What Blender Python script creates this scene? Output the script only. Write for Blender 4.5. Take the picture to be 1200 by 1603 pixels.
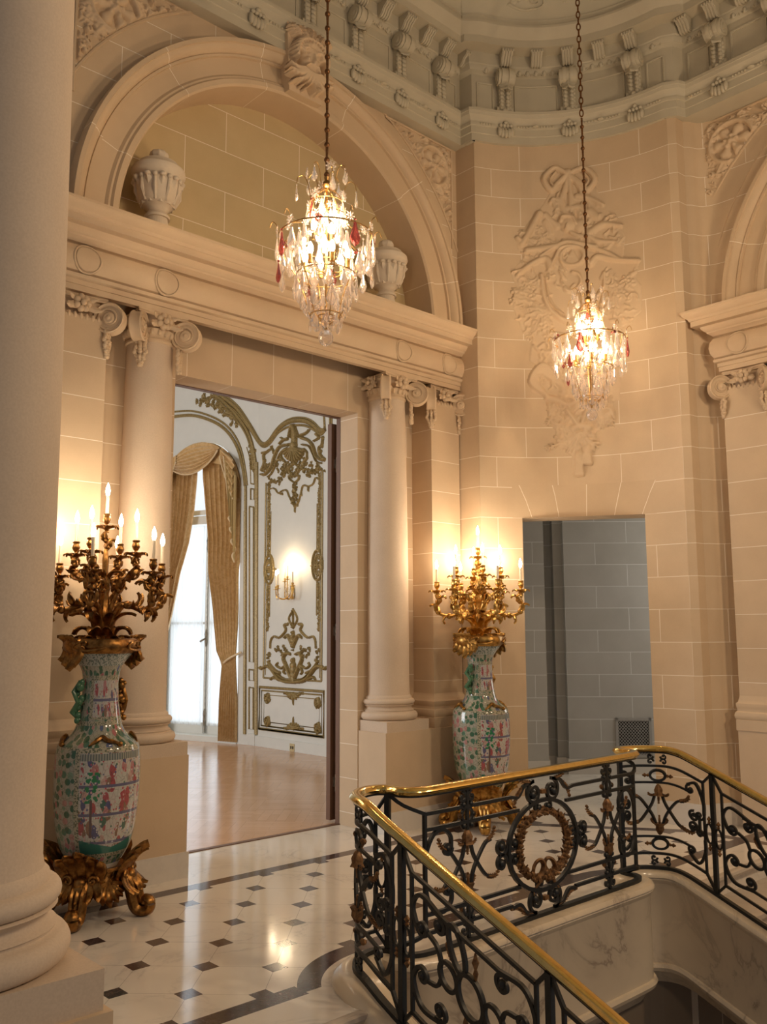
import bpy, math, random
import numpy as np
from mathutils import Vector, Matrix
PI = math.pi
random.seed(7)
SC = bpy.context.scene
COL = SC.collection
for o in list(bpy.data.objects):
    bpy.data.objects.remove(o, do_unlink=True)

# ------------------------------------------------------------------ camera
EYE = Vector((0, 0, 1.7))
yaw, pitch, roll = math.radians(47.21), math.radians(7.614), math.radians(-0.1956)
F = Vector((math.cos(yaw)*math.cos(pitch), math.sin(yaw)*math.cos(pitch), math.sin(pitch)))
Rv = Vector((math.sin(yaw), -math.cos(yaw), 0))
Uv = Rv.cross(F)
R2 = Rv*math.cos(roll) + Uv*math.sin(roll)
U2 = -Rv*math.sin(roll) + Uv*math.cos(roll)
cd = bpy.data.cameras.new('camera')
cam = bpy.data.objects.new('camera', cd)
COL.objects.link(cam)
cam.matrix_world = Matrix(((R2.x, U2.x, -F.x, EYE.x), (R2.y, U2.y, -F.y, EYE.y), (R2.z, U2.z, -F.z, EYE.z), (0, 0, 0, 1)))
cd.sensor_fit = 'HORIZONTAL'
cd.sensor_width = 36.0
cd.lens = 36.0*1408.4/1200.0
cd.clip_start = 0.05
SC.camera = cam

# ------------------------------------------------------------------ light
SC.view_settings.view_transform = 'Standard'
SC.view_settings.look = 'None'
SC.view_settings.gamma = 1.0
SC.view_settings.use_curve_mapping = False
SC.view_settings.exposure = 0.0
WORLD_COL = (0.97, 0.91, 0.90)
WORLD_STR = 0.17
WARM = (1.0, 0.80, 0.60)
W_CANDLE = 2.3          # watts per candelabrum bulb
W_CHAND = 4.8          # watts per chandelier bulb
W_SCONCE = 1.1
W_BALL = 330.0          # ballroom daylight and added lamp
W_CORR = 22.0           # corridor daylight
W_DOME = 14.0
w = bpy.data.worlds.new('world'); SC.world = w
w.use_nodes = True
w.node_tree.nodes['Background'].inputs[0].default_value = (*WORLD_COL, 1)
w.node_tree.nodes['Background'].inputs[1].default_value = WORLD_STR

def point_light(name, loc, watts, color=WARM, size=0.02, parent=None):
    d = bpy.data.lights.new(name, 'POINT'); d.energy = watts; d.color = color; d.shadow_soft_size = size
    o = bpy.data.objects.new(name, d); o.location = loc; COL.objects.link(o)
    if parent is not None: o.parent = parent
    return o
def area_light(name, loc, target, sx, sy, watts, color):
    d = bpy.data.lights.new(name, 'AREA'); d.energy = watts; d.color = color; d.shape = 'RECTANGLE'; d.size = sx; d.size_y = sy
    o = bpy.data.objects.new(name, d); o.location = loc
    o.rotation_euler = (Vector(target) - Vector(loc)).to_track_quat('-Z', 'Y').to_euler()
    COL.objects.link(o); return o

# ------------------------------------------------------------------ helpers
def smooth_path(pts, n=8, closed=False):
    """Catmull-Rom through pts (tuples of any length)."""
    P = [np.array(p, float) for p in pts]
    if closed: P = [P[-1]] + P + [P[0], P[1]]
    else: P = [2*P[0]-P[1]] + P + [2*P[-1]-P[-2]]
    out = []
    for i in range(1, len(P)-2):
        for k in range(n):
            t = k/n
            a, b, c, d = P[i-1], P[i], P[i+1], P[i+2]
            out.append(0.5*((2*b) + (-a+c)*t + (2*a-5*b+4*c-d)*t*t + (-a+3*b-3*c+d)*t**3))
    if not closed: out.append(P[-2])
    return [tuple(float(v) for v in p) for p in out]

class MB:
    def __init__(s):
        s.v = []; s.f = []; s.uv = {}      # uv: face index -> list of uv
    def add(s, vs, fs, uvs=None):
        b = len(s.v); s.v += [tuple(p) for p in vs]
        for i, f in enumerate(fs):
            if uvs is not None: s.uv[len(s.f)] = uvs[i]
            s.f.append(tuple(b+k for k in f))
        return s
    def box(s, x0, y0, z0, x1, y1, z1):
        if x0 > x1: x0, x1 = x1, x0
        if y0 > y1: y0, y1 = y1, y0
        if z0 > z1: z0, z1 = z1, z0
        vs = [(x0,y0,z0),(x1,y0,z0),(x1,y1,z0),(x0,y1,z0),(x0,y0,z1),(x1,y0,z1),(x1,y1,z1),(x0,y1,z1)]
        return s.add(vs, [(0,3,2,1),(4,5,6,7),(0,1,5,4),(1,2,6,5),(2,3,7,6),(3,0,4,7)])
    def obox(s, c, ax, ay, az):
        c, ax, ay, az = map(Vector, (c, ax, ay, az))
        vs = [c+sx*ax+sy*ay+sz*az for sz in (-1,1) for sy in (-1,1) for sx in (-1,1)]
        return s.add(vs, [(0,2,3,1),(4,5,7,6),(0,1,5,4),(1,3,7,5),(3,2,6,7),(2,0,4,6)])
    def prism(s, poly, z0, z1):
        n = len(poly)
        a = sum(poly[i][0]*poly[(i+1)%n][1]-poly[(i+1)%n][0]*poly[i][1] for i in range(n))
        if a < 0: poly = poly[::-1]
        vs = [(x,y,z0) for x,y in poly] + [(x,y,z1) for x,y in poly]
        fs = [tuple(range(n-1,-1,-1)), tuple(range(n,2*n))] + [(i,(i+1)%n,n+(i+1)%n,n+i) for i in range(n)]
        return s.add(vs, fs)
    def lathe(s, prof, c=(0,0,0), n=32, a0=0, a1=2*PI, mod=None):
        full = abs(a1-a0-2*PI) < 1e-6
        m = n if full else n+1
        vs = []
        for r, z in prof:
            for k in range(m):
                a = a0+(a1-a0)*k/n
                rr = r*(mod(a, z) if mod else 1)
                vs.append((c[0]+rr*math.cos(a), c[1]+rr*math.sin(a), c[2]+z))
        fs, uvs = [], []
        L = 0.0
        for i in range(len(prof)-1):
            for k in range(n):
                k2 = (k+1) % m
                fs.append((i*m+k, i*m+k2, (i+1)*m+k2, (i+1)*m+k))
                uvs.append([(k/n, prof[i][1]), ((k+1)/n, prof[i][1]), ((k+1)/n, prof[i+1][1]), (k/n, prof[i+1][1])])
        if full:
            if prof[0][0] > 1e-6: fs.append(tuple(range(m-1,-1,-1))); uvs.append([(0,0)]*m)
            if prof[-1][0] > 1e-6: fs.append(tuple((len(prof)-1)*m+k for k in range(m))); uvs.append([(0,0)]*m)
        return s.add(vs, fs, uvs)
    def tube(s, pts, r, n=6, closed=False, flat=1.0, up=None, square=False):
        P = [Vector(p) for p in pts]
        # drop duplicates
        Q = [P[0]]; RR = [r[0] if hasattr(r,'__len__') else r]
        for i in range(1, len(P)):
            if (P[i]-Q[-1]).length > 1e-5:
                Q.append(P[i]); RR.append(r[i] if hasattr(r,'__len__') else r)
        P = Q; m = len(P)
        if m < 2: return s
        if closed and (P[0]-P[-1]).length < 1e-5: P.pop(); RR.pop(); m -= 1
        T = []
        for i in range(m):
            a = P[(i-1) % m] if (closed or i > 0) else P[i]
            b = P[(i+1) % m] if (closed or i < m-1) else P[i]
            t = (b-a)
            T.append(t.normalized() if t.length > 1e-9 else Vector((0,0,1)))
        if up is not None: N = Vector(up)
        else: N = Vector((0,0,1)) if abs(T[0].z) < 0.9 else Vector((1,0,0))
        vs = []
        for i in range(m):
            N2 = (Vector(up) if up is not None else N)
            N2 = N2 - T[i]*N2.dot(T[i])
            if N2.length < 1e-6: N2 = T[i].orthogonal()
            N2.normalize(); N = N2
            B = T[i].cross(N2)
            for k in range(n):
                a = 2*PI*(k+(0.5 if square else 0))/n
                g = RR[i]*(1.35 if square else 1.0)
                vs.append(P[i] + N2*(math.cos(a)*g) + B*(math.sin(a)*g*flat))
        fs = []
        for i in range(m if closed else m-1):
            j = (i+1) % m
            for k in range(n):
                k2 = (k+1) % n
                fs.append((i*n+k, i*n+k2, j*n+k2, j*n+k))
        if not closed:
            fs.append(tuple(range(n-1,-1,-1))); fs.append(tuple((m-1)*n+k for k in range(n)))
        return s.add(vs, fs)
    def sweep(s, prof, path, closed=False, caps=True, u0=0.0):
        """prof: (out, z) list, path: (x, y) list; out is to the right of the path direction."""
        m = len(path); n = len(prof); vs = []; U = [u0]
        for i in range(m):
            p = Vector(path[i])
            d0 = (Vector(path[i])-Vector(path[i-1])).normalized() if (i > 0 or closed) else None
            d1 = (Vector(path[(i+1) % m])-Vector(path[i])).normalized() if (i < m-1 or closed) else None
            if d0 is None: d0 = d1
            if d1 is None: d1 = d0
            n0 = Vector((d0.y,-d0.x)); n1 = Vector((d1.y,-d1.x))
            b = n0+n1
            q = b/(1+n0.dot(n1)) if b.length > 1e-6 else n0
            for o, z in prof: vs.append((p.x+q.x*o, p.y+q.y*o, z))
            if i > 0: U.append(U[-1]+(Vector(path[i])-Vector(path[i-1])).length)
        V = [0.0]
        fs, uvs = [], []
        for i in range(m if closed else m-1):
            j = (i+1) % m
            uj = U[j] if j > i else U[i]+(Vector(path[0])-Vector(path[i])).length
            for k in range(n-1):
                fs.append((i*n+k, j*n+k, j*n+k+1, i*n+k+1))
                uvs.append([(U[i],prof[k][1]),(uj,prof[k][1]),(uj,prof[k+1][1]),(U[i],prof[k+1][1])])
        if caps and not closed:
            fs.append(tuple(range(n-1,-1,-1))); uvs.append([(prof[k][0],prof[k][1]) for k in range(n-1,-1,-1)])
            fs.append(tuple((m-1)*n+k for k in range(n))); uvs.append([(prof[k][0],prof[k][1]) for k in range(n)])
        return s.add(vs, fs, uvs)
    def ell(s, c, r, n=8, m=6, M=None):
        c = Vector(c); rx, ry, rz = r if hasattr(r,'__len__') else (r,r,r)
        vs = []
        for i in range(1, m):
            t = PI*i/m
            for k in range(n):
                a = 2*PI*k/n
                p = Vector((rx*math.sin(t)*math.cos(a), ry*math.sin(t)*math.sin(a), -rz*math.cos(t)))
                vs.append(c + (M @ p if M is not None else p))
        b0 = Vector((0,0,-rz)); b1 = Vector((0,0,rz))
        vs.append(c + (M @ b0 if M is not None else b0)); vs.append(c + (M @ b1 if M is not None else b1))
        fs = []
        for i in range(m-2):
            for k in range(n):
                k2 = (k+1) % n
                fs.append((i*n+k, i*n+k2, (i+1)*n+k2, (i+1)*n+k))
        S, N = len(vs)-2, len(vs)-1
        for k in range(n):
            k2 = (k+1) % n
            fs.append((S, k2, k)); fs.append((N, (m-2)*n+k, (m-2)*n+k2))
        return s.add(vs, fs)
    def leaf(s, base, d, nrm, L, W, curl=0.5, rows=8, lobes=4, thick=0.12):
        """An acanthus-like leaf: grows from base along d, curls towards nrm at the tip."""
        base = Vector(base); d = Vector(d).normalized(); nrm = Vector(nrm)
        nrm = (nrm-d*nrm.dot(d)).normalized(); side = d.cross(nrm)
        top, bot = [], []
        for i in range(rows+1):
            t = i/rows
            ang = curl*PI*max(0, t-0.35)/0.65*1.0
            # centre line by integrating
            if i == 0: p = base.copy()
            else:
                st = L/rows
                p = p + d*(math.cos(ang)*st) + nrm*(math.sin(ang)*st)
            nn = nrm*math.cos(ang) - d*math.sin(ang)
            wd = W*(math.sin(PI*min(1, 0.18+0.82*t))**0.7)*(0.78+0.22*abs(math.cos(lobes*PI*t)))+W*0.04
            for k in (-1, -0.5, 0, 0.5, 1):
                h = -W*0.35*abs(k)**2*0.8 + (W*0.12 if k == 0 else 0)
                q = p + side*(k*wd) + nn*h
                top.append(q); bot.append(q - nn*(W*thick))
        n = 5; vs = top+bot; o = len(top); fs = []
        for i in range(rows):
            for k in range(n-1):
                a, b, c, e = i*n+k, i*n+k+1, (i+1)*n+k+1, (i+1)*n+k
                fs.append((a,b,c,e)); fs.append((o+a,o+e,o+c,o+b))
            fs.append((i*n, (i+1)*n, o+(i+1)*n, o+i*n)); fs.append((i*n+4, o+i*n+4, o+(i+1)*n+4, (i+1)*n+4))
        fs.append((0,o,o+1,1)); fs.append((1,o+1,o+2,2)); fs.append((2,o+2,o+3,3)); fs.append((3,o+3,o+4,4))
        r = rows*n
        for k in range(4): fs.append((r+k, r+k+1, o+r+k+1, o+r+k))
        return s.add(vs, fs)
    def build(s, name, mat, parent=None, smooth=35, loc=None):
        me = bpy.data.meshes.new(name)
        me.from_pydata([tuple(p) for p in s.v], [], s.f)
        me.update()
        n = len(me.loops)
        co = np.empty(len(me.vertices)*3); me.vertices.foreach_get('co', co); co = co.reshape(-1,3)
        lv = np.empty(n, int); me.loops.foreach_get('vertex_index', lv)
        pn = np.empty(len(me.polygons)*3); me.polygons.foreach_get('normal', pn); pn = pn.reshape(-1,3)
        tot = np.empty(len(me.polygons), int); me.polygons.foreach_get('loop_total', tot)
        ln = np.repeat(pn, tot, axis=0); c = co[lv]
        hz = np.abs(ln[:,2]) > 0.7
        tx, ty = -ln[:,1], ln[:,0]
        l = np.hypot(tx,ty)+1e-9
        u = np.where(hz, c[:,0], (c[:,0]*tx+c[:,1]*ty)/l); v = np.where(hz, c[:,1], c[:,2])
        uvd = np.stack([u,v],1)
        if s.uv:
            st = np.concatenate([[0], np.cumsum(tot)])
            for fi, q in s.uv.items():
                if len(q) == tot[fi]: uvd[st[fi]:st[fi]+tot[fi]] = q
        lay = me.uv_layers.new(name='UVMap')
        lay.data.foreach_set('uv', uvd.ravel())
        if smooth:
            me.polygons.foreach_set('use_smooth', [True]*len(me.polygons))
            me.set_sharp_from_angle(angle=math.radians(smooth))
        if mat is not None: me.materials.append(mat)
        o = bpy.data.objects.new(name, me); COL.objects.link(o)
        if parent is not None: o.parent = parent
        if loc is not None: o.location = loc
        return o

def thing(name, label, cat, loc=(0,0,0), group=None, rz=0):
    o = bpy.data.objects.new(name, None); o.empty_display_size = 0.1; COL.objects.link(o)
    o.location = loc; o.rotation_euler = (0,0,rz); o['label'] = label; o['category'] = cat
    if group: o['group'] = group
    return o
def tag(o, label, cat, group=None):
    o['label'] = label; o['category'] = cat
    if group: o['group'] = group
    return o
def struct(o, label=None, cat=None):
    o['kind'] = 'structure'
    if label: o['label'] = label
    if cat: o['category'] = cat
    return o
def kids(o): return [c for c in o.children]
def copy_tree(o, parent=None):
    c = o.copy(); COL.objects.link(c)
    if parent is not None: c.parent = parent
    for ch in kids(o): copy_tree(ch, c)
    return c

# ------------------------------------------------------------------ relief (carved heightfields)
class Relief:
    def __init__(s, u0, v0, u1, v1, res):
        s.u0, s.v0, s.res = u0, v0, res
        s.nu = int(math.ceil((u1-u0)/res))+1; s.nv = int(math.ceil((v1-v0)/res))+1
        s.h = np.zeros((s.nv, s.nu))
    def _win(s, a0, b0, a1, b1):
        i0 = max(0, int((a0-s.u0)/s.res)); i1 = min(s.nu, int((a1-s.u0)/s.res)+2)
        j0 = max(0, int((b0-s.v0)/s.res)); j1 = min(s.nv, int((b1-s.v0)/s.res)+2)
        if i1 <= i0 or j1 <= j0: return None
        U = s.u0+np.arange(i0,i1)*s.res; V = s.v0+np.arange(j0,j1)*s.res
        return (slice(j0,j1), slice(i0,i1)), U[None,:], V[:,None]
    def stroke(s, pts, r, h, base=0.0):
        n = len(pts)
        if not hasattr(r,'__len__'): r = [r]*n
        if len(r) != n: r = [r[0]+(r[1]-r[0])*i/(n-1) for i in range(n)]
        for i in range(n-1):
            (ax,ay),(bx,by) = pts[i][:2], pts[i+1][:2]; ra, rb = r[i], r[i+1]; R = max(ra,rb)
            wd = s._win(min(ax,bx)-R, min(ay,by)-R, max(ax,bx)+R, max(ay,by)+R)
            if wd is None: continue
            sl, U, V = wd
            dx, dy = bx-ax, by-ay; L2 = dx*dx+dy*dy+1e-12
            t = np.clip(((U-ax)*dx+(V-ay)*dy)/L2, 0, 1)
            d = np.hypot(U-ax-t*dx, V-ay-t*dy); rr = ra+(rb-ra)*t
            q = np.clip(1-(d/np.maximum(rr,1e-6))**2, 0, 1)
            hh = np.where(q > 0, base + h*(rr/R)**0.5*np.sqrt(q), 0)
            s.h[sl] = np.maximum(s.h[sl], hh)
        return s
    def slab(s, poly, h):
        P = np.array(poly); wd = s._win(*P.min(0), *P.max(0))
        if wd is None: return s
        sl, U, V = wd
        U, V = np.broadcast_arrays(U, V)
        ins = np.zeros(U.shape, bool); n = len(P)
        for i in range(n):
            x0, y0 = P[i]; x1, y1 = P[(i+1) % n]
            c = ((y0 > V) != (y1 > V)) & (U < (x1-x0)*(V-y0)/(y1-y0+1e-12)+x0)
            ins ^= c
        s.h[sl] = np.where(ins, np.maximum(s.h[sl], h), s.h[sl]); return s
    def disc(s, c, r, h, base=0.0): return s.stroke([c, (c[0]+1e-4, c[1])], r, h, base)
    def ring(s, c, rx, ry, wd, h, n=40, a0=0, a1=2*PI):
        return s.stroke([(c[0]+rx*math.cos(a0+(a1-a0)*i/n), c[1]+ry*math.sin(a0+(a1-a0)*i/n)) for i in range(n+1)], wd, h)
    def spiral(s, c, r, turns, a0, wd, h, hand=1, eye=True):
        n = int(22*turns); pts = []
        for i in range(n+1):
            t = i/n; rr = r*(1-t)**0.8*0.93+r*0.07; a = a0+hand*2*PI*turns*t
            pts.append((c[0]+rr*math.cos(a), c[1]+rr*math.sin(a)))
        s.stroke(pts, [wd, wd*0.6], h)
        if eye: s.disc(c, wd*1.3, h*1.1)
        return pts[0]
    def flower(s, c, r, h, n=6, a0=0.0):
        for k in range(n):
            a = a0+2*PI*k/n
            s.stroke([(c[0]+0.3*r*math.cos(a), c[1]+0.3*r*math.sin(a)), (c[0]+0.72*r*math.cos(a), c[1]+0.72*r*math.sin(a))], [r*0.16, r*0.3], h*0.8)
        s.disc(c, r*0.26, h); return s
    def leaf(s, c, a, L, W, h, n=4):
        ca, sa = math.cos(a), math.sin(a)
        X = lambda t, w: (c[0]+ca*t*L-sa*w, c[1]+sa*t*L+ca*w)
        s.stroke([X(0,0), X(0.5,0), X(1,0)], [W*0.2, W*0.26, W*0.08][:3], h)
        for k in range(n):
            t = 0.1+0.75*k/n
            g = W*math.sin(PI*(0.25+0.7*t))
            for sg in (-1, 1):
                s.stroke([X(t,0), X(t+0.16, sg*g*0.6), X(t+0.3, sg*g)], [W*0.2, W*0.24, W*0.1], h*0.72)
        return s
    def curl(s, pts, r, h, end=None, hand=1):
        P = smooth_path(pts, 8); s.stroke(P, r, h)
        if end: s.spiral(end[0], end[1], 1.4, end[2], (r[-1] if hasattr(r,'__len__') else r)*0.8, h, hand)
        return s
    def mirror(s, uc):
        """max with the copy mirrored about u = uc"""
        ic = (uc-s.u0)/s.res
        idx = np.rint(2*ic-np.arange(s.nu)).astype(int)
        ok = (idx >= 0) & (idx < s.nu)
        m = np.zeros_like(s.h); m[:, ok] = s.h[:, idx[ok]]
        s.h = np.maximum(s.h, m); return s
    def mesh(s, name, mat, fn, parent=None, smooth=60, noise=0.0, blur=1):
        h = s.h.copy()
        for _ in range(blur):
            p = np.pad(h, 1, mode='edge')
            b = (p[:-2,1:-1]+p[2:,1:-1]+p[1:-1,:-2]+p[1:-1,2:]+2*h)/6
            h = np.where(h > 0, b, 0)
        cell = (h[:-1,:-1]+h[1:,:-1]+h[:-1,1:]+h[1:,1:]) > 0
        J, I = np.nonzero(cell)
        idx = -np.ones(h.shape, int); used = np.zeros(h.shape, bool)
        for dj in (0,1):
            for di in (0,1): used[J+dj, I+di] = True
        jj, ii = np.nonzero(used); idx[jj,ii] = np.arange(len(jj))
        mb = MB()
        mb.v = [fn(s.u0+i*s.res, s.v0+j*s.res, h[j,i]) for j, i in zip(jj, ii)]
        mb.f = [tuple(int(q) for q in (idx[j,i], idx[j,i+1], idx[j+1,i+1], idx[j+1,i])) for j, i in zip(J, I)]
        return mb.build(name, mat, parent, smooth)

# ------------------------------------------------------------------ materials
class NT:
    def __init__(s, name):
        s.m = bpy.data.materials.new(name); s.m.use_nodes = True
        s.t = s.m.node_tree; s.b = s.t.nodes['Principled BSDF']; s.out = s.t.nodes['Material Output']
    def n(s, typ, **kw):
        x = s.t.nodes.new(typ)
        for k, v in kw.items():
            if k == 'inp':
                for a, b in v.items():
                    if hasattr(b, 'is_output') or isinstance(b, bpy.types.NodeSocket): s.t.links.new(b, x.inputs[a])
                    else: x.inputs[a].default_value = b
            else: setattr(x, k, v)
        return x
    def link(s, a, b): s.t.links.new(a, b)
    def ramp(s, fac, stops, interp='LINEAR'):
        r = s.n('ShaderNodeValToRGB'); r.color_ramp.interpolation = interp
        e = r.color_ramp.elements
        while len(e) < len(stops): e.new(0.5)
        for x, (p, c) in zip(e, stops): x.position = p; x.color = (*c, 1) if len(c) == 3 else c
        s.link(fac, r.inputs[0]); return r.outputs[0]
    def mix(s, fac, a, b, mode='MIX'):
        x = s.n('ShaderNodeMix', data_type='RGBA', blend_type=mode)
        for sock, v in ((x.inputs[0], fac), (x.inputs[6], a), (x.inputs[7], b)):
            if isinstance(v, bpy.types.NodeSocket): s.link(v, sock)
            elif isinstance(v, (int, float)): sock.default_value = v
            else: sock.default_value = (*v, 1)
        return x.outputs[2]
    def math(s, op, a, b=0.0, c=0.0):
        x = s.n('ShaderNodeMath', operation=op)
        for i, v in enumerate((a, b, c)):
            if isinstance(v, bpy.types.NodeSocket): s.link(v, x.inputs[i])
            else: x.inputs[i].default_value = v
        return x.outputs[0]
    def color(s, v):
        if isinstance(v, bpy.types.NodeSocket): s.link(v, s.b.inputs['Base Color'])
        else: s.b.inputs['Base Color'].default_value = (*v, 1)
    def bump(s, h, st, dist=0.01):
        x = s.n('ShaderNodeBump'); x.inputs['Strength'].default_value = st; x.inputs['Distance'].default_value = dist
        s.link(h, x.inputs['Height']); s.link(x.outputs[0], s.b.inputs['Normal'])
    def coords(s, kind='Object'): return s.n('ShaderNodeTexCoord').outputs[kind]
    def noise(s, vec, scale, detail=4, rough=0.55, dist=0.0, out=0):
        x = s.n('ShaderNodeTexNoise'); x.inputs['Scale'].default_value = scale; x.inputs['Detail'].default_value = detail
        x.inputs['Roughness'].default_value = rough; x.inputs['Distortion'].default_value = dist
        if vec is not None: s.link(vec, x.inputs['Vector'])
        return x.outputs[out]

def stone_mat(name, col, col2, rough=0.72, bw=None, rh=0.297, v0=2.79, mort=(0.84,0.76,0.63), msize=0.003, u0=0.0, grain=0.06):
    t = NT(name); oc = t.coords('Object')
    nz = t.noise(oc, 3.0, 5); fine = t.noise(oc, 160.0, 2)
    base = t.mix(t.ramp(nz, [(0.3,(0,0,0)),(0.7,(1,1,1))]), col, col2)
    base = t.mix(grain, base, t.ramp(fine, [(0.35,(0.55,0.48,0.40)),(0.65,(1,1,1))]), 'MULTIPLY')
    if bw:
        mp = t.n('ShaderNodeMapping'); t.link(t.coords('UV'), mp.inputs[0])
        mp.inputs['Location'].default_value = (-u0+10*bw, -v0+20*rh, 0)
        br = t.n('ShaderNodeTexBrick', offset=0.5)
        t.link(mp.outputs[0], br.inputs['Vector'])
        for k, v in (('Scale',1.0),('Mortar Size',msize),('Mortar Smooth',0.3),('Brick Width',bw),('Row Height',rh),('Bias',0.0)): br.inputs[k].default_value = v
        br.inputs['Color1'].default_value = (1,1,1,1); br.inputs['Color2'].default_value = (0.93,0.92,0.90,1); br.inputs['Mortar'].default_value = (1,1,1,1)
        base = t.mix(1.0, base, br.outputs['Color'], 'MULTIPLY')
        base = t.mix(br.outputs['Fac'], base, mort)
    t.color(base); t.b.inputs['Roughness'].default_value = rough
    t.bump(t.noise(oc, 90.0, 3), 0.08, 0.002)
    return t.m
ST1, ST2 = (0.64,0.482,0.315), (0.58,0.432,0.28)
M = {}
M['stone'] = stone_mat('limestone', ST1, ST2)
M['ashlar'] = stone_mat('limestone_ashlar', ST1, ST2, bw=0.80)
M['ashlar_curve'] = stone_mat('limestone_ashlar_curved', ST1, ST2, bw=0.60, u0=0.18)
M['lintel'] = stone_mat('limestone_lintel', ST1, ST2, bw=0.26, rh=40.0, v0=0)
M['voussoir'] = stone_mat('limestone_voussoir', ST1, ST2, bw=0.92, rh=80.0, v0=0)
M['ashlar_wide'] = stone_mat('limestone_courses', ST1, ST2, bw=60.0, u0=17.0)
M['door_lintel'] = stone_mat('limestone_door_lintel', ST1, ST2, bw=0.42, rh=50.0, v0=0)
M['tympanum'] = stone_mat('limestone_tympanum', (0.575,0.445,0.245), (0.52,0.40,0.215), bw=0.78, rh=0.36, v0=4.67)
M['corridor'] = stone_mat('limestone_daylight_grey', (0.52,0.50,0.46), (0.47,0.45,0.41), bw=0.78, rh=0.268, v0=2.79, mort=(0.8,0.8,0.78))  # same limestone, with cool daylight put into its grey colour
M['grey_stone'] = stone_mat('grey_painted_stone', (0.52,0.465,0.345), (0.47,0.415,0.305))
M['dome'] = stone_mat('dome_plaster', (0.55,0.49,0.36), (0.50,0.45,0.33))
M['column'] = stone_mat('column_stone', (0.655,0.525,0.39), (0.60,0.475,0.35), grain=0.16)
M['urn'] = stone_mat('urn_stone', (0.66,0.56,0.43), (0.58,0.48,0.36))

def marble_mat(name, col, vein, scale=1.2, rough=0.12, amount=0.5):
    t = NT(name); oc = t.coords('Object')
    n1 = t.noise(oc, scale, 6, 0.6, 1.2)
    v1 = t.ramp(t.math('ABSOLUTE', t.math('SUBTRACT', n1, 0.5)), [(0.0,(1,1,1)),(0.028,(0.2,0.2,0.2)),(0.09,(0,0,0))])
    cl = t.ramp(t.noise(oc, scale*0.6, 4), [(0.35,(0,0,0)),(0.7,(1,1,1))])
    c = t.mix(t.math('MULTIPLY', cl, 0.35*amount), col, vein)
    c = t.mix(t.math('MULTIPLY', t.math('MULTIPLY', v1, cl), amount), c, vein)
    t.color(c); t.b.inputs['Roughness'].default_value = rough
    return t.m
M['marble'] = marble_mat('curb_marble', (0.74,0.62,0.45), (0.25,0.19,0.15), 1.5, 0.2, 0.8)
M['base_marble'] = marble_mat('baseboard_marble', (0.68,0.63,0.56), (0.40,0.37,0.34), 1.0, 0.25, 0.3)

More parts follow.
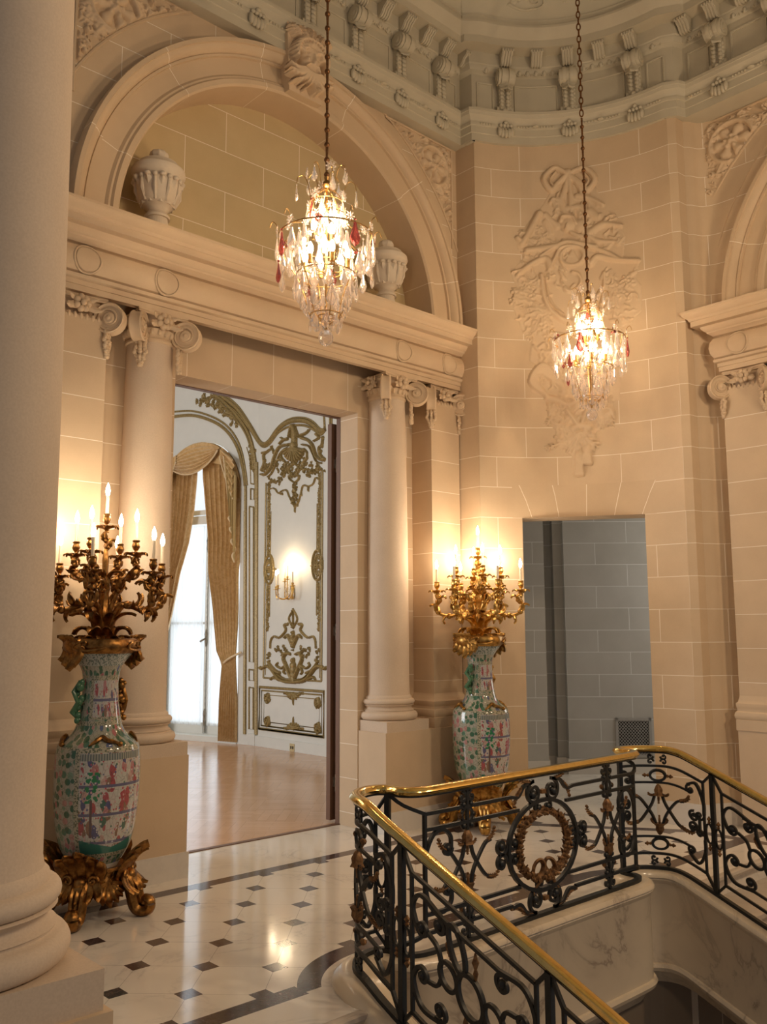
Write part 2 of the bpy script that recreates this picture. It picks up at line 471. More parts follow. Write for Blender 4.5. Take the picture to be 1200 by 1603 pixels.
def floor_mat():
    """white marble octagons with small dark squares, dark inlaid bands with ogee corners round the stair"""
    t = NT('hall_floor_marble'); oc = t.coords('Object')
    sp = t.n('ShaderNodeSeparateXYZ'); t.link(oc, sp.inputs[0]); X, Y = sp.outputs[0], sp.outputs[1]
    S = 0.505
    def cell(off):
        fx = t.math('ABSOLUTE', t.math('SUBTRACT', t.math('FRACT', t.math('ADD', t.math('DIVIDE', t.math('SUBTRACT', X, 3.407+off), S), 40.5)), 0.5))
        fy = t.math('ABSOLUTE', t.math('SUBTRACT', t.math('FRACT', t.math('ADD', t.math('DIVIDE', t.math('SUBTRACT', Y, 4.975+off), S), 40.5)), 0.5))
        return t.math('LESS_THAN', t.math('MAXIMUM', fx, fy), 0.050/S)
    dots = t.math('MAXIMUM', cell(0.0), cell(S/2))
    P = t.math('DIVIDE', t.math('ADD', t.math('SUBTRACT', X, 3.407), t.math('SUBTRACT', Y, 4.975)), S)
    Q = t.math('DIVIDE', t.math('SUBTRACT', t.math('SUBTRACT', X, 3.407), t.math('SUBTRACT', Y, 4.975)), S)
    def line(v): return t.math('LESS_THAN', t.math('ABSOLUTE', t.math('SUBTRACT', t.math('FRACT', t.math('ADD', v, 40.5)), 0.5)), 0.0045)
    joints = t.math('MAXIMUM', line(P), line(Q))
    AX = t.math('ABSOLUTE', t.math('SUBTRACT', X, 4.42))
    def rng(v, a, b): return t.math('MULTIPLY', t.math('GREATER_THAN', v, a), t.math('LESS_THAN', v, b))
    far = t.math('MULTIPLY', rng(Y, 5.482, 5.595), t.math('LESS_THAN', AX, 2.03))
    straight = t.math('MULTIPLY', rng(Y, 3.577, 3.695), t.math('GREATER_THAN', AX, 1.60))
    mid = t.math('MULTIPLY', rng(Y, 3.838, 3.955), t.math('LESS_THAN', AX, 1.08))
    dx = t.math('SUBTRACT', AX, 1.06); dy = t.math('SUBTRACT', Y, 3.30)
    rr = t.math('POWER', t.math('ADD', t.math('POWER', t.math('ABSOLUTE', dx), 2.0), t.math('POWER', t.math('ABSOLUTE', dy), 2.0)), 0.5)
    arc = t.math('MULTIPLY', rng(rr, 0.538, 0.655), t.math('MULTIPLY', t.math('GREATER_THAN', dx, 0.0), t.math('GREATER_THAN', Y, 3.60)))
    east = t.math('MULTIPLY', rng(X, 7.33, 7.44), t.math('LESS_THAN', Y, 4.05))
    D = t.math('ADD', t.math('MULTIPLY', X, 0.822), t.math('MULTIPLY', Y, 0.570))
    diag = t.math('MULTIPLY', rng(D, 8.34, 8.45), rng(X, 6.41, 7.40))
    band = t.math('MAXIMUM', t.math('MAXIMUM', far, straight), t.math('MAXIMUM', mid, arc))
    band = t.math('MAXIMUM', band, t.math('MAXIMUM', east, diag))
    # field inside the bands; plain border outside
    inside = t.math('MULTIPLY', t.math('LESS_THAN', Y, 5.482), t.math('GREATER_THAN', Y, 3.60))
    inlobe = t.math('MULTIPLY', t.math('LESS_THAN', AX, 1.06), t.math('LESS_THAN', Y, 3.90))
    inlobe = t.math('MAXIMUM', inlobe, t.math('MULTIPLY', t.math('LESS_THAN', rr, 0.60), t.math('GREATER_THAN', dx, 0.0)))
    inside = t.math('MULTIPLY', inside, t.math('SUBTRACT', 1.0, inlobe))
    inside = t.math('MULTIPLY', inside, t.math('LESS_THAN', X, 7.33))
    dots = t.math('MULTIPLY', dots, inside); joints = t.math('MULTIPLY', joints, inside)
    n1 = t.noise(oc, 1.3, 6, 0.6, 1.5)
    v1 = t.ramp(t.math('ABSOLUTE', t.math('SUBTRACT', n1, 0.5)), [(0.0,(1,1,1)),(0.015,(0.25,0.25,0.25)),(0.05,(0,0,0))])
    cl = t.ramp(t.noise(oc, 2.2, 4), [(0.4,(0,0,0)),(0.75,(1,1,1))])
    white = t.mix(t.math('MULTIPLY', cl, 0.25), (0.76,0.70,0.61), (0.66,0.60,0.53))
    white = t.mix(t.math('MULTIPLY', t.math('MULTIPLY', v1, cl), 0.6), white, (0.36,0.33,0.31))
    dk = t.ramp(t.noise(oc, 22.0, 5, 0.7, 1.0), [(0.35,(0.05,0.032,0.030)),(0.62,(0.105,0.072,0.064)),(0.72,(0.33,0.26,0.23))])
    c = t.mix(t.math('MULTIPLY', joints, 0.55), white, (0.24,0.20,0.17))
    c = t.mix(t.math('MAXIMUM', dots, band), c, dk)
    t.color(c); t.b.inputs['Roughness'].default_value = 0.10
    t.b.inputs['Specular IOR Level'].default_value = 0.5
    t.bump(t.noise(oc, 5.0, 3), 0.03, 0.004)
    return t.m
M['floor'] = floor_mat()

def parquet_mat():
    t = NT('ballroom_parquet'); oc = t.coords('Object')
    mp = t.n('ShaderNodeMapping'); t.link(oc, mp.inputs[0]); mp.inputs['Rotation'].default_value = (0,0,math.radians(45))
    ck = t.n('ShaderNodeTexChecker'); t.link(mp.outputs[0], ck.inputs[0]); ck.inputs['Scale'].default_value = 1.9
    def strips(rot):
        m2 = t.n('ShaderNodeMapping'); t.link(mp.outputs[0], m2.inputs[0]); m2.inputs['Rotation'].default_value = (0,0,rot)
        br = t.n('ShaderNodeTexBrick'); t.link(m2.outputs[0], br.inputs['Vector'])
        for k, v in (('Scale',1.0),('Mortar Size',0.001),('Brick Width',0.53),('Row Height',0.088)): br.inputs[k].default_value = v
        br.inputs['Color1'].default_value = (0.68,0.42,0.25,1); br.inputs['Color2'].default_value = (0.61,0.365,0.205,1); br.inputs['Mortar'].default_value = (0.36,0.20,0.11,1)
        return br.outputs['Color']
    c = t.mix(ck.outputs['Fac'], strips(0), strips(PI/2))
    g = t.n('ShaderNodeMapping'); t.link(oc, g.inputs[0]); g.inputs['Scale'].default_value = (3,30,3)
    c = t.mix(0.25, c, t.ramp(t.noise(g.outputs[0], 4.0, 5), [(0.3,(0.6,0.5,0.42)),(0.7,(1,1,1))]), 'MULTIPLY')
    t.color(c); t.b.inputs['Roughness'].default_value = 0.17
    t.bump(t.noise(oc, 3.5, 3), 0.10, 0.01)
    return t.m
M['parquet'] = parquet_mat()

def metal_mat(name, c1, c2, rough=0.3, scale=40, bump=0.3, metal=1.0):
    t = NT(name); oc = t.coords('Object')
    t.color(t.ramp(t.noise(oc, scale, 4), [(0.35,c1),(0.65,c2)])); t.b.inputs['Metallic'].default_value = metal
    t.b.inputs['Roughness'].default_value = rough
    if bump: t.bump(t.noise(oc, scale*1.6, 3), bump, 0.003)
    return t.m
M['brass'] = metal_mat('polished_brass', (0.66,0.47,0.15), (0.74,0.55,0.21), 0.17, 30, 0.05)
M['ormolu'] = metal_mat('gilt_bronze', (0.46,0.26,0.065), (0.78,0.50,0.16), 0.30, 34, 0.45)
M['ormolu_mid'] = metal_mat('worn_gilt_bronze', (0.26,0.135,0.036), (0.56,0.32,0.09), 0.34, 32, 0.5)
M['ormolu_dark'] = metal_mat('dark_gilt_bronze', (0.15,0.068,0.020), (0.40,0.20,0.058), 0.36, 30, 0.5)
M['gilt_iron'] = metal_mat('dulled_gilding', (0.11,0.052,0.020), (0.28,0.145,0.055), 0.48, 45, 0.4, 0.5)
M['frame_gilt'] = metal_mat('dull_gilt_wire', (0.34,0.20,0.07), (0.50,0.31,0.12), 0.4, 30, 0.1)
M['iron'] = metal_mat('black_wrought_iron', (0.006,0.007,0.007), (0.012,0.013,0.012), 0.42, 50, 0.15, 0.0)
M['chain'] = metal_mat('aged_bronze_chain', (0.16,0.075,0.035), (0.28,0.14,0.06), 0.45, 60, 0.2)
M['gold_paint'] = metal_mat('gilded_carving', (0.20,0.135,0.045), (0.37,0.265,0.10), 0.42, 60, 0.3, 0.2)
M['steel'] = metal_mat('hinge_steel', (0.55,0.53,0.50), (0.7,0.68,0.65), 0.3, 30, 0.0)
M['latch'] = metal_mat('window_bolt_metal', (0.26,0.24,0.20), (0.4,0.37,0.31), 0.4, 30, 0.0)

def plain(name, col, rough=0.5, **kw):
    t = NT(name); oc = t.coords('Object')
    t.color(t.mix(t.noise(oc, 6.0, 3), tuple(v*0.95 for v in col), tuple(min(1,v*1.04) for v in col))); t.b.inputs['Roughness'].default_value = rough
    for k, v in kw.items(): t.b.inputs[k].default_value = v
    return t.m
M['white_paint'] = plain('ivory_white_paint', (0.70,0.69,0.63), 0.42)
M['ball_ceiling'] = plain('ballroom_ceiling_paint', (0.72,0.72,0.68), 0.6)
M['door_wood'] = plain('dark_mahogany', (0.15,0.075,0.042), 0.45)
M['black'] = plain('gap_shade_and_socket', (0.012,0.011,0.010), 0.8)
M['candle'] = plain('cream_candle_sleeve', (0.80,0.68,0.50), 0.5)
M['under'] = stone_mat('lower_hall_stone_arch_shade', (0.20,0.155,0.11), (0.17,0.13,0.095), bw=0.62, rh=60, v0=0, mort=(0.42,0.36,0.28))
M['outlet'] = plain('brass_outlet_plate', (0.55,0.44,0.24), 0.4)
M['vent'] = plain('cast_vent_grille', (0.36,0.34,0.31), 0.5)
M['tread'] = marble_mat('tread_marble', (0.52,0.45,0.37), (0.30,0.26,0.22), 1.6, 0.25, 0.5)

def emit(name, col, st):
    t = NT(name); e = t.n('ShaderNodeEmission'); e.inputs[0].default_value = (*col,1); e.inputs[1].default_value = st
    t.link(e.outputs[0], t.out.inputs[0]); return t.m
M['bulb'] = emit('lit_flame_bulb', (1.0,0.80,0.52), 38.0)
M['sky'] = emit('daylight_sky', (0.90,0.95,1.0), 1.1)

def glass_mat(name, col, fac=0.5, body=0.0):
    t = NT(name)
    g = t.n('ShaderNodeBsdfGlass'); g.inputs[0].default_value = (*col,1); g.inputs['Roughness'].default_value = 0.02; g.inputs['IOR'].default_value = 1.52
    tr = t.n('ShaderNodeBsdfTransparent'); tr.inputs[0].default_value = (*col,1)
    mx = t.n('ShaderNodeMixShader'); mx.inputs[0].default_value = fac
    t.link(tr.outputs[0], mx.inputs[1]); t.link(g.outputs[0], mx.inputs[2]); last = mx
    if body:                                   # cut facets scatter part of the light
        tl = t.n('ShaderNodeBsdfTranslucent'); tl.inputs[0].default_value = (*col,1)
        df_ = t.n('ShaderNodeBsdfDiffuse'); df_.inputs[0].default_value = (*col,1)
        m2 = t.n('ShaderNodeMixShader'); m2.inputs[0].default_value = 0.5; t.link(tl.outputs[0], m2.inputs[1]); t.link(df_.outputs[0], m2.inputs[2])
        m3 = t.n('ShaderNodeMixShader'); m3.inputs[0].default_value = body; t.link(mx.outputs[0], m3.inputs[1]); t.link(m2.outputs[0], m3.inputs[2]); last = m3
    t.link(last.outputs[0], t.out.inputs[0])
    return t.m
M['crystal'] = glass_mat('clear_crystal', (1.0,0.97,0.95), 0.66, 0.12)
M['amethyst'] = glass_mat('rose_amethyst_crystal', (0.60,0.27,0.26), 0.6, 0.12)
M['pane'] = glass_mat('window_glass', (0.97,0.99,1.0), 0.08)

def sheer_mat():
    t = NT('white_sheer_curtain'); oc = t.coords('UV')
    a = t.n('ShaderNodeBsdfTranslucent'); a.inputs[0].default_value = (0.95,0.97,0.98,1)
    b = t.n('ShaderNodeBsdfTransparent'); b.inputs[0].default_value = (0.96,0.98,1,1)
    d = t.n('ShaderNodeBsdfDiffuse'); d.inputs[0].default_value = (0.85,0.86,0.86,1)
    m1 = t.n('ShaderNodeMixShader'); m1.inputs[0].default_value = 0.6; t.link(b.outputs[0], m1.inputs[1]); t.link(a.outputs[0], m1.inputs[2])
    m2 = t.n('ShaderNodeMixShader'); m2.inputs[0].default_value = 0.15; t.link(m1.outputs[0], m2.inputs[1]); t.link(d.outputs[0], m2.inputs[2])
    t.link(m2.outputs[0], t.out.inputs[0]); return t.m
M['sheer'] = sheer_mat()

def damask_mat():
    t = NT('gold_damask_silk'); uv = t.coords('Object')
    n1 = t.ramp(t.noise(uv, 9.0, 2, 0.5, 2.0), [(0.46,(0.58,0.36,0.14)),(0.54,(0.66,0.44,0.20))])
    t.color(n1); t.b.inputs['Roughness'].default_value = 0.5
    t.b.inputs['Sheen Weight'].default_value = 0.3
    return t.m
M['damask'] = damask_mat()
M['damask_pale'] = plain('pale_gold_silk', (0.60,0.45,0.215), 0.45)
M['damask_trim'] = plain('pale_gold_braid', (0.72,0.56,0.34), 0.6)
# ================================================================== architecture
XC = 4.42                      # axis of the arched wall and of the stair
ZF = 0.838                     # top of pedestals
ZA = 4.076                     # underside of the architrave
# ---- plan of the concave corner pier
PL, PR, SAG = Vector((6.478,5.633)), Vector((7.543,4.097)), 0.266
chd = (PR-PL); CL = chd.length; cdir = chd.normalized(); cnor = Vector((-cdir.y, cdir.x))
if cnor.dot(Vector((1,1))) < 0: cnor = -cnor
RAD = (CL*CL/4+SAG*SAG)/(2*SAG)
ACEN = (PL+PR)/2 + cnor*(SAG-RAD)
A0 = math.atan2(PL.y-ACEN.y, PL.x-ACEN.x); A1 = math.atan2(PR.y-ACEN.y, PR.x-ACEN.x)
ALEN = RAD*abs(A0-A1)
def arc_pt(u, off=0.0):
    """u: metres along the arc from its left end; off: towards the room"""
    a = A0-u/RAD
    return Vector((ACEN.x+(RAD-off)*math.cos(a), ACEN.y+(RAD-off)*math.sin(a)))
def arc_u(x, y): return (A0-math.atan2(y-ACEN.y, x-ACEN.x))*RAD
# opening jambs on the arc: where rays of known bearing meet it
def arc_at_bearing(t):
    lo, hi = 0.0, ALEN
    for _ in range(50):
        m = (lo+hi)/2; p = arc_pt(m)
        if math.atan2(p.y,p.x) > t: lo = m
        else: hi = m
    return lo
UJ0 = arc_at_bearing(math.atan2(5.368,6.779)); UJ1 = arc_at_bearing(math.atan2(4.61,7.706))
ZL = 2.79

# ---- floor
fl = MB()
def slab(poly, z0, z1, mb): mb.prism(poly, z0, z1)
LOBE = [(0,3.30),(0.9,3.30),(1.0,3.31),(1.12,3.38),(1.15,3.50),(1.10,3.58)]
def stairhole():
    pts = [(1.40,3.30),(1.36,3.42),(1.26,3.52),(1.12,3.54),(1.06,3.50),(1.0,3.42),(0.9,3.40),(0,3.40)]
    return pts
hole = stairhole()
right = [(XC+a,b) for a,b in hole[::-1]]; left = [(XC-a,b) for a,b in hole]
EDGE = 3.271
poly = [(1.10,EDGE),(XC-1.40,EDGE)] + left[0:] + right[1:] + [(XC+1.40,EDGE),(7.25,EDGE),(7.25,-0.6),(8.3,-0.6),(8.3,4.4),(11.5,4.4),(11.5,9.0),(6.6,9.0),(6.6,6.42),(-2.0,6.42),(-2.0,-0.6),(1.10,-0.6)]
# triangulated by strips (bmesh-free): split into simple convex pieces
fl.prism([(-2,-0.6),(1.10,-0.6),(1.10,6.42),(-2,6.42)], -0.18, 0)
fl.prism([(1.10,EDGE),(XC-1.40,EDGE),(XC-1.40,6.42),(1.10,6.42)], -0.18, 0)
for i in range(len(hole)-1):
    (a,b),(c,d) = hole[i],hole[i+1]
    if abs(a-c) < 1e-6: continue
    fl.prism([(XC-a,b),(XC-c,d),(XC-c,6.42),(XC-a,6.42)], -0.18, 0)
    fl.prism([(XC+c,d),(XC+a,b),(XC+a,6.42),(XC+c,6.42)], -0.18, 0)
fl.prism([(XC+1.40,EDGE),(7.25,EDGE),(7.25,6.42),(XC+1.40,6.42)], -0.18, 0)
fl.prism([(7.25,-0.6),(8.3,-0.6),(8.3,6.42),(7.25,6.42)], -0.18, 0)
fl.prism([(6.6,6.42),(8.3,6.42),(8.3,7.6)], -0.18, 0)
fl.prism([(8.3,4.1),(12.0,4.1),(12.0,7.6),(8.3,7.6)], -0.18, 0)
struct(fl.build('floor', M['floor'], smooth=0), 'white marble hall floor with small dark inset squares and dark inlaid bands', 'floor')

# ---- the arched wall
wl = MB()
wl.box(0.2, 6.15, 0, 3.47, 6.40, 4.6)
wl.box(5.37, 6.15, 0, 6.478, 6.40, 4.6)
wl.box(6.478, 5.64, 0, 6.62, 6.40, 7.0)            # return beside the pier
dlt = MB(); dlt.box(3.47, 6.15, 3.72, 5.37, 6.40, 4.6)
ACZ, RIN, ROUT, YF = 4.67, 1.63, 2.0, 5.79
YW = 5.885
# wall with the arched opening (front face + thickness)
n = 48
def ring_pt(a, r): return (XC+r*math.cos(a), ACZ+r*math.sin(a))
x0, x1, z1 = 1.2, 6.478, 7.0
outer, inner = [], []
for i in range(n+1):
    a = PI - PI*i/n
    ix, iz = ring_pt(a, 1.80)
    c, s_ = math.cos(a), math.sin(a)
    ts = []
    if c > 1e-6: ts.append((x1-XC)/c)
    if c < -1e-6: ts.append((x0-XC)/c)
    if s_ > 1e-6: ts.append((z1-ACZ)/s_)
    t = min(ts)
    inner.append((ix,iz)); outer.append((XC+t*c, ACZ+t*s_))
# insert the corners
vs = [(x,YW,z) for x,z in inner]+[(x,YW,z) for x,z in outer]
fs = [(i, i+1, n+1+i+1, n+1+i) for i in range(n)]
wl.add(vs, fs)
for i in range(n):      # corner fillers
    (xa,za),(xb,zb) = outer[i],outer[i+1]
    if abs(xa-xb) > 1e-6 and abs(za-zb) > 1e-6:
        cx = x0 if xa < XC else x1
        wl.add([(xa,YW,za),(xb,YW,zb),(cx,YW,z1)], [(0,1,2)])
wall_n = struct(wl.build('wall_north', M['ashlar'], smooth=0), 'limestone ashlar wall with the great arch over the doorway', 'wall')
dlt.build('door_lintel', M['door_lintel'], wall_n, 0)

ty = MB()
k = 40
vs = [(XC,6.17,ACZ-0.1)]+[(XC+1.72*math.cos(PI*i/k), 6.17, ACZ-0.1+1.72*math.sin(PI*i/k)+0.02) for i in range(k+1)]
ty.add(vs, [(0,i+2,i+1) for i in range(k)])
struct(ty.build('wall_tympanum', M['tympanum'], smooth=0), 'plain ashlar back wall inside the arch', 'wall')

def arc_sweep(mb, prof, cx, cz, a0, a1, n, axis='N', yplane=0.0):
    """profile of (r, out) swept about a horizontal axis; out is towards the room"""
    m = len(prof); vs, fs, uvs = [], [], []
    for i in range(n+1):
        a = a0+(a1-a0)*i/n
        for r, o in prof:
            h, z = r*math.cos(a), cz+r*math.sin(a)
            vs.append((cx+h, yplane-o, z) if axis == 'N' else (yplane-o, cx-h, z))
    for i in range(n):
        for j in range(m-1):
            fs.append((i*m+j, i*m+j+1, (i+1)*m+j+1, (i+1)*m+j))
            uvs.append([(1.8*(a0+(a1-a0)*q/n), prof[w][0]) for q, w in ((i,j),(i,j+1),(i+1,j+1),(i+1,j))])
    fs.append(tuple(range(m))); uvs.append([(0.3,0.3)]*m)
    fs.append(tuple(n*m+j for j in range(m-1,-1,-1))); uvs.append([(0.3,0.3)]*m)
    return mb.add(vs, fs, uvs)
# (r, out) measured from the wall plane YW
ARCHP = [(1.63,-0.29),(1.63,0.055),(1.645,0.075),(1.685,0.075),(1.70,0.055),(1.715,0.055),(1.735,0.035),(1.76,0.035),
         (1.87,0.035),(1.873,0.06),(1.892,0.06),(1.897,0.05),(1.915,0.085),(1.94,0.105),(1.958,0.108),(1.962,0.125),(1.995,0.125),(2.0,0.115),(2.0,0.0)]
av = MB(); arc_sweep(av, ARCHP, XC, ACZ-0.03, PI, 0.0, 72, 'N', YW)
arch = struct(av.build('trim_1', M['voussoir'], smooth=32), 'moulded limestone archivolt round the great arch', 'arch')
gv = MB(); arc_sweep(gv, [(2.235,0),(2.238,0.012),(2.252,0.012),(2.255,0)], XC, ACZ-0.03, PI*0.93, PI*0.07, 50, 'N', YW)
gv.build('raised_fillet', M['stone'], arch, smooth=0)

# ---- pier with the concave face
pm = MB(); NSEG = 36
us = sorted(set([ALEN*i/NSEG for i in range(NSEG+1)]+[UJ0,UJ1]))
zs = [0.0, ZL, ZL+0.32, 7.0]
lt = MB()
for i in range(len(us)-1):
    for z0_, z1_ in zip(zs[:-1], zs[1:]):
        mid = (us[i]+us[i+1])/2
        if z1_ <= ZL+1e-6 and UJ0-1e-6 <= mid <= UJ1+1e-6: continue
        islint = abs(z0_-ZL) < 1e-6 and UJ0-0.12 <= mid <= UJ1+0.12
        p, q = arc_pt(us[i]), arc_pt(us[i+1])
        uc = (UJ0+UJ1)/2
        if islint:
            f = lambda u, z: (uc+(u-uc)*(1-0.20*(z-ZL)/0.32)+0.13, 1.0)
            uv = [f(us[i],z0_),f(us[i+1],z0_),f(us[i+1],z1_),f(us[i],z1_)]
            lt.add([(p.x,p.y,z0_),(q.x,q.y,z0_),(q.x,q.y,z1_),(p.x,p.y,z1_)], [(0,1,2,3)], [uv])
        else:
            uv = [(us[i],z0_),(us[i+1],z0_),(us[i+1],z1_),(us[i],z1_)]
            pm.add([(p.x,p.y,z0_),(q.x,q.y,z0_),(q.x,q.y,z1_),(p.x,p.y,z1_)], [(0,1,2,3)], [uv])
TH = 0.32                                            # thickness of the pier wall at the opening
j0, j1 = arc_pt(UJ0), arc_pt(UJ1)
nout = cnor*TH
for p, flip in ((j0,0),(j1,1)):
    d_ = p.normalized(); an = math.radians(4 if flip == 0 else -16)
    q = p+Vector((d_.x*math.cos(an)-d_.y*math.sin(an), d_.x*math.sin(an)+d_.y*math.cos(an)))*TH
    (jq := globals().setdefault('jq', [])).append(q)
    pm.add([(p.x,p.y,0),(q.x,q.y,0),(q.x,q.y,ZL),(p.x,p.y,ZL)], [(0,1,2,3)])
q0, q1 = jq
pm.add([(j0.x,j0.y,ZL),(q0.x,q0.y,ZL),(q1.x,q1.y,ZL),(j1.x,j1.y,ZL)], [(0,1,2,3)])
# solid mass of the pier behind the face
b0, b1 = PL+cnor*1.0, PR+cnor*1.0
e = [arc_pt(us[i]) for i in range(len(us)) if us[i] <= UJ0+1e-6]
pm.add([(PL.x,PL.y,0),(PL.x+0.3,PL.y+0.9,0),(PL.x+0.3,PL.y+0.9,7),(PL.x,PL.y,7)], [(0,1,2,3)])
pm.add([(q0.x,q0.y,0),(PL.x+0.3,PL.y+0.9,0),(PL.x+0.3,PL.y+0.9,7),(q0.x,q0.y,7)], [(0,1,2,3)])
pm.add([(q1.x,q1.y,0),(8.2,4.25,0),(8.2,4.25,7),(q1.x,q1.y,7)], [(0,1,2,3)])
pm.add([(q0.x,q0.y,ZL),(q1.x,q1.y,ZL),(q1.x,q1.y,7),(q0.x,q0.y,7)], [(0,1,2,3)])
pier = struct(pm.build('wall_corner', M['ashlar_curve'], smooth=20), 'concave limestone corner wall with a plain rectangular doorway', 'wall')
lt.build('flat_arch', M['lintel'], pier, smooth=20)

# ---- east side return, wall, arch
er = MB()
ep = [(7.543,4.097),(7.585,4.03),(7.70,4.02),(7.74,3.985),(7.80,3.96)]
ep += [(7.80+0.10*math.sin(t*PI/2/8), 3.96-0.16*(1-math.cos(t*PI/2/8))-0.04*t/8) for t in range(1,9)]
ep += [(7.90,-0.8)]
er.sweep([(0,0),(0,7.0)], ep, caps=False)
wall_e = struct(er.build('wall_east', M['ashlar'], smooth=20), 'limestone east wall at the right edge of the hall', 'wall')
YE = 1.76
ae = MB()
ARCHE = [(1.63,-0.25)]+[(r,o) for r,o in ARCHP[1:-1]]+[(2.0,0.0)]
arc_sweep(ae, ARCHE, YE, ACZ-0.03, PI, 0.0, 60, 'E', 7.885)
struct(ae.build('trim_2', M['voussoir'], smooth=32), 'moulded archivolt of the arch cut by the right edge', 'arch')
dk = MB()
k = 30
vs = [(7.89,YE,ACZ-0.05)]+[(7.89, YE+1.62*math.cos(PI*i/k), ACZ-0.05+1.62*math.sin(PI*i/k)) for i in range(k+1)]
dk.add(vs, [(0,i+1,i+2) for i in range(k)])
struct(dk.build('wall_arch_shade', M['under'], smooth=0), 'dark back of the right hand arch, shade put into its colour', 'wall')  # dark sheet on the wall, painted as shade inside the arch
gv = MB(); arc_sweep(gv, [(2.17,0),(2.173,0.008),(2.187,0.008),(2.19,0)], YE, ACZ-0.03, PI*0.985, PI*0.40, 40, 'E', 7.9)
struct(gv.build('trim_3', M['stone'], smooth=0), 'thin raised line following the right hand arch', 'trim')

# ---- pedestals (continuous blocks under columns and pilasters)
def pedestal(mb, mbm, x0, x1, y0=5.79, y1=6.15):
    mb.box(x0, y0, 0.17, x1, y1, ZF)
    mbm.box(x0-0.012, y0-0.012, 0, x1+0.012, y1, 0.175)
ped_l = thing('pedestal', 'plain stone pedestal under the columns left of the doorway', 'pedestal', (2.9,5.9,0), 'pedestals beside the doorway')
ped_r = thing('pedestal', 'plain stone pedestal under the columns right of the doorway', 'pedestal', (5.9,5.9,0), 'pedestals beside the doorway')
for root, a, b in ((ped_l,2.36,3.458),(ped_r,5.378,6.478)):
    d = MB(); d2 = MB(); ox, oy = root.location.x, root.location.y
    pedestal(d, d2, a-ox, b-ox, 5.79-oy, 6.15-oy)
    d.build('die', M['stone'], root, 0); d2.build('marble_base', M['base_marble'], root, 0)

# ---- baseboards
bbp = MB()
bb = [p for p in [arc_pt(UJ0*i/10, 0.0) for i in range(11)]]
bbp.sweep([(-0.02,0),(0.012,0),(0.012,0.19),(-0.02,0.19)], [tuple(p) for p in bb])
bb = [arc_pt(UJ1+(ALEN-UJ1)*i/10, 0.0) for i in range(11)]
bbp.sweep([(-0.02,0),(0.012,0),(0.012,0.2),(-0.02,0.2)], [tuple(p) for p in bb]+ep[1:])
struct(bbp.build('baseboard_east', M['base_marble'], smooth=20), 'pale marble baseboard along the corner and east wall', 'baseboard')

# ---- entablatures (main order)
ENT = [(-0.05,4.076),(0.0,4.076),(0.0,4.118),(0.008,4.12),(0.008,4.155),(0.016,4.158),(0.03,4.166),(0.034,4.180),(0.034,4.190),(0.006,4.196),
       (0.03,4.21),(0.052,4.25),(0.06,4.30),(0.052,4.35),(0.03,4.39),(0.006,4.404),
       (0.012,4.41),(0.03,4.416),(0.04,4.430),(0.066,4.445),(0.07,4.458),(0.085,4.465),(0.105,4.49),(0.11,4.505),(0.17,4.508),(0.17,4.555),(0.18,4.56),
       (0.188,4.58),(0.215,4.60),(0.226,4.615),(0.23,4.625),(0.236,4.63),(0.236,4.65),(0.0,4.668),(-0.30,4.672)]
en = MB(); en.sweep(ENT, [(2.362,6.2),(2.362,5.87),(6.478,5.87),(6.478,6.2)])
ent = struct(en.build('trim_4', M['stone'], smooth=30), 'moulded limestone entablature over the doorway with plain roundels', 'entablature')
def roundel(root, c, ax):
    """ring and boss on the bulging frieze; ax: 'N' faces -Y, 'E' faces -X"""
    d = MB(); pts = []
    for i in range(33):
        a = 2*PI*i/32; h, z = 0.098*math.cos(a), 0.098*math.sin(a)
        o = 0.06-0.035*(z/0.1)**2*0.6-0.012*abs(z/0.1)
        pts.append((c[0]+h, c[1]-o, 4.30+z) if ax == 'N' else (c[0]-o, c[1]+h, 4.30+z))
    d.tube(pts[:-1], 0.009, 6, closed=True)
    vs = [((c[0], c[1]-0.068, 4.30) if ax == 'N' else (c[0]-0.068, c[1], 4.30))]
    for i in range(32):
        a = 2*PI*i/32; h, z = 0.085*math.cos(a), 0.085*math.sin(a); o = 0.064-0.03*(z/0.1)**2
        vs.append((c[0]+h, c[1]-o, 4.30+z) if ax == 'N' else (c[0]-o, c[1]+h, 4.30+z))
    d.add(vs, [(0,1+i,1+(i+1)%32) for i in range(32)])
    d.build('roundel', M['stone'], root)
for x in (2.57,3.19,5.65,6.27): roundel(ent, (x,5.87), 'N')
ee = MB(); ee.sweep(ENT, [(8.0,3.82),(7.77,3.82),(7.77,-0.5)])
ent2 = struct(ee.build('trim_5', M['stone'], smooth=30), 'moulded limestone entablature entering at the right edge', 'entablature')
for y in (3.61,2.99): roundel(ent2, (7.77,y), 'E')

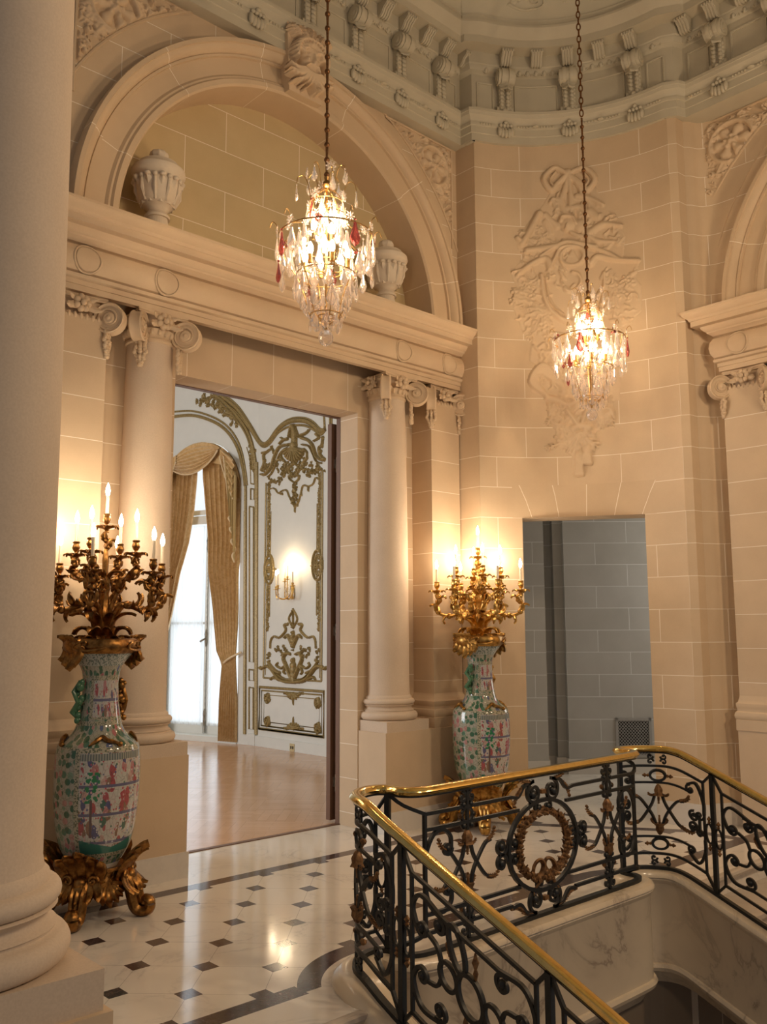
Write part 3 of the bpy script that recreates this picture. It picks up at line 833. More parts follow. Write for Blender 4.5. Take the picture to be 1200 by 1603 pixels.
# ---- column capital with diagonal volutes
def volute(mb, c, dirv, R=0.095, th=0.062):
    """disc with spiral ridges lying in the vertical plane that holds dirv"""
    c = Vector(c); d = Vector((dirv[0],dirv[1],0)).normalized(); nn = Vector((-d.y,d.x,0)); up = Vector((0,0,1))
    n = 26
    for prof in ([(0,-th*0.62),(R*0.30,-th*0.62),(R*0.42,-th*0.38),(R*0.80,-th*0.40),(R*0.93,-th*0.62),(R,-th*0.5),(R*0.94,-th*0.2),(R*0.93,0),(R*0.94,th*0.2),(R,th*0.5),(R*0.93,th*0.62),(R*0.80,th*0.40),(R*0.42,th*0.38),(R*0.30,th*0.62),(0,th*0.62)],):
        vs, fs = [], []
        for r, h in prof:
            for k in range(n):
                a = 2*PI*k/n; vs.append(c+d*(r*math.cos(a))+up*(r*math.sin(a))+nn*h)
        for i in range(len(prof)-1):
            for k in range(n): fs.append((i*n+k,(i+1)*n+k,(i+1)*n+(k+1)%n,i*n+(k+1)%n))
        mb.add(vs, fs)
    for sg in (-1,1):
        pts, rr = [], []
        for i in range(50):
            t = i/49; a = PI*0.55-2*PI*2.1*t; r = R*0.86*(1-t)**0.9+R*0.12
            pts.append(c+d*(r*math.cos(a))+up*(r*math.sin(a))+nn*(sg*th*0.44)); rr.append(R*0.085*(1-0.4*t))
        mb.tube(pts, rr, 5)
        mb.ell(c+nn*(sg*th*0.55), R*0.16, 8, 6)

def husk_drop(mb, c, out, L=0.17):
    """bunch of flowers hanging below a volute"""
    rnd = random.Random(int(abs(c[0]*911+c[1]*77)*10))
    o = Vector((out[0],out[1],0)).normalized(); s = Vector((-o.y,o.x,0))
    for i in range(11):
        t = i/10; w = 0.042*math.sin(PI*(0.25+0.7*t))
        for q in (-1,0,1):
            p = Vector(c)-Vector((0,0,L*t))+s*(q*w*rnd.uniform(0.7,1.1))+o*(0.012+0.012*rnd.random()-0.006*abs(q))
            mb.ell(p, (0.017,0.017,0.02), 7, 5)
    for i in range(4):
        mb.leaf(Vector(c)-Vector((0,0,L*i/4)), (s.x*(1 if i%2 else -1), s.y*(1 if i%2 else -1), -0.9), (o.x,o.y,0.1), 0.055, 0.018, 0.4, 5, 2)

def capital(root, ztop, hw, diags, out_faces, necks, kind='column', rtop=0.17):
    """diags: list of unit diagonal directions that show a volute; out_faces: outward face directions"""
    zc = ztop-0.035
    ab = MB()
    pts = []
    for k in range(4):                                # concave-sided abacus
        hw_ = hw
        a = PI/4+k*PI/2
        c0 = Vector((math.cos(a),math.sin(a)))*hw*1.414; c1 = Vector((math.cos(a+PI/2),math.sin(a+PI/2)))*hw*1.414
        nrm = -((c0+c1)/2).normalized()
        for i in range(8):
            t = i/8; p = c0.lerp(c1, t)+nrm*(math.sin(PI*t)*hw*0.13); pts.append((p.x,p.y))
    ab.prism(pts, zc, ztop); ab.prism([(x*1.03,y*1.03) for x,y in pts], zc+0.016, ztop-0.006)
    cap = ab.build('capital', M['stone'], root, 30)
    bl = MB()
    if kind == 'column':
        bl.lathe([(rtop,zc-0.20),(rtop+0.012,zc-0.19),(rtop+0.012,zc-0.175),(rtop+0.002,zc-0.17),(rtop+0.008,zc-0.15),(rtop+0.026,zc-0.125),(rtop+0.03,zc-0.10),(rtop+0.015,zc-0.085),(rtop+0.012,zc)], n=36)
        for k in range(22):
            a = 2*PI*k/22; bl.ell(((rtop+0.022)*math.cos(a),(rtop+0.022)*math.sin(a),zc-0.125), (0.017,0.017,0.028), 6, 5)
    else:
        g = hw*0.80
        bl.box(-g,-g,zc-0.18,g,g,zc); bl.box(-g-0.03,-g-0.03,zc-0.15,g+0.03,g+0.03,zc-0.125)
        for k in range(7):
            for fx, fy in out_faces:
                t = (k-3)/3*g*0.85; bl.ell((fx*(g+0.035)+abs(fy)*t, fy*(g+0.035)+abs(fx)*t, zc-0.135), (0.017,0.017,0.026), 6, 5)
    bl.build('echinus', M['stone'], cap, 35)
    for dx, dy in diags:
        rv = (0.278 if kind == 'column' else hw*1.414+0.025); rd = (0.212 if kind == 'column' else hw*1.414-0.005)
        v = MB(); volute(v, (dx*rv,dy*rv,zc-0.118), (dx,dy), 0.112, 0.075); v.build('volute', M['stone'], cap, 40)
        h = MB(); husk_drop(h, (dx*rd,dy*rd,zc-0.20), (dx,dy), 0.19); h.build('flower_drop', M['stone'], cap, 50)
    for fx, fy in out_faces:
        f = MB(); c = Vector((fx*hw*1.0,fy*hw*1.0,zc-0.045)); s = Vector((-fy,fx,0)); rnd = random.Random(3)
        c = c+Vector((fx,fy,0))*0.015
        for k in range(7):
            a = 2*PI*k/7; f.ell(c+s*(0.042*math.cos(a))+Vector((0,0,0.042*math.sin(a))), (0.027,0.027,0.027), 7, 5)
        f.ell(c+Vector((fx,fy,0))*0.025, 0.024, 7, 5)
        for sg in (-1,1):
            f.leaf(c, (s.x*sg,s.y*sg,-0.35), (fx,fy,0), 0.15, 0.03, 0.3, 6, 3)
            f.leaf(c+Vector((0,0,0.015)), (s.x*sg,s.y*sg,0.25), (fx,fy,0), 0.12, 0.022, 0.3, 6, 3)
        f.build('fleuron', M['stone'], cap, 50)
    return cap

def column(name, label, x, y, diags, faces, cap=True, group=None):
    root = thing(name, label, 'column', (x,y,ZF), group)
    p = MB(); p.box(-0.258,-0.258,0,0.258,0.258,0.092); p.build('plinth', M['column'], root, 0)
    b = MB(); z = 0.092
    pr = [(0.22,z)]
    for i in range(11): a = -PI/2+PI*i/10; pr.append((0.232+0.033*math.cos(a), z+0.036+0.036*math.sin(a)))
    pr += [(0.228,z+0.076),(0.228,z+0.084)]
    for i in range(9): a = PI/2+PI*i/8; pr.append((0.232+0.022*math.cos(a), z+0.106-0.022*math.sin(a)*-1 if False else z+0.084+0.044*i/8))
    pr += [(0.224,z+0.134)]
    for i in range(9): a = -PI/2+PI*i/8; pr.append((0.216+0.024*math.cos(a), z+0.158+0.024*math.sin(a)))
    pr += [(0.212,z+0.184),(0.210,z+0.20),(0.196,z+0.215)]
    b.lathe(pr, n=48); b.build('base', M['column'], root, 40)
    s = MB(); H = ZA-ZF; zz0, zz1 = z+0.205, H-0.235
    prof = [(0.199,zz0),(0.193,zz0+0.03)]
    for i in range(1,15):
        t = i/14; prof.append((0.191-0.021*max(0,(t-0.25)/0.75)**1.4, zz0+0.03+(zz1-zz0-0.03)*t))
    s.lathe(prof, n=56); s.build('shaft', M['column'], root, 40)
    if cap: capital(root, H, 0.20, diags, faces, None, 'column', 0.17)
    return root
q = 0.7071
column('column', 'tall smooth limestone column left of the doorway, behind the nearer porcelain vase', 3.19, 6.05, [(-q,-q),(q,-q)], [(0,-1)], group='columns beside the doorway')
column('column', 'tall smooth limestone column right of the doorway, left of the farther porcelain vase', 5.65, 6.05, [(-q,-q),(q,-q)], [(0,-1),(-1,0)], group='columns beside the doorway')

def pilaster(label, x0, x1, y0, y1, diags, faces, base_only_faces=None):
    cx, cy = (x0+x1)/2, (y0+y1)/2
    root = thing('pilaster', label, 'pilaster', (cx,cy,ZF), 'pilasters of the hall')
    hx, hy = (x1-x0)/2, (y1-y0)/2
    H = ZA-ZF
    s = MB(); s.box(-hx,-hy,0.28,hx,hy,H-0.17); s.build('shaft', M['ashlar_wide'], root, 0)
    b = MB()
    pr = [(0.075,0),(0.075,0.09),(0.062,0.092),(0.07,0.11),(0.072,0.13),(0.062,0.155),(0.045,0.165),(0.04,0.185),(0.046,0.20),(0.05,0.215),(0.05,0.232),(0.03,0.245),(0.022,0.262),(0.008,0.275),(0,0.30),(-0.03,0.30)]
    b.sweep(pr, [(-hx,hy),(-hx,-hy),(hx,-hy),(hx,hy)][::1], closed=False)
    b.build('base', M['stone'], root, 35)
    capital(root, H, max(hx,hy)*0.98, diags, faces, None, 'pilaster')
    return root
pilaster('square limestone pilaster at the far left, behind the nearer candelabrum', 2.375, 2.765, 5.885, 6.275, [(-q,-q),(q,-q)], [(0,-1)])
pilaster('square limestone pilaster between the right column and the concave corner', 6.075, 6.465, 5.885, 6.275, [(-q,-q),(q,-q)], [(0,-1)])
# the east pilaster (its face looks towards -X)
def pilaster_e(label, x0, x1, y0, y1):
    cx, cy = (x0+x1)/2, (y0+y1)/2; hx, hy = (x1-x0)/2, (y1-y0)/2; H = ZA-ZF
    root = thing('pilaster', label, 'pilaster', (cx,cy,ZF), 'pilasters of the hall')
    s = MB(); s.box(-hx,-hy,0.28,hx,hy,H-0.17); s.build('shaft', M['ashlar_wide'], root, 0)
    b = MB(); pr = [(0.03,0),(0.03,0.09),(0.026,0.092),(0.036,0.11),(0.038,0.13),(0.032,0.155),(0.02,0.165),(0.018,0.185),(0.024,0.20),(0.026,0.215),(0.026,0.232),(0.012,0.245),(0.008,0.262),(0.004,0.275),(0,0.30),(-0.03,0.30)]
    b.sweep(pr, [(hx,hy),(-hx,hy),(-hx,-hy),(hx,-hy)]); b.build('base', M['stone'], root, 35)
    d = MB(); d.box(-hx-0.022,-hy-0.5,-ZF,hx,hy+0.02,0); d.build('pedestal', M['stone'], root, 0)
    capital(root, H, hy*0.98, [(-q,q),(-q,-q)], [(-1,0)], None, 'pilaster')
pilaster_e('square limestone pilaster with a volute capital, cut by the right edge', 7.785, 8.175, 3.41, 3.80)

# ---- near column at the left edge
nc = column('column', 'large out-of-focus stone column in the foreground at the left edge', 0.765, 2.32, [], [], cap=False)
nc['label'] = 'large foreground stone column filling the left edge of the picture'
np_ = thing('pedestal', 'grey stone pedestal carrying the foreground column, bottom left corner', 'pedestal', (0.765,2.32,0), None)
d = MB(); d.box(-0.275,-0.275,0,0.275,0.275,ZF); d.build('die', M['stone'], np_, 0)

# ---- upper entablature
UE = [(-0.30,6.62),(0.0,6.62),(0.0,6.70),(0.008,6.705),(0.008,6.775),(0.018,6.78),(0.022,6.80),(0.018,6.82),(0.022,6.83),(0.04,6.85),(0.062,6.87),(0.07,6.90),(0.075,6.905),(0.075,6.935),(0.0,6.95),
      (-0.03,6.95),(-0.03,7.36),(-0.015,7.37),(0.015,7.385),(0.035,7.42),(0.035,7.435),(0.045,7.445),(0.05,7.56),(0.20,7.56),(0.20,7.635),(0.215,7.645),(0.235,7.67),(0.275,7.70),(0.285,7.715),(0.285,7.74),(0.255,7.75),(0.255,7.80),(0.27,7.81)]
uarc = [tuple(arc_pt(ALEN*i/24, 0.035)) for i in range(25)]
UPATH = [(0.9,5.77),(6.43,5.77),(6.435,5.625)]+uarc+[(7.565,4.0),(7.66,3.96),(7.66,-0.8)]
ue = MB(); ue.sweep(UE, UPATH); ue.box(6.437,5.627,6.612,6.58,5.72,6.66)
upper = struct(ue.build('trim_6', M['grey_stone'], smooth=30), 'grey bracketed entablature ringing the hall below the dome', 'entablature')
# bead groups, consoles, modillions, drops along the path
cum = [0.0]
for i in range(1,len(UPATH)): cum.append(cum[-1]+(Vector(UPATH[i])-Vector(UPATH[i-1])).length)
def on_path(s):
    for i in range(1,len(UPATH)):
        if s <= cum[i] or i == len(UPATH)-1:
            a, b = Vector(UPATH[i-1]), Vector(UPATH[i]); d = (b-a).normalized()
            return a+d*(s-cum[i-1]), d, Vector((d.y,-d.x))
def frame(s):
    p, d, nn = on_path(s)
    return lambda u, o, z: (p.x+d.x*u+nn.x*o, p.y+d.y*u+nn.y*o, z)
def fbox(mb, fr, u0, u1, o0, o1, z0, z1):
    vs = [fr(u,o,z) for z in (z0,z1) for o in (o0,o1) for u in (u0,u1)]
    mb.add(vs, [(0,2,3,1),(4,5,7,6),(0,1,5,4),(1,3,7,5),(3,2,6,7),(2,0,4,6)])
proto = {}
def console(s):
    fr = frame(s); d = MB()
    fbox(d, fr, -0.06, 0.06, -0.03, 0.02, 6.95, 7.36)
    def roll(z, o, r, u0, u1, n=12):
        vs = []
        for k in range(n):
            a = 2*PI*k/n
            vs += [fr(u0,o+r*math.cos(a),z+r*math.sin(a)), fr(u1,o+r*math.cos(a),z+r*math.sin(a))]
        d.add(vs, [(2*k,2*k+1,(2*k+3)%(2*n),(2*k+2)%(2*n)) for k in range(n)]+[tuple(range(0,2*n,2)),tuple(range(2*n-1,0,-2))])
    roll(7.31, 0.055, 0.085, -0.085, 0.085)
    roll(7.31, 0.055, 0.062, -0.094, 0.094); roll(7.31, 0.055, 0.03, -0.102, 0.102)
    roll(7.31, 0.06, 0.091, -0.055, -0.018); roll(7.31, 0.06, 0.091, 0.018, 0.055)
    roll(6.99, 0.0, 0.03, -0.085, 0.085)
    d.build('console', M['grey_stone'], upper, 40)
    lf = MB(); rnd = random.Random(int(s*100))
    lf.leaf(fr(0,0.09,7.245), Vector((0,0,-1)), Vector(fr(0,1,0))-Vector(fr(0,0,0)), 0.10, 0.075, 0.45, 6, 3)
    for k in range(6):
        for q_ in (-1,1):
            z = 7.20-0.043*k
            lf.ell(fr(q_*0.032,0.024,z), (0.034,0.022,0.03), 7, 5)
            lf.ell(fr(q_*0.05,0.02,z-0.02), (0.018,0.018,0.024), 6, 4)
    lf.ell(fr(0,0.03,6.955), (0.05,0.03,0.028), 8, 5)
    lf.build('leaf_garland', M['grey_stone'], upper, 50)
    dr = MB()
    for k in range(5):
        a = (k-2)*0.42; L = 0.085-0.012*abs(k-2)
        dr.ell(fr(math.sin(a)*0.085, 0.03, 6.775-math.cos(a)*0.055), (0.026,0.024,0.05), 8, 6)
    for k in range(4): dr.ell(fr((k-1.5)*0.035, 0.035, 6.80), (0.022,0.02,0.02), 7, 5)
    dr.ell(fr(0,0.035,6.83), (0.03,0.02,0.022), 7, 5)
    dr.build('leaf_drop', M['grey_stone'], upper, 50)
def modillion(s):
    fr = frame(s); d = MB()
    prof = [(0.05,7.435),(0.075,7.43),(0.10,7.445),(0.115,7.47),(0.13,7.495),(0.155,7.505),(0.175,7.53),(0.175,7.56),(0.05,7.56)]
    vs = [fr(-0.055,o,z) for o,z in prof]+[fr(0.055,o,z) for o,z in prof]; n = len(prof)
    d.add(vs, [(i,(i+1)%n,n+(i+1)%n,n+i) for i in range(n)]+[tuple(range(n-1,-1,-1)),tuple(range(n,2*n))])
    for k in range(4):
        u = (k-1.5)*0.027
        d.tube([fr(u,o,z) for o,z in prof[:7]], 0.011, 5)
    for k in range(5): d.ell(fr((k-2)*0.026,0.178,7.537), (0.014,0.014,0.018), 6, 4)
    d.build('modillion', M['grey_stone'], upper, 40)
sN = lambda x: x-0.9
s_arc0 = cum[3]
marks = [sN(6.13-0.555*k) for k in range(8)] + [s_arc0+ALEN*0.5+d_ for d_ in (-0.66,0,0.66)]
sE0 = cum[-2]
marks += [sE0+0.36+0.56*k for k in range(5)]
mods = [sN(6.13-0.555*k+d_) for k in range(8) for d_ in (0,0.2775)]+[s_arc0+ALEN*0.5+0.33*d_ for d_ in (-2,-1,0,1,2)]+[sE0+0.36+0.56*k+d_ for k in range(5) for d_ in (0,-0.28)]
for m_ in marks: console(m_)
for m_ in mods: modillion(m_)
# sunk panels, bead course, egg and dart
def panels():
    pn = MB(); bd = MB(); eg = MB()
    segs = [(0.3, cum[1]), (s_arc0, s_arc0+ALEN), (sE0, cum[-1])]
    for a, b in segs:
        mk = sorted([m_ for m_ in marks if a <= m_ <= b])
        ends = [a]+mk+[b]
        for i in range(len(ends)-1):
            p0 = ends[i]+(0.115 if i > 0 else 0.04); p1 = ends[i+1]-(0.115 if i < len(ends)-2 else 0.04)
            if p1-p0 < 0.12: continue
            zz0, zz1 = 7.0, 7.27
            nseg = max(1, int((p1-p0)/0.09))
            for z in (zz0, zz1):
                for j in range(nseg):
                    f0 = frame(p0+(p1-p0)*j/nseg); f1 = frame(p0+(p1-p0)*(j+1)/nseg)
                    pn.tube([f0(0,-0.028,z), f1(0,-0.028,z)], 0.011, 5)
            for u in (p0,p1):
                f0 = frame(u); pn.tube([f0(0,-0.028,zz0), f0(0,-0.028,zz1)], 0.011, 5)
            q_ = p0-0.05
            nb = int((p1-p0)/0.030)
            for j in range(nb):
                if j % 8 in (5,6,7): 
                    if j % 8 == 6: bd.ell(frame(p0+(j+0.5)*0.030)(0,0.026,6.80), (0.036,0.036,0.012), 6, 4)
                    continue
                bd.ell(frame(p0+(j+0.5)*0.030)(0,0.024,6.80), 0.0115, 6, 4)
            ne = max(1, int((p1-p0)/0.085))
            for j in range(ne):
                f0 = frame(p0+(j+0.5)*(p1-p0)/ne)
                eg.ell(f0(0,0.016,7.395), (0.022,0.022,0.034), 8, 6)
                pts = [f0(0.036*math.cos(t), 0.016, 7.415+0.05*math.sin(t)) for t in np.linspace(PI,2*PI,8)]
                eg.tube(pts, 0.007, 4)
                f1 = frame(p0+(j+1.0)*(p1-p0)/ne); eg.tube([f1(0,0.016,7.42), f1(0,0.016,7.365)], [0.009,0.004], 4)
    pn.build('panel_moulding', M['grey_stone'], upper, 40)
    b = bd.build('bead_course', M['grey_stone'], upper, 50); b['kind'] = 'stuff'
    e_ = eg.build('egg_and_dart', M['grey_stone'], upper, 50); e_['kind'] = 'stuff'
panels()
# dome cove
DP = [(0.255,7.80),(0.27,7.86),(0.30,7.95),(0.36,8.10),(0.46,8.28),(0.60,8.45),(0.80,8.62),(1.05,8.76),(1.28,8.83)]
dm = MB(); dm.sweep(DP, UPATH, caps=False)
dm.box(-1, -1.2, 8.82, 9.0, 6.2, 8.92)
struct(dm.build('ceiling', M['dome'], smooth=40), 'pale coved dome above the bracketed entablature', 'ceiling')
def dome_map(u, v, h):
    p, d, nn = on_path(s_arc0+u)
    o = 0.27+0.30*v*v*2+0.05*v; z = 7.88+0.55*v
    return (p.x+nn.x*(o+h), p.y+nn.y*(o+h), z-h*0.3)
dr = Relief(0.1, 0.02, ALEN-0.1, 0.7, 0.012)
for cu, hand in ((0.62,1),(1.33,-1)):
    dr.curl([(cu-hand*0.32,0.12),(cu-hand*0.15,0.05),(cu,0.08)], [0.03,0.022], 0.03, ((cu,0.2),0.12,-PI/2), hand)
    for k in range(4): dr.leaf((cu-hand*0.35+0.05*k, 0.1+0.07*k), 0.6+k*0.7, 0.14, 0.05, 0.025)
dr.flower((0.40,0.22), 0.08, 0.03); dr.flower((0.975,0.18), 0.06, 0.03)
dr.curl([(0.3,0.42),(0.6,0.5),(0.97,0.42),(1.35,0.5),(1.65,0.42)], [0.02,0.02], 0.025)
tag(dr.mesh('scroll_relief', M['dome'], dome_map), 'shallow scroll relief at the springing of the dome', 'relief')

# ---- corridor behind the corner doorway
FW = Vector((8.87,6.99)); FD = Vector((0.72,-0.694)).normalized(); FN = Vector((FD.y,-FD.x))
if FN.dot(Vector((-1,-1))) < 0: FN = -FN
cm = MB()
def fpt(u, o): p = FW+FD*u+FN*o; return (p.x,p.y)
path = [fpt(-0.72,0.16), fpt(0.20,0.16), fpt(0.20,-0.30), fpt(0.36,-0.30), fpt(0.36,-0.14), fpt(0.47,-0.14), fpt(0.47,0.0), fpt(2.6,0.0)]
cm.sweep([(0,0),(0,3.3)], path, caps=False)
cor = struct(cm.build('wall_corridor', M['corridor'], smooth=0), 'ashlar wall of the passage behind the corner doorway, cool daylight put into its grey', 'wall')
cb = MB(); cb.sweep([(0,0),(0.015,0),(0.015,0.18),(0,0.18)], path); cb.build('baseboard', M['base_marble'], cor, 0)
ce = MB(); ce.prism([(6.75,5.9),(8.2,4.3),(11.9,4.1),(11.9,7.6),(8.3,7.6)], 3.3, 3.4)
struct(ce.build('ceiling_corridor', M['ball_ceiling'], smooth=0), 'ceiling of the passage behind the corner doorway', 'ceiling')
vg = thing('floor_vent', 'square metal grille low on the grey passage wall', 'vent', (*fpt(1.25,0.0),0.0))
V3 = lambda u, o, z: Vector((FD.x*u+FN.x*o, FD.y*u+FN.y*o, z))
g = MB()
vg.scale = (0.8,0.8,0.86)
vg.location.z = 0.06
for u0, u1, z0_, z1_ in ((-0.27,0.27,0.66,0.70),(-0.27,0.27,0.16,0.20),(-0.27,-0.23,0.16,0.70),(0.23,0.27,0.16,0.70)):
    vs = [V3(u,o,z) for z in (z0_,z1_) for o in (0,0.02) for u in (u0,u1)]
    g.add(vs, [(0,2,3,1),(4,5,7,6),(0,1,5,4),(1,3,7,5),(3,2,6,7),(2,0,4,6)])
g.build('frame', M['vent'], vg, 0)
g = MB(); g.add([V3(-0.23,0.003,0.2),V3(0.23,0.003,0.2),V3(0.23,0.003,0.66),V3(-0.23,0.003,0.66)], [(0,1,2,3)]); g.build('painted_shade', M['black'], vg, 0)  # black sheet painted as the shade behind the grille
g = MB(); st = 0.046
for k in range(-10,21):
    for sg in (1,-1):
        pts = []
        for t in np.linspace(0,1,2):
            pass
        a = -0.23+k*st
        # diagonal bars clipped to the square
        u_a, z_a, u_b, z_b = (a,0.2,a+0.46,0.66) if sg == 1 else (a,0.66,a+0.46,0.2)
        t0, t1 = 0.0, 1.0
        if u_a < -0.23: t0 = (-0.23-u_a)/0.46
        if u_b > 0.23: t1 = (0.23-u_a)/0.46
        if t1-t0 < 0.02: continue
        f = lambda t: V3(u_a+0.46*t, 0.012, z_a+(z_b-z_a)*t)
        g.tube([f(t0), f(t1)], 0.0045, 4)
g.build('lattice', M['vent'], vg, 0)
area_light('passage_window_light', (10.6,4.7,2.3), (8.6,6.6,1.2), 1.2, 1.8, W_CORR*1.25, (1.0,0.95,0.86))
point_light('added_fill_light', (6.2,-0.3,4.2), 250, (1.0,0.74,0.48), 0.25)  # added lamp out of view, no chandelier built; brightens the east wall
point_light('added_fill_light', (3.9,-0.6,4.4), 190, (1.0,0.74,0.48), 0.25)  # added lamp without a fitting, fills the near column and arch
# ================================================================== stair, curb and railing
half = [(0,3.40),(0.5,3.40),(0.85,3.40),(0.98,3.405),(1.05,3.43),(1.085,3.475),(1.085,3.53),(1.095,3.58),(1.14,3.615),(1.22,3.61),(1.31,3.565),(1.385,3.48),(1.425,3.38),(1.445,3.27),(1.45,3.15)]
HP = smooth_path(half, 6)
HP += [(1.45, 3.15-0.25*k) for k in range(1,8)]
HS = [0.0]
for i in range(1,len(HP)): HS.append(HS[-1]+math.hypot(HP[i][0]-HP[i-1][0], HP[i][1]-HP[i-1][1]))
SLOPE = 0.42
iend = max(i for i,p in enumerate(HP) if p[1] >= 3.36)
S_DROP = HS[iend]
def zbase(s):
    d = abs(s)-S_DROP
    if d <= -0.08: return 0.0
    if d < 0.08: return -SLOPE*(d+0.08)**2/0.32
    return -SLOPE*d
def plan(s):
    a = abs(s)
    for i in range(1,len(HS)):
        if a <= HS[i] or i == len(HS)-1:
            t = (a-HS[i-1])/(HS[i]-HS[i-1])
            x = HP[i-1][0]+(HP[i][0]-HP[i-1][0])*t; y = HP[i-1][1]+(HP[i][1]-HP[i-1][1])*t
            return (XC+(x if s >= 0 else -x), y)
def nrm(s):
    a, b = plan(s-0.01), plan(s+0.01); d = Vector((b[0]-a[0], b[1]-a[1]))
    d = d.normalized() if d.length > 1e-9 else Vector((1,0)); return Vector((d.y,-d.x))
def RP(s, t, o=0.0):
    p = plan(s); q = nrm(s) if o else None
    return Vector((p[0]+(q.x*o if o else 0), p[1]+(q.y*o if o else 0), zbase(s)+t))
SEND = HS[-1]-0.05
def rail_sweep(mb, prof, closed, s0=-SEND, s1=SEND, step=0.03, zfun=None):
    ss = sorted(set([s0,s1]+[-h for h in HS if s0 < -h < s1]+[h for h in HS if s0 < h < s1]))
    fine = []
    for a, b in zip(ss[:-1], ss[1:]):
        k = max(1, int((b-a)/0.12)); fine += [a+(b-a)*i/k for i in range(k)]
    fine.append(ss[-1])
    n = len(prof); vs, fs = [], []
    pl = [Vector(plan(s)) for s in fine]
    for i, s in enumerate(fine):
        d0 = (pl[i]-pl[i-1]).normalized() if i > 0 else (pl[1]-pl[0]).normalized()
        d1 = (pl[i+1]-pl[i]).normalized() if i < len(fine)-1 else d0
        n0, n1 = Vector((d0.y,-d0.x)), Vector((d1.y,-d1.x)); q = (n0+n1)/max(0.55, 1+n0.dot(n1))
        z0 = zbase(s)
        for o, z in prof: vs.append((pl[i].x+q.x*o, pl[i].y+q.y*o, z0+z))
    for i in range(len(fine)-1):
        for k in range(n if closed else n-1):
            k2 = (k+1) % n; fs.append((i*n+k, (i+1)*n+k, (i+1)*n+k2, i*n+k2))
    if closed: fs.append(tuple(range(n-1,-1,-1))); fs.append(tuple((len(fine)-1)*n+k for k in range(n)))
    return mb.add(vs, fs)
CURB = [(-0.06,-0.75),(-0.095,-0.75),(-0.095,-0.012),(-0.11,-0.006),(-0.118,0.012),(-0.112,0.036),(-0.094,0.050),(-0.088,0.056),(-0.075,0.066),(-0.04,0.070),(0.05,0.070),(0.085,0.064),(0.096,0.05),(0.098,0.036),(0.088,0.03),(0.09,0.02),(0.075,-0.005),(0.07,-0.012),(0.07,-0.52),(0.085,-0.525),(0.095,-0.545),(0.085,-0.57),(0.06,-0.575)]
cb_ = MB(); rail_sweep(cb_, CURB, True)
struct(cb_.build('trim_7', M['marble'], smooth=40), 'veined marble curb and stringer edging the stairwell', 'curb')
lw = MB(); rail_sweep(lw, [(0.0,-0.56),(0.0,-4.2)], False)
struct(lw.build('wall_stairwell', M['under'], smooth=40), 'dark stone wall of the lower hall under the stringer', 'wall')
lf = MB(); lf.box(-1.5,-1.5,-4.3,9,7,-4.2); struct(lf.build('floor_lower', M['tread'], smooth=0), 'floor of the hall below', 'floor')
st = MB(); rn = 0.36; ri = rn*SLOPE
for x0_, x1_ in ((1.10,XC-1.44),(XC+1.44,7.25)):
    for k in range(8):
        y1_ = EDGE-rn*k
        st.box(x0_, y1_-rn-0.03, -ri*(k+1)-0.03, x1_, y1_, -ri*(k+1))
        st.box(x0_, y1_-rn, -ri*(k+1)-0.5, x1_, y1_-0.01, -ri*(k+1)-0.03)
    st.box(x0_, EDGE-0.005, -0.9, x1_, EDGE+0.2, -0.19)
    st.box(x0_, EDGE-0.03, -0.045, x1_, EDGE+0.002, 0.0)      # landing nosing
    st.tube([(x0_,EDGE-0.03,-0.022),(x1_,EDGE-0.03,-0.022)], 0.022, 8)
struct(st.build('staircase', M['tread'], smooth=30), 'marble treads of the twin flights going down beside the stairwell', 'stairs')

railing = thing('stair_railing', 'black wrought iron railing with brass handrail and gilded scrolls around the stairwell', 'railing', (0,0,0))
hr = MB()
HRP = []
for k in range(24):
    a = 2*PI*k/24; r = 1.0+0.05*math.cos(6*a)
    HRP.append((0.034*r*math.cos(a), 0.882+0.023*r*math.sin(a)))
rail_sweep(hr, HRP, True)
hr.build('handrail', M['brass'], railing, 50)
br_ = MB()
rail_sweep(br_, [(-0.014,0.852),(0.014,0.852),(0.014,0.862),(-0.014,0.862)], True)
br_.build('rail_bar', M['iron'], railing, 20)
br_ = MB(); rail_sweep(br_, [(-0.018,0.070),(0.018,0.070),(0.018,0.092),(-0.018,0.092)], True)
br_.build('bottom_rail', M['iron'], railing, 20)

S1 = HS[max(i for i,p in enumerate(HP) if p[0] <= 1.092 and p[1] > 3.5 and p[1] < 3.60)]   # re-entrant post
S2 = min(HS, key=lambda h: abs(plan(h)[1]-3.08)) if False else S_DROP+0.27
S3 = S2+0.82
S4 = S3+0.82
for s in [sg*v for v in (S1,S2,S3) for sg in (-1,1)]:
    p = MB(); a = RP(s,0.08); b = RP(s,0.86); t = nrm(s); d = Vector((-t.y,t.x,0))*0.014; e_ = Vector((t.x,t.y,0))*0.014
    p.obox((a+b)/2, d, e_, (0,0,(b.z-a.z)/2)); p.build('post', M['iron'], railing, 0)

def line(fn, pts, n=8):
    """densify polyline given in (s,t)"""
    out = []
    for (a,b),(c,d) in zip(pts[:-1], pts[1:]):
        k = max(1, int(math.hypot(c-a,d-b)/0.035))
        out += [(a+(c-a)*i/k, b+(d-b)*i/k) for i in range(k)]
    out.append(pts[-1]); return [fn(*q_) for q_ in out]
def spir(c, R, a0, turns, hand=1, n=None):
    n = n or int(20*turns); out = []
    for i in range(n+1):
        t = i/n; r = R*((1-t)**0.85*0.82+0.18); a = a0+hand*2*PI*turns*t; out.append((c[0]+r*math.cos(a), c[1]+r*math.sin(a)))
    return out
def ell2(c, rx, ry, n=28, tilt=0.0, a0=0, a1=2*PI):
    out = []
    for i in range(n+1):
        a = a0+(a1-a0)*i/n; x, y = rx*math.cos(a), ry*math.sin(a)
        out.append((c[0]+x*math.cos(tilt)-y*math.sin(tilt), c[1]+x*math.sin(tilt)+y*math.cos(tilt)))
    return out
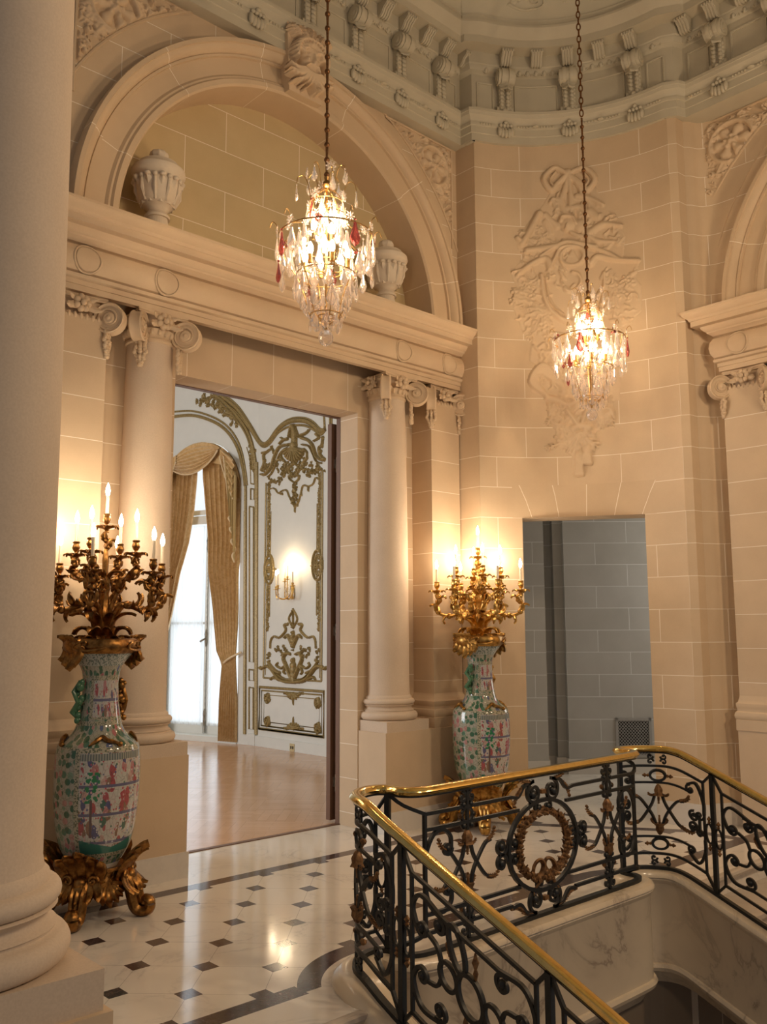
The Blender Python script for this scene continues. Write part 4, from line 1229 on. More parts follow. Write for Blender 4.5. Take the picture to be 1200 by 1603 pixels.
class Panel:
    def __init__(s, name, cs, sg):
        s.i = MB(); s.gl = []; s.cs, s.sg, s.name = cs, sg, name
    def fn(s, x, t, o=0.0): return RP(s.sg*(s.cs+x) if s.cs is not None else x, t, o)
    def iron(s, pts, r=0.0098, dense=True, taper=None):
        P = line(s.fn, pts) if dense else [s.fn(*q_) for q_ in pts]
        m = len(P); rr = r if taper is None else [r+(taper-r)*i/(m-1) for i in range(m)]
        s.i.tube(P, rr, 4, square=True); return s
    def scroll(s, c, R, a0, turns=1.3, hand=1, r=0.0095):
        pts = spir(c, R, a0, turns, hand); s.iron(pts, r, False); s.i.ell(s.fn(*c), R*0.24, 8, 6); return s
    def ring(s, c, rx, ry, r=0.0085, tilt=0.0): return s.iron(ell2(c, rx, ry, 30, tilt), r, False)
    def ball(s, c, r=0.014): s.i.ell(s.fn(*c), r, 8, 6); return s
    def new(s, nm):
        g = MB(); s.gl.append((nm,g)); return g
    def gleaf(s, c, ang, L=0.09, W=0.028, curl=0.35):
        """gilded acanthus leaves on both faces"""
        g = s.new('gilded_leaf'); L *= 1.25; n = 13; x, t = c; a = ang; P, R = [], []
        for i in range(n):
            u = i/(n-1); P.append(s.fn(x,t)); R.append(W*(0.30+0.22*math.sin(PI*min(1,u*1.25)))*(1-0.45*u))
            a += (curl*2.6/(n-1))*(0.25+1.9*u*u)*(1 if math.cos(ang) >= 0 else -1); x += L/(n-1)*math.cos(a); t += L/(n-1)*math.sin(a)
        g.tube(P, R, 7)
        g.ell(P[-1], W*0.42, 8, 6)
        for i in range(1, n-2, 2):
            d = (P[i+1]-P[i]).normalized(); q_ = nrm(s.sg*(s.cs+c[0]) if s.cs is not None else c[0]); nn = Vector((q_.x,q_.y,0)); up = d.cross(nn)
            for k in (-1,1):
                g.leaf(P[i], d*0.8+up*0.55*k, nn*k, W*0.95, W*0.34, 0.3, 4, 2, 0.35)
        return s
    def husk(s, c, dirn=1, h=0.085, w=0.03):
        """gilded bell husk; dirn +1 opens upward"""
        prof = [(0.004,-h*0.55),(0.014,-h*0.45),(w*0.95,-h*0.1),(w*0.85,h*0.15),(w*1.15,h*0.38),(w*0.5,h*0.36),(0.004,h*0.3)]
        g = s.new('gilded_husk'); g.lathe([(r, z*dirn) for r, z in prof][::dirn], s.fn(*c), 12, mod=lambda a,z: 1+0.16*math.cos(5*a))
        for k in (-1,1):
            s.gleaf((c[0]+k*w*0.6, c[1]+dirn*h*0.30), PI/2-k*1.25 if dirn > 0 else -PI/2+k*1.25, 0.045, 0.016, 0.7)
        p = s.fn(c[0], c[1]); g.ell(p+Vector((0,0,dirn*h*0.62)), (0.009,0.009,0.030), 7, 6); g.ell(p+Vector((0,0,dirn*h*0.95)), 0.008, 6, 5); return s
    def finial(s, c, ang, L=0.055):
        a = s.fn(*c); b = s.fn(c[0]+0.01*math.cos(ang), c[1]+0.01*math.sin(ang)); d = (b-a).normalized()
        s.new('gilded_finial').tube([a, a+d*L*0.25, a+d*L*0.4, a+d*L*0.65, a+d*L*0.8, a+d*L], [0.005,0.012,0.006,0.016,0.009,0.004], 8); return s
    def build(s):
        o = s.i.build(s.name, M['iron'], railing, 40)
        for nm, g in s.gl: g.build(nm, M['gilt_iron'], o, 45)
        return o
def frame_panel(P, a, b, pa, pb, arch=False):
    """a,b: local s of the vertical stiles; pa,pb: local s of posts"""
    P.iron([(a,0.175),(a,0.765)], 0.008); P.iron([(b,0.175),(b,0.765)], 0.008)
    P.iron([(a,0.765),(b,0.765)], 0.0085); P.iron([(a,0.175),(b,0.175)], 0.0085)
    for e_, p in ((a,pa),(b,pb)):
        if p is None: continue
        P.iron([(e_,0.765),(p,0.855)], 0.0085); P.iron([(e_,0.175),(p,0.085)], 0.0085)
        m_ = (e_+p)/2
        w_ = abs(e_-p)*0.36
        P.ring((m_,0.45), w_, 0.062, 0.006); P.finial((m_,0.512), PI/2, 0.05); P.finial((m_,0.388), -PI/2, 0.05)
def xmotif(P, c, w=0.17, t0=0.34, t1=0.60):
    m_ = (t0+t1)/2
    for k in (-1,1):
        P.iron(smooth_path([(c+k*0.022,t1-0.02),(c+k*0.05,m_+0.03),(c+k*w*0.72,t0+0.055),(c+k*w,t0+0.035)], 6), 0.0085)
        P.iron(smooth_path([(c+k*0.022,t0+0.02),(c+k*0.05,m_-0.03),(c+k*w*0.72,t1-0.055),(c+k*w,t1-0.035)], 6), 0.0085)
        P.gleaf((c+k*w*0.78,t1-0.045), 0.35 if k > 0 else PI-0.35, 0.085, 0.024, 0.5)
        P.gleaf((c+k*w*0.78,t0+0.045), -0.35 if k > 0 else PI+0.35, 0.085, 0.024, 0.5)
    P.husk((c,t1), -1); P.husk((c,t0), 1)
def stack(P, c):
    """vertical stack of small scrolls between the bars"""
    for t in (0.815,0.13):
        for k in (-1,1): P.scroll((c+k*0.035,t), 0.030, PI/2*(1+0), 1.0, k, 0.007)
    for t in (0.72,0.245):
        P.ring((c,t), 0.042, 0.040, 0.007)
        for k in (-1,1): P.ball((c+k*0.048,t), 0.012); P.ball((c+k*0.03,t+0.055), 0.017); P.ball((c+k*0.03,t-0.055), 0.017)
        P.finial((c-0.045,t), PI, 0.02); P.finial((c+0.045,t), 0, 0.02)
    P.iron([(c,0.86),(c,0.64)], 0.009); P.iron([(c,0.30),(c,0.09)], 0.009)

# ---- front panel (whole width)
FPn = Panel('scroll_panel', None, 1)
SF = 0.985
for t in (0.765,0.685): FPn.iron([(-SF,t),(-0.30 if t > 0.7 else -0.225,t)]); FPn.iron([(0.30 if t > 0.7 else 0.225,t),(SF,t)])
for t in (0.265,0.175): FPn.iron([(-SF,t),(-0.225 if t > 0.2 else -0.30,t)]); FPn.iron([(0.225 if t > 0.2 else 0.30,t),(SF,t)])
for sg in (-1,1):
    FPn.iron([(sg*SF,0.175),(sg*SF,0.765)])
    FPn.iron([(sg*SF,0.765),(sg*S1,0.855)]); FPn.iron([(sg*SF,0.175),(sg*S1,0.085)])
FPn.ring((0,0.465), 0.325, 0.252, 0.012)
for t, up in ((0.765,1),(0.165,-1)):
    for k in (-1,1):
        FPn.scroll((k*0.085,t), 0.068, PI/2*up if k > 0 else PI/2*up, 1.5, -k*up, 0.0095)
        FPn.ball((k*0.10,t-0.01*up), 0.026)
        FPn.iron(smooth_path([(k*0.085,t+0.066*up),(k*0.17,t+0.05*up),(k*0.23,t-0.005*up),(k*0.30,t)], 6), 0.0095)
        FPn.gleaf((k*0.10,t+0.062*up), 0.05 if k > 0 else PI-0.05, 0.10, 0.024, 0.3)
        FPn.gleaf((k*0.19,t+0.04*up), (-0.6*up if k > 0 else PI+0.6*up), 0.10, 0.026, -0.4)
    FPn.new('gilded_clasp').obox(FPn.fn(0,t), (0.02,0,0), (0,0.014,0), (0,0,0.012))
for k in (-1,1):
    for t in (0.51,0.42):
        FPn.scroll((k*0.385,t), 0.048, PI if k > 0 else 0, 1.3, 1 if (t > 0.46) == (k > 0) else -1, 0.009); FPn.ball((k*0.392,t), 0.026)
        FPn.scroll((k*0.275,t), 0.036, 0 if k > 0 else PI, 1.2, 1 if (t > 0.46) == (k < 0) else -1, 0.008); FPn.ball((k*0.272,t), 0.020)
    for t in (0.675,0.255):
        FPn.scroll((k*0.045,t), 0.036, PI/2 if t > 0.4 else -PI/2, 1.2, k if t < 0.4 else -k, 0.008); FPn.ball((k*0.045,t), 0.020)
    xmotif(FPn, k*0.665, 0.19, 0.335, 0.60)
    stack(FPn, k*0.665)
    for t, up in ((0.60,1),(0.33,-1)):
        FPn.iron(smooth_path([(k*SF,t-0.12*up),(k*(SF-0.012),t-0.02*up),(k*(SF-0.06),t+0.055*up),(k*(SF-0.13),t+0.07*up),(k*(SF-0.185),t+0.03*up),(k*(SF-0.19),t-0.03*up)], 6), 0.0095); FPn.scroll((k*(SF-0.162),t-0.03*up), 0.036, PI if k > 0 else 0, 1.25, up*k, 0.009); FPn.ball((k*(SF-0.162),t-0.03*up), 0.018)
fp = FPn.build()
wr = MB(); rnd = random.Random(5)
for i in range(46):
    a = PI/2+2*PI*(i+0.5)/46
    for j in range(4):
        b = rnd.uniform(0,2*PI); rr = 0.019
        x, t, o = (0.235+0.9*rr*math.cos(b))*math.cos(a), 0.465+(0.188+0.9*rr*math.cos(b))*math.sin(a), rr*math.sin(b)
        wr.ell(FPn.fn(x,t,o), (0.013,0.013,0.013), 6, 5)
    x, t = 0.235*math.cos(a), 0.465+0.188*math.sin(a)
    for o in (-1,1):
        q_ = Vector((-math.sin(a)*(1 if math.cos(a) > 0 else -1), 0, math.cos(a)*(1 if math.cos(a) > 0 else -1)))
        wr.leaf(FPn.fn(x,t,0.018*o), (math.cos(a)*0.5*(1 if i%2 else -1)+q_.x,0,math.sin(a)*0.5*(1 if i%2 else -1)+q_.z), (0,-o,0), 0.044, 0.013, 0.3, 5, 2)
wr.tube([FPn.fn(0.235*math.cos(2*PI*i/40),0.465+0.188*math.sin(2*PI*i/40)) for i in range(40)], 0.018, 8, closed=True)
wr.build('laurel_wreath', M['gilt_iron'], fp, 45)
bw = MB()
for k in (-1,1):
    bw.tube([FPn.fn(k*0.055+0.036*math.cos(t)*0.8-k*0.014*math.sin(t), 0.335+0.045*math.sin(t), 0.014*math.cos(t)) for t in np.linspace(0,2*PI,22)[:-1]], 0.011, 6, closed=True, flat=1.6)
    bw.tube([FPn.fn(0,0.305),FPn.fn(k*0.06,0.27,0.02),FPn.fn(k*0.10,0.225,0),FPn.fn(k*0.12,0.20,0.015)], [0.012,0.014,0.011,0.004], 6, flat=0.4)
bw.ell(FPn.fn(0,0.31,0.012), (0.022,0.02,0.02), 8, 6)
bw.build('ribbon_bow', M['gilt_iron'], fp, 45)

for sg in (-1,1):
    # lobe panel
    a, b = S1+0.065, S2-0.065; c = (a+b)/2; hw = (b-a)/2
    P = Panel('scroll_panel', c, sg)
    frame_panel(P, -hw, hw, S1-c, S2-c)
    for t, up in ((0.70,1),(0.24,-1)):
        P.ring((0,t), 0.052, 0.036, 0.0085); P.finial((-0.055,t), PI, 0.05); P.finial((0.055,t), 0, 0.05)
        P.iron([(-hw+0.10,t-0.048*up),(hw-0.10,t-0.048*up)], 0.0075)
        for k in (-1,1):
            P.iron(smooth_path([(k*hw,t-0.15*up),(k*(hw-0.004),t-0.06*up),(k*(hw-0.05),t+0.03*up),(k*(hw-0.115),t-0.005*up)], 6))
            P.scroll((k*(hw-0.095),t-0.03*up), 0.03, PI/2*up, 1.1, k*up, 0.008); P.ball((k*(hw-0.095),t-0.03*up), 0.015)
            P.scroll((k*(hw-0.035),t-0.17*up), 0.028, 0 if k > 0 else PI, 1.1, -k*up, 0.0075); P.ball((k*(hw-0.035),t-0.17*up), 0.014)
    for t in (0.812,0.128):
        for k in (-1,1):
            P.scroll((k*0.045,t+0.018), 0.022, PI if k > 0 else 0, 1.0, k, 0.006); P.scroll((k*0.045,t-0.018), 0.022, PI if k > 0 else 0, 1.0, -k, 0.006)
    xmotif(P, 0, min(0.17,hw-0.1), 0.345, 0.595)
    for k in (-1,1):
        for t in (0.505,0.435): P.scroll((k*(hw-0.075),t), 0.034, PI/2 if t > 0.47 else -PI/2, 1.3, k*(1 if t > 0.47 else -1), 0.0085)
        P.iron([(k*(hw-0.035),0.53),(k*(hw-0.035),0.41)], 0.0085)
    P.build()
    # sloping panels
    for s_a, s_b in ((S2,S3),(S3,S4)):
        a, b = s_a+0.065, s_b-0.065; c = (a+b)/2; hw = (b-a)/2
        P = Panel('scroll_panel', c, sg)
        frame_panel(P, -hw, hw, s_a-c, s_b-c if s_b < SEND else None)
        P.iron([(-hw+0.14,0.685),(hw-0.14,0.685)], 0.008); P.iron([(-hw+0.14,0.255),(hw-0.14,0.255)], 0.008)
        P.ring((0,0.47), 0.072, 0.083, 0.0105); P.ring((-0.125,0.47), 0.050, 0.052, 0.0095); P.ring((0.125,0.47), 0.050, 0.052, 0.0095)
        P.ring((-0.075,0.615), 0.040, 0.088, 0.0095, 0.35); P.ring((0.075,0.325), 0.040, 0.088, 0.0095, 0.35)
        P.finial((0.03,0.56), PI/2, 0.11); P.finial((-0.03,0.38), -PI/2, 0.11)
        P.gleaf((-0.10,0.55), PI*0.75, 0.05, 0.02); P.gleaf((0.10,0.39), -PI*0.25, 0.05, 0.02)
        for k in (-1,1):
            for up in (-1,1):
                P.iron(smooth_path([(k*0.16,0.47+up*0.215),(k*(hw-0.06),0.47+up*0.235),(k*(hw-0.005),0.47+up*0.16),(k*(hw-0.03),0.47+up*0.085)], 6), 0.0095)
                P.scroll((k*(hw-0.065),0.47+up*0.10), 0.036, 0 if k > 0 else PI, 1.25, -k*up, 0.009); P.ball((k*(hw-0.065),0.47+up*0.10), 0.02)
                P.scroll((k*0.175,0.47+up*0.175), 0.036, PI/2*up, 1.25, k*up, 0.009); P.ball((k*0.175,0.47+up*0.175), 0.02)
                P.iron(smooth_path([(k*(hw-0.10),0.47+up*0.10),(k*0.19,0.47+up*0.08),(k*0.165,0.47+up*0.03)], 6), 0.0085)
        P.build()
# ================================================================== carved stone
def px_ray(x, y): return F*1408.4 + R2*(x-600) - U2*(y-801.5)
def on_y(x, y, Y):
    r = px_ray(x,y); t = Y/r.y; return (r.x*t, 1.7+r.z*t)
def on_x(x, y, X):
    r = px_ray(x,y); t = X/r.x; return (r.y*t, 1.7+r.z*t)
# keystone with a carved bearded mask
kt = thing('keystone', 'carved keystone with a bearded mask at the top of the great arch', 'keystone', (XC,YW,6.275))
kb = MB()
kb.add([(-0.175,-0.14,0.0),(0.175,-0.14,0.0),(0.225,-0.17,0.60),(-0.225,-0.17,0.60),(-0.175,0.288,0.0),(0.175,0.288,0.0),(0.225,0.0,0.60),(-0.225,0.0,0.60)],
       [(0,1,2,3),(0,4,5,1),(1,5,6,2),(2,6,7,3),(3,7,4,0),(4,7,6,5)])
kb.build('block', M['stone'], kt, 0)
rl = Relief(-0.26,-0.05,0.26,0.78,0.008)
rl.stroke([(0,0.29),(0,0.42)], [0.115,0.125], 0.105)                      # face
rl.stroke([(0,0.40),(0,0.30)], [0.022,0.034], 0.145)                    # nose
for k in (1,):
    rl.stroke([(0.03,0.425),(0.075,0.44),(0.11,0.42)], 0.022, 0.125); rl.disc((0.05,0.385), 0.022, 0.112)
    rl.disc((0.06,0.33), 0.035, 0.115)
    rl.stroke([(0.0,0.275),(0.05,0.275),(0.085,0.24)], [0.024,0.014], 0.13)
    rnd = random.Random(9)
    for i in range(9):
        a = -PI/2+0.16*i; L = 0.16+0.06*rnd.random()
        x0_, y0_ = 0.09*math.cos(a)*1.0, 0.225+0.03*math.sin(a)
        rl.stroke(smooth_path([(x0_,y0_),(x0_+L*0.5*math.cos(a)+0.015,y0_+L*0.5*math.sin(a)),(x0_+L*math.cos(a+0.3),y0_+L*math.sin(a+0.3))],5), [0.027,0.012], 0.115)
    for i in range(8):
        a = -0.2+0.24*i; x0_, y0_ = 0.10*math.cos(a), 0.40+0.09*math.sin(a)
        rl.stroke(smooth_path([(x0_,y0_),(x0_+0.07*math.cos(a+0.5),y0_+0.07*math.sin(a+0.5)),(x0_+0.12*math.cos(a-0.8),y0_+0.12*math.sin(a-0.8))],5), [0.022,0.012], 0.115)
    for i in range(3): rl.leaf((0.02+0.05*i,0.56), PI/2-0.4*i, 0.17, 0.05, 0.11, 4)
rl.mirror(0.0)
rl.mesh('mask', M['stone'], lambda u,v,h: (u*0.92, -0.138-0.03*v/0.66-h, 0.02+v*0.80), kt, noise=0)

def spandrel_field(hand=1):
    """relief in (offset from arch axis, height above the springing); mirrored by the map"""
    rl = Relief(0.98, 0.72, 2.03, 2.0, 0.007)
    c = (1.70,1.68)
    rl.ring(c, 0.195, 0.195, 0.022, 0.05)
    rl.flower(c, 0.17, 0.06, 6); rl.flower(c, 0.075, 0.075, 5, 0.4)
    for i in range(14):
        a = 2*PI*i/14; rl.leaf((c[0]+0.19*math.cos(a), c[1]+0.19*math.sin(a)), a+1.15, 0.11, 0.05, 0.045, 3)
    for i in range(7):
        t = i/6; x = 1.79+0.06*t; y = 1.40-0.60*t
        W = 0.10*(1-0.65*t)
        rl.leaf((x,y), -PI/2-0.5+0.9*(i%2), 0.17*(1-0.4*t), W*0.7, 0.05, 4)
        rl.stroke([(x-0.04*(1-t),y),(x-0.01,y-0.1)], [0.03*(1-0.5*t),0.015], 0.045)
    for i in range(7):
        t = i/6; x = 1.42-0.42*t; y = 1.73+0.11*t
        rl.leaf((x,y), PI-0.5+0.9*(i%2), 0.18*(1-0.4*t), 0.07*(1-0.6*t), 0.05, 4)
        rl.disc((x,y-0.03), 0.034*(1-0.5*t), 0.05)
    for p, a in (((1.86,1.86),-2.2),((1.84,1.42),2.2),((1.40,1.62),3.6),((1.5,1.42),3.9),((1.88,1.62),1.7)):
        rl.leaf(p, a, 0.13, 0.06, 0.045, 4)
    rnd = random.Random(21)
    for _ in range(230):
        x, y = rnd.uniform(1.0,2.0), rnd.uniform(0.8,1.96)
        if math.hypot(x,y) < 2.2 or math.hypot(x-c[0],y-c[1]) < 0.20: continue
        a = math.atan2(y-c[1], x-c[0])+PI/2+rnd.uniform(-0.9,0.9)
        if rnd.random() < 0.75: rl.leaf((x,y), a, rnd.uniform(0.09,0.15), rnd.uniform(0.03,0.05), rnd.uniform(0.025,0.05), 3)
        else: rl.spiral((x,y), 0.03, 1.2, a, 0.011, 0.045)
    U = rl.u0+np.arange(rl.nu)*rl.res; V = rl.v0+np.arange(rl.nv)*rl.res
    keep = (np.hypot(U[None,:], V[:,None]) > 2.26) & (U[None,:] < 1.965) & (V[:,None] < 1.945)
    rl.h *= keep
    return rl
def spandrel(name, label, fn, group):
    rt = thing(name, label, 'relief', (0,0,0), group)
    spandrel_field().mesh('foliage', M['stone'], fn, rt, blur=1)
    e_ = MB(); pts = []
    R_ = 2.245
    for i in range(25):
        a = math.asin(0.70/R_)+(math.asin(1.92/R_)-math.asin(0.70/R_))*i/24; pts.append((R_*math.cos(a), R_*math.sin(a)))
    ring_ = pts+[(0.95,1.93),(1.97,1.93)]
    P = [fn(u,v,0.004) for u,v in pts if v < 1.95]+[fn(1.06,1.96,0.004),fn(1.985,1.96,0.004),fn(1.985,0.9,0.004)]
    e_.tube(P, 0.012, 5); e_.build('border', M['stone'], rt, 40)
    return rt
spandrel('spandrel_relief', 'carved rosette and leaf panel right of the great arch, beside the concave corner', lambda u,v,h: (XC+u, YW+0.001-h, ACZ-0.03+v), 'carved spandrel panels')
spandrel('spandrel_relief', 'carved rosette and leaf panel at the top left beside the foreground column', lambda u,v,h: (XC-u, YW+0.001-h, ACZ-0.03+v), 'carved spandrel panels')
spandrel('spandrel_relief', 'carved rosette and leaf panel above the arch at the right edge', lambda u,v,h: (7.901-h, YE+u*1.10, ACZ-0.03+v), 'carved spandrel panels')

# ---- trophy cartouche on the concave wall
def px_uz(x, y):
    r = px_ray(x,y); u = arc_at_bearing(math.atan2(r.y,r.x)); p = arc_pt(u); return (u, 1.7+r.z/math.hypot(r.x,r.y)*p.length)
zc_ = lambda zx, zy: px_uz(780+zx/3.083, 240+zy/3.083)
ct = Relief(0.22, 2.85, 1.90, 6.60, 0.0075)
Z = lambda pts: [zc_(*p) for p in pts]
k_ = 0.0021                                                         # metres per zoomed pixel
ct.slab(Z([(250,190),(215,250),(150,330),(85,410),(95,470),(140,480),(60,580),(85,640),(60,720),(125,880),(165,890),(150,1000),(190,1020),(140,1090),(160,1150),(230,1180),(240,1290),(290,1300),(270,1370),(300,1420),(355,1430),(350,1540),(385,1565),(410,1540),(410,1500),(440,1495),(440,1420),(470,1340),(540,1310),(550,1200),(580,1190),(590,1080),(560,980),(550,880),(690,760),(690,640),(660,600),(680,520),(600,510),(610,400),(580,340),(500,240),(470,170),(400,200)]), 0.006)
def S_(pts, r, h, n=6): ct.stroke(smooth_path(Z(pts), n), [q_*k_*0.8 for q_ in r] if hasattr(r,'__len__') else r*k_*0.8, h)
def D_(p, r, h): ct.disc(zc_(*p), r*k_, h)
D_((333,98), 26, 0.05)
for cx_, sg in ((264,-1),(418,1)):
    S_([(333,110),(300 if sg < 0 else 370,85),(cx_,75),(cx_+sg*46,125),(cx_+sg*10,180),(cx_-sg*20,150),(333+sg*10,112)], [16,20], 0.045)
    S_([(cx_-sg*10,95),(cx_+sg*15,130),(cx_,165)], [9,6], 0.04)
S_([(333,118),(318,180),(296,240)], [14,24], 0.035); S_([(338,118),(345,180),(350,255)], [12,20], 0.038); S_([(345,112),(385,160),(400,195)], [10,14], 0.03)
S_([(250,240),(262,222),(290,232)], [12,8], 0.04); S_([(380,210),(440,220),(500,250)], [22,14], 0.04); S_([(300,230),(320,300),(300,330)], [26,20], 0.035)
S_([(196,292),(115,438)], 22, 0.05, 2); S_([(225,300),(255,330),(285,355)], 20, 0.035); S_([(230,335),(250,390)], [26,18], 0.03)
S_([(136,472),(285,450)], 22, 0.05, 2); S_([(90,410),(118,440)], 16, 0.04, 2)
S_([(590,352),(505,345),(440,385)], [14,26], 0.045); S_([(575,430),(480,425),(430,398)], [12,20], 0.035); S_([(440,285),(480,310),(490,300)], [30,12], 0.045)
S_([(330,270),(390,262),(430,300)], [22,18], 0.04)
D_((338,345), 42, 0.06); S_([(300,330),(310,312),(355,315),(372,345)], [16,12], 0.075); S_([(330,350),(322,375)], [12,8], 0.078)
D_((395,352), 36, 0.05); S_([(350,385),(380,400),(430,405)], 14, 0.045)
S_([(90,590),(150,540),(225,510),(250,555)], [14,22], 0.05); S_([(65,575),(120,560),(190,520)], [8,14], 0.045)
S_([(445,535),(480,500),(560,515),(675,520)], [22,12], 0.05); S_([(440,455),(520,480),(600,520)], [20,10], 0.045)
S_([(200,500),(270,455),(330,430),(400,440),(470,455)], [12,16], 0.05)
S_([(250,555),(275,500),(300,460),(355,450),(405,465),(425,510),(445,540)], 12, 0.05)
ct.ring(zc_(355,500), 0.115, 0.095, 0.022, 0.045, 30)
for i in range(7): S_([(355,470),(320+12*i,535)], [8,12], 0.03, 2)
S_([(205,590),(215,680),(245,750),(300,800),(345,815)], [14,18], 0.05); S_([(225,600),(238,680),(268,740),(320,785)], 7, 0.04)
S_([(512,580),(510,650),(480,690)], [12,14], 0.045)
S_([(355,575),(385,585),(398,620),(375,655),(335,665),(320,650)], [10,14], 0.035); S_([(350,650),(365,635)], 8, 0.035)
rnd = random.Random(12)
for cx_, cy_, n_, sp in ((120,680,16,55),(190,800,14,55),(250,850,8,40),(590,650,16,60),(545,720,8,35),(180,410,8,40),(270,1250,9,35),(500,1270,9,35),(320,1370,10,40),(300,1330,6,30)):
    for i in range(n_):
        x, y = cx_+rnd.uniform(-sp,sp), cy_+rnd.uniform(-sp,sp)
        if rnd.random() < 0.5: ct.flower(zc_(x,y), rnd.uniform(18,26)*k_, 0.042, 5, rnd.random())
        else: ct.leaf(zc_(x,y), rnd.uniform(0,2*PI), rnd.uniform(45,70)*k_, 17*k_, 0.036, 3)
S_([(250,870),(330,880),(380,890)], [16,8], 0.04); S_([(310,810),(322,795)], 8, 0.04)
for i in range(5): S_([(240+8*i,880),(265+14*i,950+8*i),(300+16*i,1010)], [8,14], 0.03)
for i in range(6): S_([(330,1150),(250-6*i,1090-14*i),(190-8*i,1060+8*i),(170+12*i,1100+14*i)], [10,15], 0.034+0.002*i)
S_([(170,930),(200,960),(250,960)], [10,14], 0.03); S_([(190,940),(215,920)], 10, 0.03)
S_([(235,1180),(290,1195),(330,1215),(385,1195),(430,1170)], [20,14], 0.045); S_([(300,1170),(350,1130),(400,1090)], [14,18], 0.03)
for p in ((265,1250),(285,1285),(480,1215),(520,1260)): ct.spiral(zc_(*p), 32*k_, 1.3, rnd.random()*6, 9*k_, 0.035)
S_([(330,1240),(395,1330)], 14, 0.05, 2); S_([(430,1230),(395,1330)], 14, 0.045, 2); S_([(360,1330),(395,1318),(440,1325)], 22, 0.05)
for a in (-2.6,-2.2,-1.9,-1.2,-0.8): ct.leaf(zc_(395,1345), a, 0.24, 0.06, 0.04, 4)
for x, y0_, y1_ in ((388,1460,1552),(428,1420,1500)):
    S_([(x-15,y0_-110),(x-4,y0_-30)], 8, 0.03, 2); D_((x,y0_), 22, 0.05); D_((x,y0_+14), 24, 0.045)
    for i in range(5): S_([(x-14+7*i,y0_+22),(x-20+10*i,y1_)], [6,8], 0.038, 2)
rnd = random.Random(33)
REG = [((110,420),(330,640),60),((380,300),(600,460),50),((90,600),(240,860),70),((500,560),(660,840),60),((180,930),(330,1160),60),((240,1190),(560,1300),70),((270,1310),(480,1400),40),((260,200),(480,330),45)]
for (xa,ya),(xb,yb),n_ in REG:
    for i in range(n_):
        x, y = rnd.uniform(xa,xb), rnd.uniform(ya,yb); a = math.atan2(y-700, x-360)+rnd.uniform(-0.8,0.8); L_ = rnd.uniform(18,46)
        dx, dy = L_*math.cos(a), L_*math.sin(a); b_ = rnd.uniform(-0.4,0.4)
        S_([(x-dx/2,y-dy/2),(x-dy*b_,y+dx*b_),(x+dx/2,y+dy/2)], [rnd.uniform(5,10),3], rnd.uniform(0.016,0.040), 4)
def ct_map(u, v, h):
    p = arc_pt(u, h*0.85+0.001); return (p.x, p.y, v)
tag(ct.mesh('trophy_relief', M['stone'], ct_map, blur=1), 'pale carved trophy relief with bow, shield and tassels on the concave corner wall', 'relief')

# ---- stone urns on the cornice
def urn(label, x, y, z, s=1.0):
    rt = thing('urn', label, 'urn', (x,y,z+0.15*s), 'stone urns on the cornice')
    pb = MB(); pb.lathe([(0.11,-0.15),(0.11,-0.08),(0.085,-0.06),(0.08,0.0)], n=28); pb.build('plinth', M['urn'], rt, 0)
    b = MB()
    b.lathe([(0.095,0),(0.095,0.02),(0.085,0.03),(0.075,0.045),(0.068,0.058),(0.085,0.075),(0.09,0.085),(0.12,0.10),(0.145,0.13),(0.158,0.18),(0.165,0.24),(0.17,0.30),(0.178,0.315),(0.195,0.33),(0.205,0.355),(0.20,0.385),(0.18,0.40),(0.175,0.41),(0.16,0.42),(0.15,0.44),(0.10,0.455),(0.06,0.462)], n=40)
    b.build('body', M['urn'], rt, 40)
    lf = MB()
    for k in range(10):
        a = 2*PI*k/10; c, s_ = math.cos(a), math.sin(a)
        lf.leaf((0.122*c,0.122*s_,0.095), (c*0.25,s_*0.25,1), (c,s_,0.0), 0.20, 0.050, 0.10, 10, 5, 0.2)
        lf.ell((0.180*c,0.180*s_,0.287), (0.026,0.026,0.018), 8, 5)
        a += PI/10; c, s_ = math.cos(a), math.sin(a)
        lf.tube([(0.125*c,0.125*s_,0.11),(0.165*c,0.165*s_,0.19),(0.173*c,0.173*s_,0.28)], [0.012,0.016,0.008], 6)
        lf.ell((0.176*c,0.176*s_,0.285), 0.020, 7, 5)
    lf.build('acanthus_leaves', M['urn'], rt, 45)
    k_2 = MB()
    k_2.lathe([(0.055,0.455),(0.06,0.47),(0.045,0.478),(0.06,0.49),(0.07,0.515),(0.062,0.54),(0.035,0.555),(0.0,0.557)], n=28, mod=lambda a,z: 1+0.09*math.cos(9*a) if z > 0.485 else 1)
    k_2.build('knob', M['urn'], rt, 50)
    rt.scale = (s,s,s)
    return rt
ux, _ = on_y(247, 300, 5.93)
urn('carved stone urn in shadow, at the left end of the cornice under the arch', ux, 5.93, 4.668, 1.0)
ux2, _ = on_y(604, 430, 5.93)
urn('carved stone urn on the cornice to the right, behind the nearer chandelier', ux2, 5.93, 4.668, 1.0)

